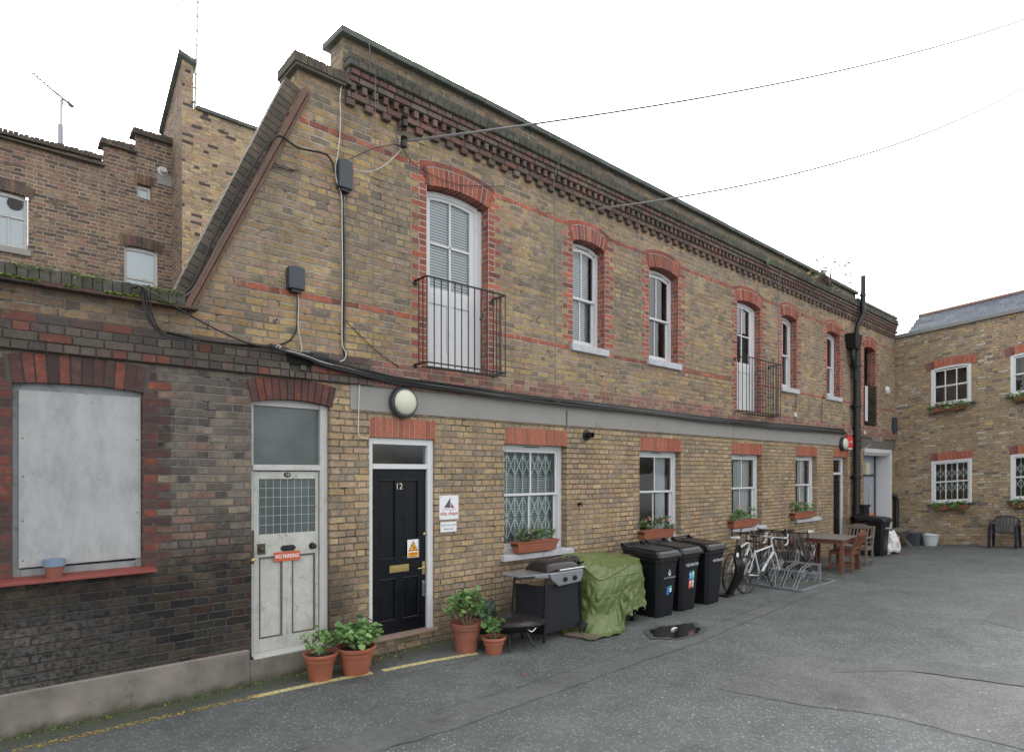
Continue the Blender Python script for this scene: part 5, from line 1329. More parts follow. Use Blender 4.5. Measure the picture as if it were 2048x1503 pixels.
solo('grass_tuft', lf, m['leaf'], 'bright green grass tuft on the cornice ledge', 'grass tuft', fix=False)
# moss and weeds at the foot of the wall and along the mossy coping
mo = MB(); rnd = random.Random(5)
for _ in range(1300):
    if rnd.random() < .35: p = (rnd.uniform(-2, 2.3), -.055-abs(rnd.gauss(0, .03)), .006)
    elif rnd.random() < .5: p = (rnd.uniform(2.3, 7), -.05-abs(rnd.gauss(0, .03)), .006)
    else: p = (rnd.uniform(11.6, 13.6), -1.2+rnd.gauss(0, .25), .014)
    leaves(mo, [p], 1, (.01, .01, .002), .010, rnd, 1, 4)
struct('moss', mo, m['mossg'], kind='stuff', fix=False)
mo = MB()
for _ in range(5200):
    x = rnd.uniform(-2, 1.6)
    if mnoise.noise(Vector((x*3, 1, 2))) > .02: leaves(mo, [(x, rnd.uniform(-.085, -.04), 3.775-.02*rnd.random())], 1, (.01, .008, .012), .008, rnd, 1, 4)
    if rnd.random() < .4 and mnoise.noise(Vector((x*4, 5, 2))) > -.05: leaves(mo, [(x, -.115, 3.66)], 1, (.01, .008, .006), .010, rnd, 1, 4)
struct('coping_moss', mo, m['mossg'], kind='stuff', fix=False)

# ---------------------------------------------------------------- things fixed to the walls
def bulkhead(px, py, r, label, dep=.09):
    c = W(px, py, -dep*.5); t_ = thing('bulkhead_lamp', label, 'wall lamp', (c.x, 0, c.z))
    b = MB(); b.lathe([(0, 0), (r*.9, 0), (r, -.015), (r, -.05), (r*.93, -.075), (r*.84, -dep+.01), (r*.8, -dep+.012), (0, -dep+.02)], (c.x, -.02, c.z), 36, 'y'); mk('housing', b, m['navy'], t_, smooth=True)
    b = MB(); b.lathe([(r*.80, -dep), (r*.79, -dep-.012), (r*.66, -dep-.035), (r*.42, -dep-.052), (r*.2, -dep-.06), (0, -dep-.062)], (c.x, -.012, c.z), 36, 'y'); mk('lens', b, m['lens'], t_, smooth=True)
    return t_
bulkhead(806, 805, .185, 'round bulkhead lamp with cream lens and black rim above the door numbered 12')
bulkhead(1686, 887, .185, 'round bulkhead lamp with cream lens beside the red alarm box')
def junction(px, py, w, h, d, label, y=-.0, cat='junction box', mat='navy', hood=True):
    c = W(px, py, -d/2); t_ = thing('junction_box', label, cat, (c.x, 0, c.z))
    b = MB(); n = 8; poly = []
    for k in range(n+1): a = PI*k/n; poly.append((c.x-w/2*math.cos(a), c.z+h/2-.02+math.sin(a)*.025 if hood else c.z+h/2))
    poly += [(c.x+w/2, c.z-h/2), (c.x-w/2, c.z-h/2)]
    b.prism(poly, 'y', -d, 0); mk('cover', b, m[mat], t_, bevel=.01)
    b = MB(); b.box(c.x-w*.3, c.x+w*.3, -d*.8, -.01, c.z-h/2-.03, c.z-h/2); mk('gland', b, m['iron'], t_)
    return t_
junction(591, 557, .175, .235, .10, 'grey rounded cable junction box above the cream door')
junction(689, 350, .165, .315, .09, 'tall grey cable junction box hung with looped cables near the parapet')
c = W(1783, 850, -.05); b = MB(); b.box(21.30, 21.52, -.10, 0, c.z-.22, c.z+.24); solo('junction_box', b, m['navy'], 'dark grey box in the corner where the two houses meet', 'junction box', bevel=.01)
c = W(1590, 829, -.02); b = MB(); b.box(c.x-.06, c.x+.07, -.04, 0, c.z-.045, c.z+.05); solo('junction_box', b, m['alarm' if 0 else 'tubw'], 'small pale square box between the narrow upper windows and the band', 'junction box', bevel=.006)
c = W(1725, 865, -.02); b = MB(); b.box(c.x-.06, c.x+.08, -.09, -.06, c.z-.05, c.z+.05); b.box(c.x-.04, c.x+.06, -.06, 0, c.z-.03, c.z+.03); solo('junction_box', b, m['tubw'], 'small pale square box right of the black downpipe', 'junction box', bevel=.006)
c = W(1731, 937, -.04); b = MB(); b.box(c.x-.14, c.x+.16, -.11, 0, c.z-.16, c.z+.17); solo('meter_box', b, m['meter'], 'beige meter box between downpipe and white porch', 'meter box', bevel=.008)
c = W(1776, 780, -.05); b = MB(); b.lathe([(0, 0), (.13, 0), (.13, -.05), (.09, -.085), (0, -.09)], (c.x, 0, c.z), 6, 'y'); solo('alarm_box', b, m['white'], 'white hexagonal alarm box high beside the last upper window', 'alarm box', bevel=.008)
c = W(1697, 886, -.06); t_ = thing('alarm_box', 'bright red alarm box beside the cream-lensed lamp', 'alarm box', (c.x, 0, c.z))
b = MB(); b.prism([(c.x-.17, c.z-.12), (c.x+.17, c.z-.12), (c.x+.17, c.z+.15), (c.x+.1, c.z+.19), (c.x-.1, c.z+.19), (c.x-.17, c.z+.15)], 'y', -.12, 0); mk('cover', b, m['alarm'], t_, bevel=.02)
b = MB(); b.box(c.x-.13, c.x+.13, -.11, -.01, c.z-.17, c.z-.12); mk('strobe', b, m['white'], t_, bevel=.01)
text('lettering', 'ALARM', .07, m['signw'], t_, (c.x, -.122, c.z+.03))
c = W(1757, 877, -.5); t_ = thing('floodlight', 'silver security floodlight on a thin arm over the white porch', 'floodlight', (c.x, -.4, c.z))
b = MB(); b.hexa([(c.x-.13, -.60, c.z-.09), (c.x+.13, -.60, c.z-.09), (c.x+.13, -.38, c.z-.07), (c.x-.13, -.38, c.z-.07), (c.x-.13, -.62, c.z+.05), (c.x+.13, -.62, c.z+.05), (c.x+.13, -.36, c.z+.06), (c.x-.13, -.36, c.z+.06)]); mk('housing', b, m['steel'], t_, bevel=.01)
b = MB(); b.tube([(c.x, -.45, c.z-.08), (c.x-.25, -.15, c.z-.30), (c.x-.32, -.0, c.z-.34)], .014, 6); mk('arm', b, m['galv'], t_)
c = W(1181, 870, -.06); t_ = thing('boiler_flue', 'black round boiler flue poking from the wall above the tarpaulin', 'flue', (c.x, 0, c.z))
b = MB(); b.lathe([(0, 0), (.085, 0), (.085, -.014), (.045, -.02), (.045, -.13), (.036, -.13), (.036, -.03), (0, -.03)], (c.x-.03, 0, c.z), 20, 'y'); mk('flue_pipe', b, m['iron'], t_, smooth=True)
c = W(1160, 1008, -.03); b = MB(); b.tube([(c.x, 0, c.z), (c.x, -.06, c.z), (c.x+.01, -.075, c.z-.03)], .011, 8); b.box(c.x-.03, c.x+.03, -.05, -.03, c.z+.01, c.z+.03); b.lathe([(0, -.01), (.028, -.008), (.028, 0)], (c.x, 0, c.z), 10, 'y'); solo('garden_tap', b, m['iron'], 'small black tap on the wall right of the grilled window', 'tap')
c = W(552, 640, -.03); b = MB(); b.lathe([(0, 0), (.02, 0), (.02, -.05), (.015, -.05), (.015, -.01)], (c.x, 0, c.z), 10, 'y'); solo('overflow_pipe', b, m['galv'], 'short pipe stub poking from the brickwork left of the junction box', 'pipe', smooth=True)
for px, py, lab in ((575, 140, 'short metal bracket end left of the shoulder coping'), (567, 190, 'short metal pipe end left of the raking edge')):
    c = W(px, py, .2); b = MB(); b.tube([c, c+Vector((.35, .0, -.06))], .022, 8); solo('pipe_end', b, m['galv'], lab, 'pipe')
# insulators where the overhead wires land
for px, py, lab in ((809, 243, 'upper black wire insulator below the cornice'), (808, 284, 'lower black wire insulator below the cornice')):
    c = W(px, py, -.12); t_ = thing('wire_insulator', lab, 'insulator', c)
    b = MB(); b.lathe([(0, .07), (.032, .065), (.04, .05), (.03, .042), (.04, .03), (.03, .02), (.036, .0), (.036, -.06), (.02, -.065), (0, -.05)], c, 14); mk('body', b, m['iron'], t_, smooth=True)
    b = MB(); b.tube([(c.x, 0, c.z), (c.x, -.12, c.z)], .010, 6); b.tube([(c.x, -.02, c.z-.06), (c.x, -.02, c.z+.1)], .008, 5); mk('bracket', b, m['galv'], t_)

# signs
def plate(pts4, y, d, mat, name, label, cat, **kw):
    b = MB(); b.prism(pts4, 'y', y-d, y); return b
a, b2 = W(879, 1015, -.01), W(917, 1015, -.01); zt = W(898, 990, -.01).z; zb = W(898, 1038, -.01).z
t_ = thing('company_sign', 'square white company plate with sailing boat emblem right of the black door', 'sign', ((a.x+b2.x)/2, 0, zb))
b = MB(); b.box(a.x, b2.x, -.012, -.002, zb, zt); mk('plate', b, m['signw'], t_, bevel=.002)
xm, w_, h_ = (a.x+b2.x)/2, b2.x-a.x, zt-zb
b = MB(); b.prism([(xm-w_*.27, zb+h_*.50), (xm+w_*.06, zb+h_*.48), (xm+w_*.06, zb+h_*.90)], 'y', -.0135, -.0125); mk('emblem', b, m['inkb'], t_)
b = MB(); b.prism([(xm+w_*.09, zb+h_*.48), (xm+w_*.28, zb+h_*.46), (xm+w_*.10, zb+h_*.70)], 'y', -.0135, -.0125)
b.tube([(xm-w_*.36+w_*.072*i, -.0132, zb+h_*(.41+.03*math.sin(i*.7))) for i in range(11)], .0022, 4); mk('emblem', b, m['inkr'], t_)
text('lettering', 'ship shape', w_*.225, m['inkr'], t_, (xm, -.013, zb+h_*.25), bold=.0006)
b = MB()
for sx in (.06, .94):
    for sz in (.06, .94): b.lathe([(0, -.003), (.005, -.002), (.005, 0)], (a.x+w_*sx, -.012, zb+h_*sz), 8, 'y')
mk('screws', b, m['ink'], t_)
a, b2 = W(881, 1053, -.01), W(913, 1053, -.01); zt = W(897, 1043, -.01).z; zb = W(897, 1063, -.01).z; xm = (a.x+b2.x)/2
t_ = thing('notice_sign', 'small white two-line notice under the sailing boat sign', 'sign', (xm, 0, zb))
b = MB(); b.box(a.x, b2.x, -.012, -.002, zb, zt); mk('plate', b, m['signw'], t_, bevel=.002)
text('lettering', 'CSCS Test Centre', .031, m['inkb'], t_, (xm, -.013, zb+(zt-zb)*.70)); text('lettering', 'Please Enter', .031, m['inkb'], t_, (xm, -.013, zb+(zt-zb)*.30))
a, b2 = W(548, 1111, .08), W(600, 1111, .08); zt = W(574, 1102, .08).z; zb = W(574, 1120.5, .08).z; xm = (a.x+b2.x)/2
t_ = thing('parking_sign', 'orange NO PARKING sign screwed to the cream door', 'sign', (xm, .08, zb))
b = MB(); b.box(a.x, b2.x, .076, .0845, zb, zt); mk('plate', b, m['signred'], t_, bevel=.001)
text('lettering', 'NO PARKING', .058, m['signw'], t_, (xm, .0755, (zb+zt)/2), bold=.0010, sx=.72)
a, b2 = W(815, 1096, .065), W(838, 1096, .065); zt = W(826, 1078, .065).z; zb = W(826, 1114, .065).z; xm = (a.x+b2.x)/2; h_ = zt-zb; w_ = b2.x-a.x
t_ = thing('caution_sign', 'white and yellow triangular caution sticker on the black door', 'sign', (xm, .065, zb))
b = MB(); b.box(a.x, b2.x, .067, .0695, zb, zt); mk('plate', b, m['signw'], t_)
b = MB(); b.prism([(xm-w_*.42, zb+h_*.36), (xm+w_*.42, zb+h_*.36), (xm, zb+h_*.93)], 'y', .0658, .0668); mk('triangle_border', b, m['ink'], t_)
b = MB(); b.prism([(xm-w_*.34, zb+h_*.40), (xm+w_*.34, zb+h_*.40), (xm, zb+h_*.86)], 'y', .0650, .0656); b.box(a.x+.008, b2.x-.008, .0658, .0668, zb+h_*.03, zb+h_*.30); mk('yellow_field', b, m['signyel'], t_)
b = MB(); b.tube([(xm-.02, .0644, zb+h_*.68), (xm, .0644, zb+h_*.60), (xm+.012, .0644, zb+h_*.52), (xm-.005, .0644, zb+h_*.45)], .004, 5); b.tube([(xm, .0644, zb+h_*.6), (xm+.03, .0644, zb+h_*.5)], .004, 5); b.lathe([(0, -.001), (.008, 0)], (xm-.024, .0644, zb+h_*.71), 8, 'y'); mk('pictogram', b, m['ink'], t_)
text('lettering', 'Caution', .036, m['ink'], t_, (xm, .0648, zb+h_*.215)); text('lettering', 'Wet floor area', .014, m['ink'], t_, (xm, .0648, zb+h_*.085))

# black downpipe
t_ = thing('downpipe', 'tall black drainpipe with hopper rising above the parapet', 'drainpipe', (18.3, 0, 0))
b = MB(); X = lambda py, px: W(px, py, -.14).x
z_ = lambda px, py: W(px, py, -.14).z
pA = Vector((X(640, 1716), -.14, z_(1716, 640))); pT = Vector((X(560, 1722), -.30, z_(1722, 560)))
b.tube([(18.1, -.13, 0), (18.12, -.13, 5.62)], .092, 14)
b.tube(catmull([(18.12, -.13, 5.5), (18.13, -.13, 6.0), (18.27, -.19, 6.3), (18.32, -.21, 6.5), (18.34, -.21, 7.42)], 5), .064, 12); mk('pipe', b, m['iron'], t_, smooth=True)
b = MB(); b.hexa([(17.72, -.24, 5.40), (18.05, -.24, 5.40), (18.05, 0, 5.40), (17.72, 0, 5.40), (17.6, -.28, 5.78), (18.1, -.28, 5.78), (18.1, 0, 5.78), (17.6, 0, 5.78)])
b.tube(catmull([(17.85, -.12, 5.42), (17.85, -.12, 5.15), (18.02, -.12, 4.9), (18.05, -.12, 4.6)], 4), .07, 10); mk('hopper', b, m['iron'], t_)
for z in (.9, 2.0, 3.0, 3.9, 5.0): b = MB(); b.lathe([(.104, -.04), (.112, -.03), (.112, .03), (.104, .04)], (18.11, -.13, z), 14); b.box(17.96, 18.26, -.06, 0, z-.02, z+.02); mk('collar', b, m['iron'], t_)
for z in (6.45, 6.9): b = MB(); b.lathe([(.076, -.03), (.076, .03)], (18.32, -.21, z), 12); mk('collar', b, m['iron'], t_)
t_ = thing('corner_pipe', 'black pipe bend at the foot of the inner corner by the porch', 'drainpipe', (21.42, -.1, 0))
b = MB(); b.tube(catmull([(21.42, -.10, -.05), (21.42, -.10, .9), (21.42, -.10, 1.25), (21.35, -.06, 1.4), (21.3, .0, 1.42)], 4), .07, 10); mk('pipe', b, m['iron'], t_, smooth=True)

# cables
def cable(pts, r, mat, label, y=-.03, name='cable', n=5, jitter=0):
    P = []
    for p in pts:
        if len(p) == 2: P.append(W(p[0], p[1], y))
        else: P.append(W(p[0], p[1], p[2]))
    b = MB(); b.tube(catmull(P, n), r, 5)
    return solo(name, b, m[mat], label, 'cable', smooth=True)
cable([(682, 150), (681, 165), (683, 172), (680, 195), (681, 240), (677, 300), (671, 335), (674, 365), (683, 392), (684, 450), (685, 560), (684, 640), (685, 690), (692, 705), (689, 718), (680, 723)], .006, 'wirew', 'long white cable running down from the shoulder coping past the tall junction box', -.035)
cable([(690, 385), (686, 400), (688, 500), (688, 600), (687, 690), (690, 715)], .011, 'wire', 'thick black cable straight down from the tall junction box', -.02)
cable([(700, 372), (696, 395), (692, 440), (693, 600), (690, 680), (697, 712)], .004, 'wireg', 'thin brown cable beside the thick black one', -.02)
cable([(738, 84), (741, 110), (752, 142), (751, 160), (750, 300), (747, 400), (746, 560), (747, 690), (750, 705), (757, 724)], .0045, 'wireg', 'thin grey wire down the wall between tall junction box and balcony', -.14)
cable([(1117, 325), (1111, 350), (1107, 372), (1109, 420), (1110, 600), (1111, 770), (1113, 800), (1122, 806)], .006, 'wireg', 'pale grey wire down the wall between balcony and first sash window', -.14)
cable([(1133, 822), (1133, 845), (1132, 860)], .004, 'wire', 'short black wire crossing the concrete band', -.025)
cable([(1570, 515), (1566, 530), (1559, 560), (1556, 600), (1557, 700), (1554, 830)], .007, 'wireg', 'pale grey wire down the wall beside the second balcony', -.14)
cable([(1593, 790), (1591, 822)], .006, 'wire', 'black wire dropping from a narrow window sill to the small pale box', -.02)
cable([(1591, 836), (1595, 850), (1594, 862)], .006, 'wire', 'short black wire below the small pale box', -.02)
cable([(1650, 788), (1645, 800), (1644, 840), (1648, 860)], .006, 'wire', 'thin black wire looping from the last white sill', -.02)
cable([(720, 752), (718, 790), (717, 862), (722, 874), (736, 876)], .0065, 'wirew', 'white cable hooked down to the frame of the black door', -.035)
cable([(592, 578), (595, 600), (594, 640), (592, 660), (580, 680), (555, 690), (520, 692), (480, 690), (430, 684), (390, 677), (350, 668), (333, 664)], .009, 'wire', 'black cable sweeping from the rounded junction box along the workshop wall', -.03)
cable([(594, 577), (597, 610), (596, 650), (603, 690), (603, 700), (598, 706), (590, 706)], .005, 'wirew', 'white cable hanging in a loop below the rounded junction box', -.035)
for k, (dx, dz) in enumerate(((0, 0), (5, -2), (11, -5))):
    cable([(258+dx, 576), (280, 572), (286+dx*.6, 585), (288+dx, 610+dz), (297+dx, 640), (318+dx*.6, 664), (345, 675), (400, 680), (470, 688), (540, 692+k)], .008, 'wire', ('first', 'second', 'third')[k]+' of three black cables looping over the mossy coping', -.15+k*.012)
cable([(283, 573), (330, 600), (360, 619), (420, 652), (470, 676), (510, 690), (540, 694)], .008, 'wire', 'taut black cable running diagonally from the mossy coping', -.16)
cable([(300, 590), (330, 601), (352, 597), (380, 576), (400, 540), (430, 470), (470, 395), (520, 310), (545, 280), (560, 272), (580, 285), (600, 297), (650, 308), (664, 325), (668, 345)], .011, 'wire', 'thick black cable climbing the raking edge to the tall junction box', -.065)
cable([(352, 600), (385, 580), (412, 535), (440, 480), (480, 412), (530, 330), (556, 285)], .005, 'wireg', 'thin grey cable on the raking timber', -.075)
cable([(700, 335), (720, 342), (745, 342), (770, 330), (790, 312), (803, 298)], .005, 'wirew', 'white wire drooping from the tall junction box to the lower insulator', -.05)
cable([(700, 318), (740, 300), (770, 292), (800, 292), (830, 330), (900, 365), (960, 372), (1010, 372)], .004, 'wire', 'thin black wire straying across the arch of the balcony window', -.03)
cable([(548, 325), (560, 335), (590, 342), (575, 335), (550, 328), (545, 332), (570, 338), (600, 341)], .004, 'wire', 'small coil of black wire on the brickwork by the raking timber', -.02)
cable([(690, 640), (720, 670), (757, 705), (800, 735)], .005, 'wire', 'thin black wire slanting down to the balcony foot', -.02)
bund = [(540, 692), (570, 700), (610, 712), (650, 724), (690, 736), (740, 748), (800, 762), (900, 776), (1000, 789), (1100, 800), (1200, 811), (1300, 823), (1400, 836), (1500, 846), (1600, 855), (1690, 863)]
rb = random.Random(9)
for k in range(9):
    P = [(px+rb.uniform(-4, 4), py+(k-4)*1.7*(.5 if px < 650 else 1)*(1-(px-540)/2600)+rb.uniform(-1.2, 1.2)) for px, py in bund]
    cable(P, (.012, .010, .012, .009, .008, .013, .011, .009, .012)[k], 'wireg' if k == 4 else 'wire', ('topmost', 'second', 'third', 'fourth', 'fifth', 'sixth', 'seventh', 'eighth', 'lowest')[k]+' cable of the black bundle along the string course', -.078-.004*k, n=4)
cable([(552, 694), (556, 690), (562, 693), (560, 698), (600, 707), (640, 722), (672, 732)], .005, 'wirew', 'white cable lying along the start of the black bundle', -.10)
# cable clips as part of the long bundle's look are left to the brick course
def overhead(P0, P1, sag, r, label):
    P0, P1 = Vector(P0), Vector(P1); pts = []
    for k in range(33):
        t = k/32; p = P0.lerp(P1, t); p.z -= 4*sag*t*(1-t); pts.append(p)
    b = MB(); b.tube(pts, r, 5); solo('overhead_wire', b, m['wireg'], label, 'wire', smooth=True)
overhead(W(815, 282, -.12), W(2250, -48, -4.6), .62, .016, 'upper overhead wire curving from the insulators across the sky')
overhead(W(1195, 418, -.1), W(2250, 32, -4.6), 1.05, .016, 'lower overhead wire sagging from the cornice across the sky')

# ---------------------------------------------------------------- things standing in the yard
def wheelie_bin(loc, label, rz=0, sx=1.0, face=None, group='wheelie bins'):
    t_ = thing('wheelie_bin', label, 'wheelie bin', loc, rz, group, local=True)
    b = MB()                                  # body, local: front at y=0 facing -y, x 0..w
    w0, w1, d0, d1, h = .40*sx, .52*sx, .46, .60, .86
    def ringb(w, d, z, yo=0, ch=.05): 
        x0, x1, y0, y1 = -w/2, w/2, yo, yo+d; c = ch
        return [(x0+c, y0, z), (x1-c, y0, z), (x1, y0+c, z), (x1, y1-c, z), (x1-c, y1, z), (x0+c, y1, z), (x0, y1-c, z), (x0, y0+c, z)]
    prof = [(w0, d0, 0, .06), (w0+.01, d0+.02, .03, .05), (w1-.01, d1-.02, h-.06, .0), (w1+.02, d1+.01, h-.05, -.012), (w1+.02, d1+.01, h, -.012)]
    vs = [v for w_, d_, z, yo in prof for v in ringb(w_, d_, z, yo)]; fs = [tuple(range(7, -1, -1))]
    for k in range(len(prof)-1): fs += [(k*8+i, k*8+(i+1) % 8, k*8+8+(i+1) % 8, k*8+8+i) for i in range(8)]
    fs.append(tuple(range(len(vs)-8, len(vs)))); b.add(vs, fs)
    mk('body', b, m['blackpl'], t_, bevel=.006)
    l = MB(); lw, ld = .575*sx, .70
    def ringl(k, z, y0): 
        return [(-lw/2*k+.03, y0, z), (lw/2*k-.03, y0, z), (lw/2*k, y0+.04, z), (lw/2*k, y0+ld-.02, z), (-lw/2*k, y0+ld-.02, z), (-lw/2*k, y0+.04, z)]
    P_ = [(1, .862, -.055), (1, .895, -.06), (.985, .897, -.045), (.985, .93, -.035), (.95, .935, -.02), (.92, .965, .01)]
    vs = [v for k, z, y in P_ for v in ringl(k, z, y)]
    for i in range(len(vs)):
        x, y, z = vs[i]; vs[i] = (x, y, z+max(0, y-.1)*.075)
    fs = [tuple(range(5, -1, -1))]
    for k in range(len(P_)-1): fs += [(k*6+i, k*6+(i+1) % 6, k*6+6+(i+1) % 6, k*6+6+i) for i in range(6)]
    fs.append(tuple(range(len(vs)-6, len(vs)))); l.add(vs, fs)
    lid = mk('lid', l, m['binlid'], t_, bevel=.008)
    p = MB(); n = 10; poly = [(-lw*.36, .08), (lw*.36, .08), (lw*.40, .16), (lw*.38, .50), (-lw*.38, .50), (-lw*.40, .16)]
    p.add([(x, y, .978+(y-.0)*.06) for x, y in poly]+[(x*1.02, y+(0 if y > .2 else -.02), .968+(y)*.06) for x, y in poly], [(0, 1, 2, 3, 4, 5)]+[(i, 6+i, 6+(i+1) % 6, (i+1) % 6) for i in range(6)])
    mk('lid_panel', p, m['binlid'], lid)
    hd = MB(); hy = .66
    for x in (-lw*.42, lw*.42): hd.bar((x, hy-.12, .96), (x, hy+.02, 1.035), .035, .05)
    hd.tube([(-lw*.42, hy+.02, 1.03), (lw*.42, hy+.02, 1.03)], .016, 8); mk('handle', hd, m['blackpl'], t_, bevel=.004)
    for x in (-.2*sx, .2*sx):
        wv = MB(); wv.lathe([(0, -.025), (.09, -.025), (.10, -.015), (.10, .015), (.09, .025), (0, .025)], (x, d0+.08, .10), 18, 'x'); mk('wheel', wv, m['rubber'], t_)
    return t_
def tz(z): return -.0005+(.86-z)/.8*.0      # front face helper
def face_y(z): return .06*(1-z/.83)-.004
b1 = wheelie_bin((7.83, -1.15, 0), 'black wheelie bin with white crest next to the green tarpaulin', group='wheelie bins')
b2_ = wheelie_bin((8.46, -1.13, 0), 'middle black wheelie bin with red, blue and green sticker', group='wheelie bins')
b3 = wheelie_bin((9.19, -1.13, 0), 'black wheelie bin beside the white bicycles with plain front', group='wheelie bins')
b4 = wheelie_bin((17.72, -.98, gz(17.7, -1)), 'lone black wheelie bin between the garden seats and the white porch', group='wheelie bins')
tl = -math.atan2(.06, .83)
def btext(par, body, size, x, z, mat, **k): return text('lettering', body, size, m[mat], par, (x, face_y(z)-.003, z), ext=.0004, rot=(PI/2-tl, 0, 0), **k)
def bquad(par, x0, x1, z0, z1, mat, name='sticker', off=.002):
    b = MB(); b.quad((x0, face_y(z0)-off, z0), (x1, face_y(z0)-off, z0), (x1, face_y(z1)-off, z1), (x0, face_y(z1)-off, z1)); return mk(name, b, m[mat], par, fix=False)
btext(b2_, 'WESTMINSTER', .062, .03, .70, 'inkgrey', sx=.85, bold=.001); btext(b3, 'WESTMINSTER', .058, .06, .70, 'inkgrey', sx=.85, bold=.001); btext(b4, 'WESTMINSTER', .062, .03, .70, 'inkgrey', sx=.85, bold=.001)
btext(b1, 'City of Westminster', .036, .04, .575, 'inkgrey')
b = MB()                                      # crest: shield, crown blocks and supporters
cx, cz = .03, .63
for (x, z, w_, h_) in ((0, 0, .022, .03), (-.024, .0, .010, .05), (.024, 0, .010, .05), (0, .038, .026, .012), (-.012, .05, .006, .014), (0, .054, .006, .018), (.012, .05, .006, .014), (0, -.022, .04, .008)):
    b.box(cx+x-w_/2*1.3, cx+x+w_/2*1.3, face_y(cz)-.004, face_y(cz)-.002, cz+z-h_/2*1.2, cz+z+h_/2*1.2)
mk('crest', b, m['inkgrey'], b1)
bquad(b1, -.02, .045, .32, .44, 'blue'); bquad(b1, .046, .10, .36, .45, 'green'); bquad(b1, .055, .10, .355, .415, 'signw', off=.0028)
bquad(b2_, -.04, .035, .47, .60, 'blue'); bquad(b2_, .036, .105, .47, .605, 'green'); bquad(b2_, -.04, .035, .34, .469, 'redst'); bquad(b2_, .036, .105, .345, .469, 'greyst')
for (x, z) in ((-.003, .54), (.07, .55), (-.003, .42), (.07, .42)):
    b = MB(); b.box(x-.018, x+.018, face_y(z)-.0045, face_y(z)-.003, z-.004, z+.03); b.box(x-.022, x+.022, face_y(z)-.0045, face_y(z)-.003, z-.03, z-.022); b.box(x-.02, x+.014, face_y(z)-.0045, face_y(z)-.003, z-.045, z-.039); mk('sticker_print', b, m['signw'], b2_)

# gas barbecue on a trolley
t_ = thing('gas_barbecue', 'silver and black gas barbecue on a trolley with dark fabric skirt', 'barbecue', (5.85, -.7, 0))
x0, x1, y0, y1 = 5.55, 6.12, -.93, -.50
b = MB()
b.hexa([(x0-.02, y0-.02, .80), (x1+.02, y0-.02, .80), (x1+.02, y1, .80), (x0-.02, y1, .80), (x0-.03, y0-.01, .86), (x1+.03, y0-.01, .86), (x1+.03, y1, .86), (x0-.03, y1, .86)])
mk('cook_box', b, m['bbqsil'], t_, bevel=.012)
b = MB(); P_ = []; nseg = 8                    # domed lid, profile along y
prof = [(y0-.005, .862), (y0-.004, .91), (y0+.03, .965), (y0+.12, 1.0), (y0+.28, 1.01), (y1-.04, .98), (y1, .862)]
n = len(prof); ss = [(0, 1.0), (.04, .9), (.12, .98)]
xs_ = [(x0-.02, .0), (x0-.01, .55), (x0+.04, .90), (x0+.12, 1.0), (x1-.12, 1.0), (x1-.04, .90), (x1+.01, .55), (x1+.02, .0)]
vs = []
for x, k in xs_:
    for y, z in prof: vs.append((x, (y0+y1)/2+(y-(y0+y1)/2)*(.94+.06*k), .862+(z-.862)*k))
fs = [(i*n+j, i*n+j+1, (i+1)*n+j+1, (i+1)*n+j) for i in range(len(xs_)-1) for j in range(n-1)]; b.add(vs, fs)
lid = mk('lid', b, m['bbqlid'], t_, smooth=True); md = lid.modifiers.new('round', 'SUBSURF'); md.levels = 2; md.render_levels = 2
b = MB(); b.tube([(x0+.14, y0-.05, .885), (x1+.03, y0-.05, .885)], .014, 10); b.tube([(x0+.16, y0-.05, .885), (x0+.16, y0+.0, .89)], .008, 6); b.tube([(x1-.02, y0-.05, .885), (x1-.02, y0, .89)], .008, 6); mk('handle', b, m['steel'], lid, smooth=True)
b = MB(); b.prism([(x0-.03, .86), (x1+.03, .86), (x1+.03, .80), (x1-.02, .70), (x0+.14, .685), (x0+.02, .77)], 'y', y0-.045, y0-.02); mk('control_panel', b, m['bbqsil'], t_, bevel=.01)
for xx in (x0+.25, x0+.43):
    b = MB(); b.lathe([(0, -.03), (.022, -.03), (.024, -.01), (.034, -.004), (.034, 0)], (xx, y0-.046, .765), 16, 'y'); mk('knob', b, m['iron'], t_)
b = MB(); b.hexa([(5.08, y0+.04, .845), (x0-.02, y0-.02, .80), (x0-.02, y1-.02, .80), (5.08, y1-.08, .845), (5.08, y0+.04, .862), (x0-.02, y0-.02, .858), (x0-.02, y1-.02, .858), (5.08, y1-.08, .862)]); mk('side_shelf', b, m['bbqsil'], t_, bevel=.006)
b = MB(); b.tube([(5.02, y0+.02, .852), (5.30, y0-.01, .84)], .014, 8); mk('shelf_grip', b, m['iron'], t_)
b = MB()
for (xa, ya, xb, yb) in ((5.49, y0, 5.47, -.93), (6.13, y0+.02, 6.2, -.9), (5.35, y1, 5.30, y1), (6.13, y1, 6.2, y1)): b.tube([(xa+.02, ya, .82), (xb, yb, .0)], .017, 8)
b.tube([(5.50, -.88, .14), (6.18, -.87, .14)], .012, 6); b.tube([(5.30, y1, .12), (6.2, y1, .12)], .012, 6); b.tube([(5.30, y1, .12), (5.47, -.93, .12)], .012, 6)
mk('trolley_frame', b, m['iron'], t_, smooth=True)
b = MB(); ring = [(5.38, y1), (5.485, -.915), (6.20, -.895), (6.22, y1)]
pts_ = [Vector((*ring[q], 0)).lerp(Vector((*ring[q+1], 0)), t/10) for q in range(3) for t in range(10)]+[Vector((*ring[3], 0))]; rr_ = random.Random(4); n = len(pts_); vs = []
for k, z in enumerate((.70, .62, .5, .38, .24, .10)):
    for i, p in enumerate(pts_):
        wv = .016*mnoise.noise(Vector((i*.35, k*.6, 1))); vs.append((p.x, p.y+wv, z-.008*math.sin(i*.35)*(k == 5)))
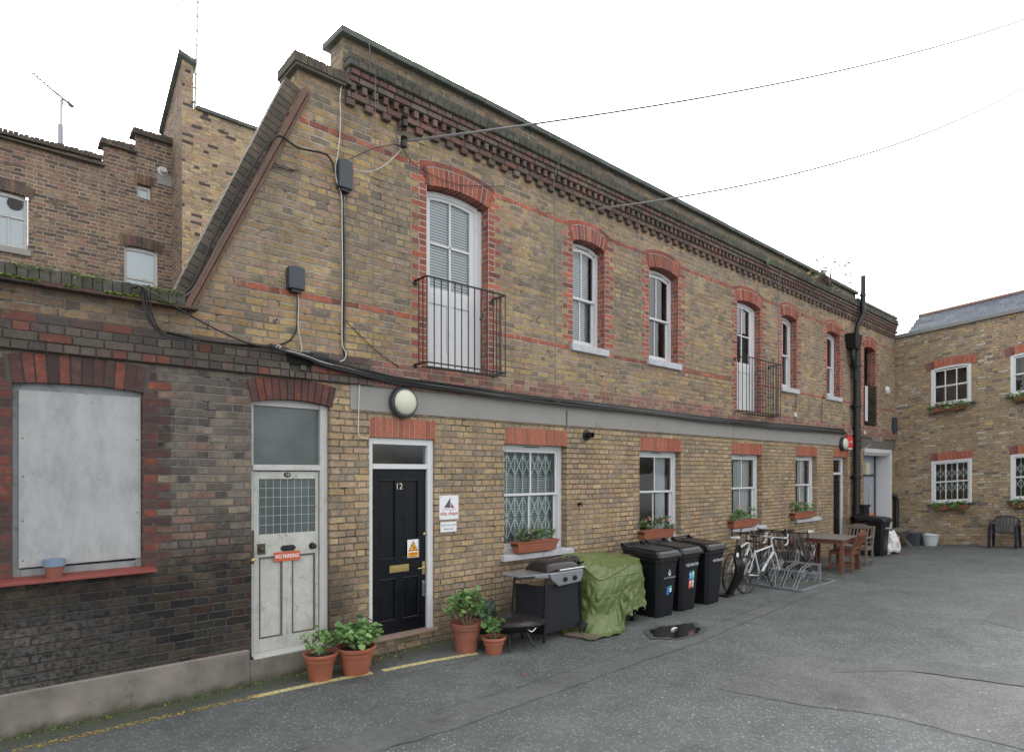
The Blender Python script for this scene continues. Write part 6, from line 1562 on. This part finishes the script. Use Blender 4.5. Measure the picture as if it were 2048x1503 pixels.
b.add(vs, [(k*n+i, k*n+i+1, (k+1)*n+i+1, (k+1)*n+i) for k in range(5) for i in range(n-1)]); mk('fabric_skirt', b, m['fabric'], t_, smooth=True)
b = MB(); b.lathe([(0, -.02), (.05, -.02), (.075, -.018), (.078, 0), (.075, .018), (.05, .02), (0, .02)], (6.16, -.97, .085), 24, 'y')
whl = mk('wheel', b, m['rubber'], t_, smooth=True); b = MB(); b.lathe([(0, -.026), (.03, -.024), (.045, -.021)], (6.16, -.97, .085), 12, 'y'); mk('hub', b, m['iron'], whl)
b = MB(); rr_ = random.Random(3)
for k in range(5): b.tube(catmull([(6.15+.03*k, -.72-.04*k, .93), (6.25, -.72, .95-.02*k), (6.3+.01*k, -.75, .85), (6.22, -.72+.02*k, .74)], 4), .012, 6)
solo('hose_bundle', b, m['bag'], 'bundle of black hose and cover stuffed between barbecue and tarpaulin', 'hose', smooth=True)
def lump(c, r, name, mat, label, cat, seed=0, sub=4, amp=.3, flat=1.0, freq=2.2):
    bm = bmesh.new(); bmesh.ops.create_icosphere(bm, subdivisions=sub, radius=1)
    for v in bm.verts:
        p = v.co.copy(); d = 1+amp*mnoise.noise(p*freq+Vector((seed, 0, 0)))+amp*.45*abs(mnoise.noise(p*freq*2.7+Vector((0, seed, 0))))
        v.co = Vector((p.x*r[0]*d, p.y*r[1]*d, max(p.z, -.55*flat)*r[2]*d))
    zmin = min(v.co.z for v in bm.verts)
    for v in bm.verts: v.co.z -= zmin
    me = bpy.data.meshes.new(name); bm.to_mesh(me); bm.free(); me.materials.append(m[mat])
    o = bpy.data.objects.new(name, me); COL.objects.link(o); o.location = c; return setp(o, label, cat)
lump((6.30, -.62, .80), (.14, .12, .10), 'black_bag', 'bag', 'scrunched black bag tucked between barbecue and tarpaulin', 'bag', 2)

# domed grill
t_ = thing('domed_grill', 'low rounded dark grill with domed lid on splayed legs', 'barbecue', (5.12, -.72, 0), math.radians(-30), local=True)
b = MB(); b.lathe([(.30, .285), (.345, .285), (.35, .295), (.33, .305), (.30, .325), (.22, .365), (.12, .39), (0, .40)], (0, 0, 0), 40, sq=2.8); b.v = [(v[0]*1.2, v[1]*1.0, v[2]+.01) for v in b.v]; mk('lid', b, m['bbqlid'], t_, smooth=True)
b = MB(); b.lathe([(0, .16), (.14, .17), (.25, .21), (.32, .27), (.325, .283), (0, .283)], (0, 0, 0), 40, sq=2.8); b.v = [(v[0]*1.2, v[1]*1.0, v[2]+.005) for v in b.v]; mk('bowl', b, m['iron'], t_, smooth=True)
for (x, y) in ((-.10, -.30), (.25, -.16), (-.27, .18), (.2, .24)):
    b = MB(); b.tube([(x*.6, y*.6, .20), (x, y, 0)], .013, 8); mk('leg', b, m['iron'], t_, smooth=True)
b = MB(); b.tube(catmull([(.12, -.28, .27), (.17, -.33, .24), (.23, -.29, .27)], 4), .008, 6); mk('handle', b, m['steel'], t_)
lump((4.93, -.40, .10), (.18, .13, .24), 'green_sheet', 'bagg', 'crumpled dark green plastic sheet between geranium pots and domed grill', 'plastic sheet', 6, amp=.5, freq=1.7)

# green tarpaulin over a long box
def tarp():
    rnd = random.Random(12); NU, NV = 260, 66; X0t, X1t, Y0t, Y1t, Ht = 6.42, 7.38, -1.02, -.20, .93
    per = []                                   # rounded rectangle, starts at the back left
    def rr(t):                                 # t in 0..1 round the footprint
        w, d, r_ = X1t-X0t, Y1t-Y0t, .10; cx_, cy_ = (X0t+X1t)/2, (Y0t+Y1t)/2; a = 2*PI*t
        ca, sa = math.cos(a), math.sin(a); k = (abs(ca/(w/2))**12+abs(sa/(d/2))**12)**(-1/12); return cx_+ca*k, cy_+sa*k, ca, sa
    def top_z(x, y):
        f = min(1, max(0, (-.55-y)/.47)); l = (X1t-x)/(X1t-X0t); return .955-.04*(1-l)-f**1.2*(.03+.27*l)-.06*max(0, l-.75)*4*(1-f)
    vs = []
    for j in range(NV+1):
        v = j/NV
        for i in range(NU):
            t = i/NU; x, y, ca, sa = rr(t); cx_, cy_ = (X0t+X1t)/2, (Y0t+Y1t)/2
            left = max(0, -ca)**1.5*1.0
            if v < .34:                        # top, from crown outwards
                k = v/.34; px_, py_ = cx_+(x-cx_)*k, cy_+(y-cy_)*k
                z = top_z(px_, py_)
                z += (.014*mnoise.noise(Vector((px_*3.5, py_*3.5, 4)))-.022*abs(mnoise.noise(Vector((px_*5, py_*4, 1)))))*(1-k**6)
                vs.append((px_, py_, z))
            else:
                k = (v-.34)/.66; bottom = .13+.05*math.sin(t*24.7)+.03*math.sin(t*140+1)+.10*max(0, math.sin(t*2*PI*1.0+1.2))-.25*left
                ztop = top_z(x, y)
                z = ztop+(max(bottom, .01)-ztop)*k**.92
                fold = .034*k**.8*math.sin(t*140+5.0*mnoise.noise(Vector((t*9.5, k*2, 3)))*2)*(.5+.8*mnoise.noise(Vector((t*4, 5, 1)))) + .055*k*mnoise.noise(Vector((x*5, y*5, z*3)))
                fold += (.065*abs(mnoise.noise(Vector((x*4+z*2.5, y*4, z*2.6))))+.05*abs(mnoise.noise(Vector((x*9-z*5, y*9, z*6)))))*min(1, k*3)-.03
                out = .004+fold+.05*k+.03*min(1, k*8)
                out += left*(.10*k+.26*max(0, k-.62)**1.2*(1.3+math.sin(t*86)))
                fr = max(0, -sa)*max(0, -ca)*2.4                      # near-left corner trails on the ground
                out += fr*max(0, k-.55)*.55
                if fr > .4: z = max(z-.16*k, .015+.05*abs(mnoise.noise(Vector((t*28, k*6, 2)))))
                vs.append((x+ca*out, y+sa*out*.8, max(z, .012)))
    b = MB(); b.add(vs, [(j*NU+i, j*NU+(i+1) % NU, (j+1)*NU+(i+1) % NU, (j+1)*NU+i) for j in range(NV) for i in range(NU)])
    o = solo('tarpaulin', b, m['tarp'], 'crumpled olive green tarpaulin draped over a garden box beside the wheelie bins', 'tarpaulin', smooth=False, org=(6.9, -.6, 0))
    b2 = MB(); b2.box(X0t+.08, X1t-.05, Y0t+.10, Y1t-.03, .10, .50)
    for x in (X0t+.1, X1t-.1):
        for y in (Y0t+.1, Y1t-.1): b2.box(x-.03, x+.03, y-.03, y+.03, 0, .12)
    solo('storage_chest', b2, m['iron'], 'dark chest hidden under the olive green tarpaulin, feet just showing', 'chest')
tarp()
c = [G(1128, 1272), G(1150, 1262), G(1204, 1268), G(1192, 1282)]
b = MB(); b.hexa([(p.x, p.y, .014) for p in c]+[(p.x, p.y, .032) for p in c]); solo('brown_board', b, m['slab'], 'flat brown board on the ground under the trailing tarpaulin', 'board')

# black child's bicycle seat standing on end
c = G(1466, 1193); t_ = thing('bicycle_child_seat', 'black plastic child bicycle seat stood on end beside the last bin of the row', 'child seat', (c.x, c.y+.05, 0), math.radians(4), local=True)
b = MB(); prof = [(.10, .0, .07), (.06, .10, .10), (-.02, .25, .15), (-.08, .42, .165), (-.10, .55, .16), (-.05, .64, .15), (-.08, .74, .13), (-.10, .84, .10), (-.10, .90, .05)]
vs = []; n = 9
for (yy, z, hw) in prof:
    for k in range(n):
        s_ = -1+2*k/(n-1); vs.append((s_*hw, yy-.10*(abs(s_)**2.2)*(1 if z < .7 else .5), z))
b.add(vs, [(j*n+i, j*n+i+1, (j+1)*n+i+1, (j+1)*n+i) for j in range(len(prof)-1) for i in range(n-1)])
o = mk('shell', b, m['blackpl'], t_, smooth=True); md = o.modifiers.new('thick', 'SOLIDIFY'); md.thickness = .018; md = o.modifiers.new('round', 'SUBSURF'); md.levels = 1; md.render_levels = 2
b = MB(); b.box(-.14, .14, -.02, .16, 0, .035); mk('foot_rest', b, m['blackpl'], t_, bevel=.01)
b = MB(); b.lathe([(0, -.012), (.04, -.01), (.045, 0)], (0, -.125, .72), 12, 'y'); mk('round_badge', b, m['signw'], t_)

# bicycles
def bicycle(rear, front_dir, label, fm, drop=True, lean=0.0, s=1.0, bars='iron', saddle='iron', seed=0, group='parked bicycles', steer=0.0):
    t_ = thing('bicycle', label, 'bicycle', (rear[0], rear[1], gz(*rear)), front_dir, group, local=True)
    RW = .325*s; WB = 1.0*s
    def L3(x, z, y=0): return Vector((x*s, y*s-lean*z*s, z*s))
    BBp, SC_, HT, HB = (.43, .275), (.285, .76), (.86, .80), (.895, .66)
    hub_r, hub_f = (0, .325), (1.0, .325)
    tb_ = lambda b, a, c, r, ya=0, yb=0: b.tube([L3(a[0], a[1], ya), L3(c[0], c[1], yb)], r*s, 8)
    b = MB(); tb_(b, (.30, .70), (.865, .775), .017); tb_(b, BBp, HB, .023); tb_(b, BBp, (.285, .74), .016); tb_(b, HT, HB, .021)
    for y in (-.05, .05): tb_(b, BBp, hub_r, .009, y*.4, y); tb_(b, (.30, .70), hub_r, .008, y*.2, y)
    mk('frame', b, m[fm], t_, smooth=True)
    b = MB()
    for k in range(5): tx_ = .50+.05*k; p = L3(BBp[0]+(HB[0]-BBp[0])*tx_, BBp[1]+(HB[1]-BBp[1])*tx_, 0); b.lathe([(.0245*s, -.012*s), (.0245*s, .012*s)], p, 8)
    mk('frame_marks', b, m['ink' if fm == 'framew' else 'framew'], t_)
    b = MB()
    for y in (-.05, .05): b.tube([L3(.895, .66, y*.5), L3(.90, .60, y), L3(.96, .45, y), L3(1.0, .325, y)], .010*s, 8)
    b.tube([L3(.86, .80), L3(.845, .90)], .013*s, 8); mk('fork', b, m[fm], t_, smooth=True)
    for (hx, hz) in (hub_r, hub_f):
        w_ = MB(); n = 44; rr_ = random.Random(seed)
        ring = [L3(hx+math.cos(2*PI*k/n)*.325, hz+math.sin(2*PI*k/n)*.325) for k in range(n+1)]; w_.tube(ring, .013*s, 6, cap=False); wh = mk('wheel', w_, m['rubber'], t_, smooth=True)
        w_ = MB(); ring = [L3(hx+math.cos(2*PI*k/n)*.305, hz+math.sin(2*PI*k/n)*.305) for k in range(n+1)]; w_.tube(ring, .009*s, 6, cap=False); mk('rim', w_, m['darkmetal'], wh, smooth=True)
        w_ = MB()
        for k in range(24): a = 2*PI*k/24; w_.tube([L3(hx+.02*math.cos(a+.9*(1 if k % 2 else -1)), hz+.02*math.sin(a+.9*(1 if k % 2 else -1)), .03*(1 if k % 4 < 2 else -1)), L3(hx+.30*math.cos(a), hz+.30*math.sin(a))], .0016*s, 3, cap=False)
        w_.tube([L3(hx, hz, -.05), L3(hx, hz, .05)], .016*s, 8); mk('spokes', w_, m['steel'], wh)
    b = MB(); b.tube([L3(.285, .74), L3(.262, .90)], .012*s, 8); mk('seat_post', b, m['darkmetal'], t_)
    b = MB(); vs = [L3(.12, .925, -.07), L3(.12, .925, .07), L3(.22, .92, .05), L3(.38, .915, .012), L3(.38, .915, -.012), L3(.22, .92, -.05)]; lo_ = [v-Vector((0, 0, .035*s)) for v in vs]
    b.add(vs+lo_, [(0, 1, 2, 3, 4, 5), (11, 10, 9, 8, 7, 6)]+[(i, 6+i, 6+(i+1) % 6, (i+1) % 6) for i in range(6)]); mk('saddle', b, m[saddle], t_, bevel=.01)
    b = MB(); hx, hz = .87, .93
    b.tube([L3(.845, .90), L3(.92, .925)], .014*s, 8)
    if drop:
        b.tube([L3(.92, .925, -.20), L3(.92, .925, .20)], .012*s, 8)
        for y in (-.2, .2): b.tube(catmull([L3(.92, .925, y), L3(.98, .93, y*1.03), L3(1.03, .89, y*1.05), L3(1.0, .82, y*1.07), L3(.92, .80, y*1.08)], 4), .013*s, 8); b.tube([L3(1.03, .93, y*1.04), L3(1.05, 1.0, y*1.02)], .012*s, 6)
    else:
        b.tube([L3(.93, .94, -.30), L3(.94, .945, -.1), L3(.94, .945, .1), L3(.93, .94, .30)], .012*s, 8)
        for y in (-.3, .3): b.tube([L3(.93, .94, y*.7), L3(.93, .94, y*1.02)], .016*s, 8); b.tube([L3(.93, .94, y*.95), L3(.97, .98, y*.95)], .012*s, 6); b.tube([L3(.95, .93, y*.75), L3(1.0, .90, y*.95)], .006*s, 5)
    mk('handlebar', b, m[bars], t_, smooth=True)
    b = MB(); b.lathe([(.075*s, -.004), (.085*s, -.004), (.085*s, .004), (.075*s, .004)], L3(BBp[0], BBp[1], -.05), 24, 'y'); b.lathe([(0, -.01), (.025*s, -.01), (.025*s, .01), (0, .01)], L3(*BBp, -.05), 10, 'y')
    b.tube([L3(*BBp, -.06), L3(BBp[0]+.10, BBp[1]-.13, -.07)], .010*s, 6); b.tube([L3(*BBp, .06), L3(BBp[0]-.10, BBp[1]+.13, .07)], .010*s, 6)
    for q in ((.10, -.13, -.11), (-.10, .13, .11)): b.tube([L3(BBp[0]+q[0]-.03, BBp[1]+q[1], q[2]), L3(BBp[0]+q[0]+.03, BBp[1]+q[1], q[2])], .018*s, 6)
    for y0_, z0_ in ((.083, 0), (-.083, 0)): b.tube([L3(BBp[0], BBp[1]+y0_, -.05), L3(0, .325+y0_*.45, -.045)], .0035*s, 4)
    b.lathe([(0, -.008), (.045*s, -.008), (.045*s, .008), (0, .008)], L3(0, .325, -.045), 14, 'y'); mk('crankset', b, m['darkmetal'], t_)
    return t_
bicycle((10.32, -.72), math.radians(9), 'white road bicycle with white saddle next to the last bin', 'framew', True, .06, 1.04, 'iron', 'white', 1)
bicycle((10.36, -1.03), math.radians(-5), 'white road bicycle in front of its twin, front wheel in the rack', 'framew', True, -.03, 1.0, 'inkgrey', 'iron', 2)
bicycle((13.36, -.60), math.radians(176), 'black flat-handlebar bicycle behind the rack', 'frameb', False, .04, 1.0, 'iron', 'iron', 3)
bicycle((13.38, -.90), math.radians(186), 'dark drop-handlebar bicycle facing the camera end of the rack', 'frameb', True, -.02, 1.0, 'iron', 'inkgrey', 4)

bicycle((12.55, -.38), math.radians(183), 'dark bicycle nearest the wall, mostly behind the white ones', 'frameb', True, .10, 1.0, 'iron', 'iron', 5)
bicycle((11.35, -.52), math.radians(2), 'black bicycle half hidden between the white bicycles and the wall', 'frameb', False, .08, .98, 'iron', 'iron', 6)
# cycle rack
t_ = thing('cycle_rack', 'grey steel cycle rack with wire wheel hoops on the ground', 'cycle rack', (12.0, -1.1, 0))
b = MB(); X0r, X1r, Y0r, Y1r = 11.2, 12.72, -1.62, -.50
for p, q in (((X0r, Y0r), (X1r, Y0r)), ((X1r, Y0r), (X1r, Y1r)), ((X1r, Y1r), (X0r, Y1r)), ((X0r, Y1r), (X0r, Y0r))): b.bar((*p, .025), (*q, .025), .045, .04)
mk('base_frame', b, m['galv'], t_, bevel=.003)
b = MB(); xm = 12.02
for y in (Y0r+.02, Y1r-.02): b.bar((xm, y, .02), (xm, y, .42), .045, .045)
for z in (.40, .22): b.bar((xm, Y0r+.02, z), (xm, Y1r-.02, z), .04, .035)
mk('centre_frame', b, m['galv'], t_, bevel=.003)
for k in range(4):
    for sd_ in (-1, 1):
        y = Y0r+.18+k*.25
        h = MB(); xo = X0r if sd_ < 0 else X1r; xo = xm+(xo-xm)*.82
        for dy in (-.03, .03): h.tube(catmull([(xm, y+dy, .40 if sd_ < 0 else .24), (xm+(xo-xm)*.55, y+dy, .34 if sd_ < 0 else .20), (xm+(xo-xm)*.75, y+dy, .20), (xo, y+dy, .03)], 3), .006, 6)
        h.tube([(xm+(xo-xm)*.3+.10*math.cos(a*.45), y, .16+.09*math.sin(a*.45)) for a in range(15)], .006, 5)
        mk('wheel_hoop', h, m['galv'], t_, smooth=True)

# garden table and seats
t_ = thing('garden_table', 'rectangular reddish hardwood garden table behind the cycle rack', 'table', (14.36, -.88, 0), math.radians(4), local=True)
b = MB(); n = 7
for k in range(n): y = -.45+.9*k/n; b.box(-.60, .60, y+.003, y+.9/n-.003, .695, .72)
mk('tabletop', b, m['teakg'], t_, bevel=.003)
b = MB(); b.box(-.54, .54, -.42, -.395, .61, .694); b.box(-.54, .54, .395, .42, .61, .694); b.box(-.545, -.52, -.395, .395, .61, .694); b.box(.52, .545, -.395, .395, .61, .694); mk('apron', b, m['teak'], t_, bevel=.003)
for x in (-.53, .53):
    for y in (-.40, .40): b = MB(); b.box(x-.035, x+.035, y-.035, y+.035, 0, .61); mk('leg', b, m['teak'] if x > 0 or y < 0 else m['teakg'], t_, bevel=.004)
def garden_chair(loc, rz, label, w=.5, arms=False, mat='teak', h=.90):
    t_ = thing('garden_chair', label, 'chair', (*loc, gz(*loc)), rz, None, local=True)     # faces +y, back at y=0
    M_ = m[mat]
    b = MB(); n = 6
    for k in range(n): y = .04+.42*k/n; b.box(-w/2+.02, w/2-.02, y+.004, y+.42/n-.004, .41, .43)
    mk('seat', b, M_, t_, bevel=.003)
    b = MB(); b.box(-w/2+.02, w/2-.02, .43, .45, .35, .409); b.box(-w/2+.02, w/2-.02, .03, .05, .35, .409); b.box(-w/2, -w/2+.02, .03, .45, .35, .409); b.box(w/2-.02, w/2, .03, .45, .35, .409)
    for x in (-w/2+.01, w/2-.03): b.box(x, x+.02, .04, .44, .10, .14)
    mk('seat_rail', b, M_, t_, bevel=.002)
    for x in (-w/2+.02, w/2-.02):
        b = MB(); b.hexa([(x-.022, -.02, 0), (x+.022, -.02, 0), (x+.022, .03, 0), (x-.022, .03, 0), (x-.022, .0, .42), (x+.022, .0, .42), (x+.022, .045, .42), (x-.022, .045, .42)])
        b.hexa([(x-.022, .0, .42), (x+.022, .0, .42), (x+.022, .045, .42), (x-.022, .045, .42), (x-.022, -.16, h), (x+.022, -.16, h), (x+.022, -.125, h), (x-.022, -.125, h)]); mk('back_leg', b, M_, t_, bevel=.003)
        b = MB(); b.box(x-.022, x+.022, .42, .465, 0, .62 if arms else .41); mk('front_leg', b, M_, t_, bevel=.003)
        if arms: b = MB(); b.hexa([(x-.03, -.06, .62), (x+.03, -.06, .62), (x+.03, .50, .62), (x-.03, .50, .62), (x-.03, -.06, .645), (x+.03, -.06, .645), (x+.03, .50, .645), (x-.03, .50, .645)]); mk('armrest', b, M_, t_, bevel=.004)
    b = MB(); poly = [(-w/2, h-.07), (w/2, h-.07), (w/2, h), (w*.25, h+.012), (w*.16, h+.045), (-w*.16, h+.045), (-w*.25, h+.012), (-w/2, h)]
    b.prism(poly, 'y', -.155, -.125); b.box(-w/2+.03, w/2-.03, -.02, .005, .47, .51)
    ns = max(6, int(w/.075))
    for k in range(ns): x = -w/2+.07+(w-.14)*k/(ns-1); b.hexa([(x-.015, -.018, .51), (x+.015, -.018, .51), (x+.015, -.004, .51), (x-.015, -.004, .51), (x-.015, -.148, h-.07), (x+.015, -.148, h-.07), (x+.015, -.134, h-.07), (x-.015, -.134, h-.07)])
    mk('backrest', b, M_, t_, bevel=.002)
    return t_
garden_chair((14.52, -1.36), math.radians(2), 'reddish slatted garden chair with its back to the yard, pushed under the table', .54, h=.84)
garden_chair((15.86, -.93), math.radians(92), 'weathered wide garden armchair at the far end of the table', .66, True, 'teakg', .86)
garden_chair((13.30, -.52), math.radians(-84), 'grey weathered garden chair at the near end of the table, behind the bicycles', .55, False, 'teakg', .84)
garden_chair((14.35, -.06), math.radians(180), 'dark slatted garden chair between table and wall', .5, False, 'teak', .80)

# things by the far corner
t_ = thing('picnic_bench', 'small weathered picnic bench end with crossed legs behind the lone bin', 'bench', (20.1, -.55, gz(20, -.5)), 0, local=True)
b = MB(); b.box(-.7, .55, -.18, .18, .50, .545); mk('seat', b, m['teakg'], t_, bevel=.004)
for x in (-.5, .35): b = MB(); b.bar((x, -.22, .0), (x, .16, .5), .07, .04, (1, 0, 0)); b.bar((x+.045, .22, .0), (x+.045, -.16, .5), .07, .04, (1, 0, 0)); mk('crossed_leg', b, m['teakg'], t_)
def tub(px, r, h, label, mat, x=21.15, sq=None):
    u = ray(px, 900); t = x/u[0]; y = -DE+u[1]*t; t_ = thing('plant_tub', label, 'plant tub', (x, y, gz(x, y)), local=True)
    b = MB(); b.lathe([(0, 0), (r*.7, 0), (r*.97, h-.03), (r*1.06, h-.03), (r*1.06, h), (r*.95, h), (r*.9, h-.04), (0, h-.05)], (0, 0, 0), 24, sq=sq); mk('tub', b, m[mat], t_, smooth=not sq)
    b = MB(); b.lathe([(0, 0), (r*.9, 0), (0, .02)], (0, 0, h-.05), 16); mk('soil', b, m['soil'], t_)
tub(1828, .24, .37, 'square dark grey plant tub at the foot of the far house', 'tubg', sq=6); tub(1861, .225, .33, 'round white plant tub at the foot of the far house', 'tubw')
c = G(1796, 1107); lump((c.x-.1, c.y+.2, gz(c.x, c.y)), (.30, .24, .34), 'rubbish_sack', 'bagw', 'white printed rubbish sack beside the lone wheelie bin', 'sack', 9, amp=.35)
b = MB(); b.bar(c+Vector((-.2, -.15, .015)), c+Vector((.45, -.02, .015)), .05, .02); solo('loose_batten', b, m['teak'], 'thin wooden batten lying by the rubbish sack', 'batten')
c2 = c+Vector((.28, .15, 0)); b = MB(); b.hexa([(c2.x-.05, c2.y-.1, 0), (c2.x+.12, c2.y-.1, 0), (c2.x+.12, c2.y+.1, 0), (c2.x-.05, c2.y+.1, 0), (c2.x-.12, c2.y-.1, .40), (c2.x+.0, c2.y-.1, .44), (c2.x+.0, c2.y+.1, .44), (c2.x-.12, c2.y+.1, .40)]); solo('cardboard_box', b, simple('tan_cardboard', (.36, .20, .12), .85), 'tan cardboard box leaning behind the rubbish sack', 'box', bevel=.004)
c = W(1723, 1032, -.2); c3 = W(1723, 1009, -.2); b = MB(); b.box(c.x-.16, c.x+.16, -.34, -.08, c.z, c3.z-.05); b.box(c.x-.2, c.x+.2, -.36, -.06, c3.z-.05, c3.z+.01); b.lathe([(0, 0), (.12, 0), (.12, c.z), (0, c.z)], (c.x, -.22, 0), 12); solo('post_bin', b, m['iron'], 'black litter bin on a post by the porch', 'litter bin', bevel=.01)
c = W(1734, 1026, -.12); b = MB(); cc = Vector((c.x+.12, -.14, 0)); b.lathe([(0, .0), (.17, 0), (.17, c.z-.2), (.13, c.z-.06), (.06, c.z), (0, c.z)], cc, 18); solo('gas_cylinder', b, m['orange'], 'orange cylinder standing by the porch behind the lone bin', 'cylinder', smooth=True)

# plastic garden chair
u = ray(2013, 900); t = 21.18/u[0]; yc = -DE+u[1]*t
t_ = thing('plastic_chair', 'dark navy plastic garden armchair against the far house', 'chair', (21.10, yc, gz(21.1, yc)), math.radians(90), local=True)
b = MB(); b.box(-.23, .23, -.02, .42, .40, .425); mk('seat', b, m['chairp'], t_, bevel=.012)
b = MB(); n = 7
for k in range(n):
    a = (k-3)/3; x0_, x1_ = a*.17, a*.235; top_ = .83-.07*a*a; b.hexa([(x0_-.020, -.02, .43), (x0_+.020, -.02, .43), (x0_+.020, .0, .43), (x0_-.020, .0, .43), (x1_-.026, -.16, top_), (x1_+.026, -.16, top_), (x1_+.026, -.14, top_), (x1_-.026, -.14, top_)])
b.tube(catmull([(-.27, -.12, .70), (-.22, -.15, .78), (0, -.16, .84), (.22, -.15, .78), (.27, -.12, .70)], 5), .022, 8); mk('backrest', b, m['chairp'], t_, smooth=False)
for sx in (-1, 1):
    b = MB(); b.tube(catmull([(sx*.27, -.12, .70), (sx*.29, .05, .66), (sx*.29, .30, .64), (sx*.28, .40, .58)], 5), .026, 8); mk('armrest', b, m['chairp'], t_, smooth=True)
    for (y, yt) in ((.44, .40), (-.12, -.06)):
        b = MB(); b.hexa([(sx*.29-.03, y-.025, 0), (sx*.29+.03, y-.025, 0), (sx*.29+.03, y+.025, 0), (sx*.29-.03, y+.025, 0), (sx*.27-.035, yt-.04, .62), (sx*.27+.035, yt-.04, .62), (sx*.27+.035, yt+.04, .62), (sx*.27-.035, yt+.04, .62)]); mk('leg', b, m['chairp'], t_, bevel=.008)

# litter
for px, py, mat_, lab, d in ((1344, 1262, 'clear', 'clear crushed bottle lying in the puddle', (.16, .03)), (1047, 1354, 'inkr', 'tiny purple wrapper on the tarmac', (.05, .05)), (1495, 1254, 'green', 'tiny green scrap on the tarmac right of the puddle', (.06, .01))):
    c = G(px, py); b = MB(); b.tube([(c.x, c.y, .022), (c.x+d[0]*.5, c.y+d[1]*.6, .03), (c.x+d[0], c.y+d[1], .02)], .018 if mat_ == 'clear' else .006, 6, r2=.008 if mat_ == 'clear' else .006); solo('litter', b, m[mat_], lab, 'litter')
for k, (px, py) in enumerate(((770, 1322), (790, 1320))):
    pass
b = MB(); rnd = random.Random(31)
for _ in range(220):
    px, py = rnd.uniform(1180, 1640), rnd.uniform(1178, 1300); c = G(px, py); q = rnd.uniform(.004, .012)
    a = rnd.uniform(0, 3.1); b.add([(c.x+q*math.cos(a), c.y+q*math.sin(a), .010), (c.x-q*.5*math.sin(a), c.y+q*.5*math.cos(a), .012), (c.x-q*math.cos(a), c.y-q*math.sin(a), .010), (c.x+q*.5*math.sin(a), c.y-q*.5*math.cos(a), .012)], [(0, 1, 2, 3)])
struct('scattered_chippings', b, m['white'], kind='stuff', fix=False)
c = G(780, 1330); b = MB(); rnd = random.Random(14)
for _ in range(40):
    p = Vector((c.x+rnd.gauss(0, .14), -.10-abs(rnd.gauss(0, .10)), .012)); leaves(b, [p], 1, (.01, .01, .002), .014, rnd, 2, 5)
struct('fallen_leaves', b, leaf_mat('dead_leaf', (.10, .06, .03), (.20, .13, .07), 0), kind='stuff', fix=False)

# ---------------------------------------------------------------- daylight and camera
w = bpy.data.worlds.new('World'); SC.world = w; w.use_nodes = True
nt = w.node_tree; bg = nt.nodes['Background']
sky = nt.nodes.new('ShaderNodeTexSky'); sky.sky_type = 'NISHITA'; sky.sun_disc = False
SUN_EL, SUN_AZ = math.radians(42), math.radians(25)
sky.sun_elevation = SUN_EL; sky.sun_rotation = SUN_AZ; sky.air_density = 1.0; sky.dust_density = 6.0; sky.ozone_density = 1.0
hs = nt.nodes.new('ShaderNodeHueSaturation'); hs.inputs['Saturation'].default_value = .02; hs.inputs['Value'].default_value = 1.0
nt.links.new(sky.outputs[0], hs.inputs['Color']); nt.links.new(hs.outputs[0], bg.inputs[0]); bg.inputs[1].default_value = .15
L = bpy.data.lights.new('sun', 'SUN'); L.energy = .5; L.angle = math.radians(35); L.color = (1, .97, .93)
lo = bpy.data.objects.new('sun', L); COL.objects.link(lo)
# sun direction: azimuth measured clockwise from +Y as in the sky texture
sd = Vector((math.sin(SUN_AZ)*math.cos(SUN_EL), math.cos(SUN_AZ)*math.cos(SUN_EL), math.sin(SUN_EL)))
lo.rotation_euler = sd.to_track_quat('Z', 'Y').to_euler()
cam = bpy.data.cameras.new('camera'); co_ = bpy.data.objects.new('camera', cam); COL.objects.link(co_)
cam.sensor_width = 36; cam.lens = FPX/2048*36; cam.shift_y = (945-751.5)/2048; cam.clip_end = 2000; cam.clip_start = .05
co_.location = (0, -DE, HE); co_.rotation_euler = (PI/2, 0, math.atan2(FY, FX)-PI/2)
SC.camera = co_
SC.view_settings.view_transform = 'Standard'; SC.view_settings.look = 'None'; SC.view_settings.gamma = 1; SC.view_settings.exposure = 2.2
SC.cycles.use_denoising = True
try:
    SC.cycles.denoiser = 'OPENIMAGEDENOISE'; SC.cycles.denoising_input_passes = 'RGB_ALBEDO_NORMAL'; SC.cycles.denoising_prefilter = 'ACCURATE'
except Exception: pass
SC.cycles.max_bounces = 6; SC.cycles.transparent_max_bounces = 12

# things of one kind share a group phrase
GR = {'cable': 'cables pinned along the brick walls', 'flower box': 'terracotta flower boxes on the window sills', 'potted plant': 'potted geraniums along the wall', 'sign': 'small signs on doors and wall',
      'wall lamp': 'round bulkhead lamps', 'junction box': 'junction boxes on the facade', 'insulator': 'wire insulators', 'wire': 'overhead wires', 'chair': 'garden chairs', 'plant tub': 'plant tubs by the far wall', 'litter': 'bits of litter'}
tops = [o for o in SC.objects if o.parent is None and 'category' in o]
for o in tops:
    if 'group' not in o and o['category'] in GR and sum(q['category'] == o['category'] for q in tops) > 1: o['group'] = GR[o['category']]
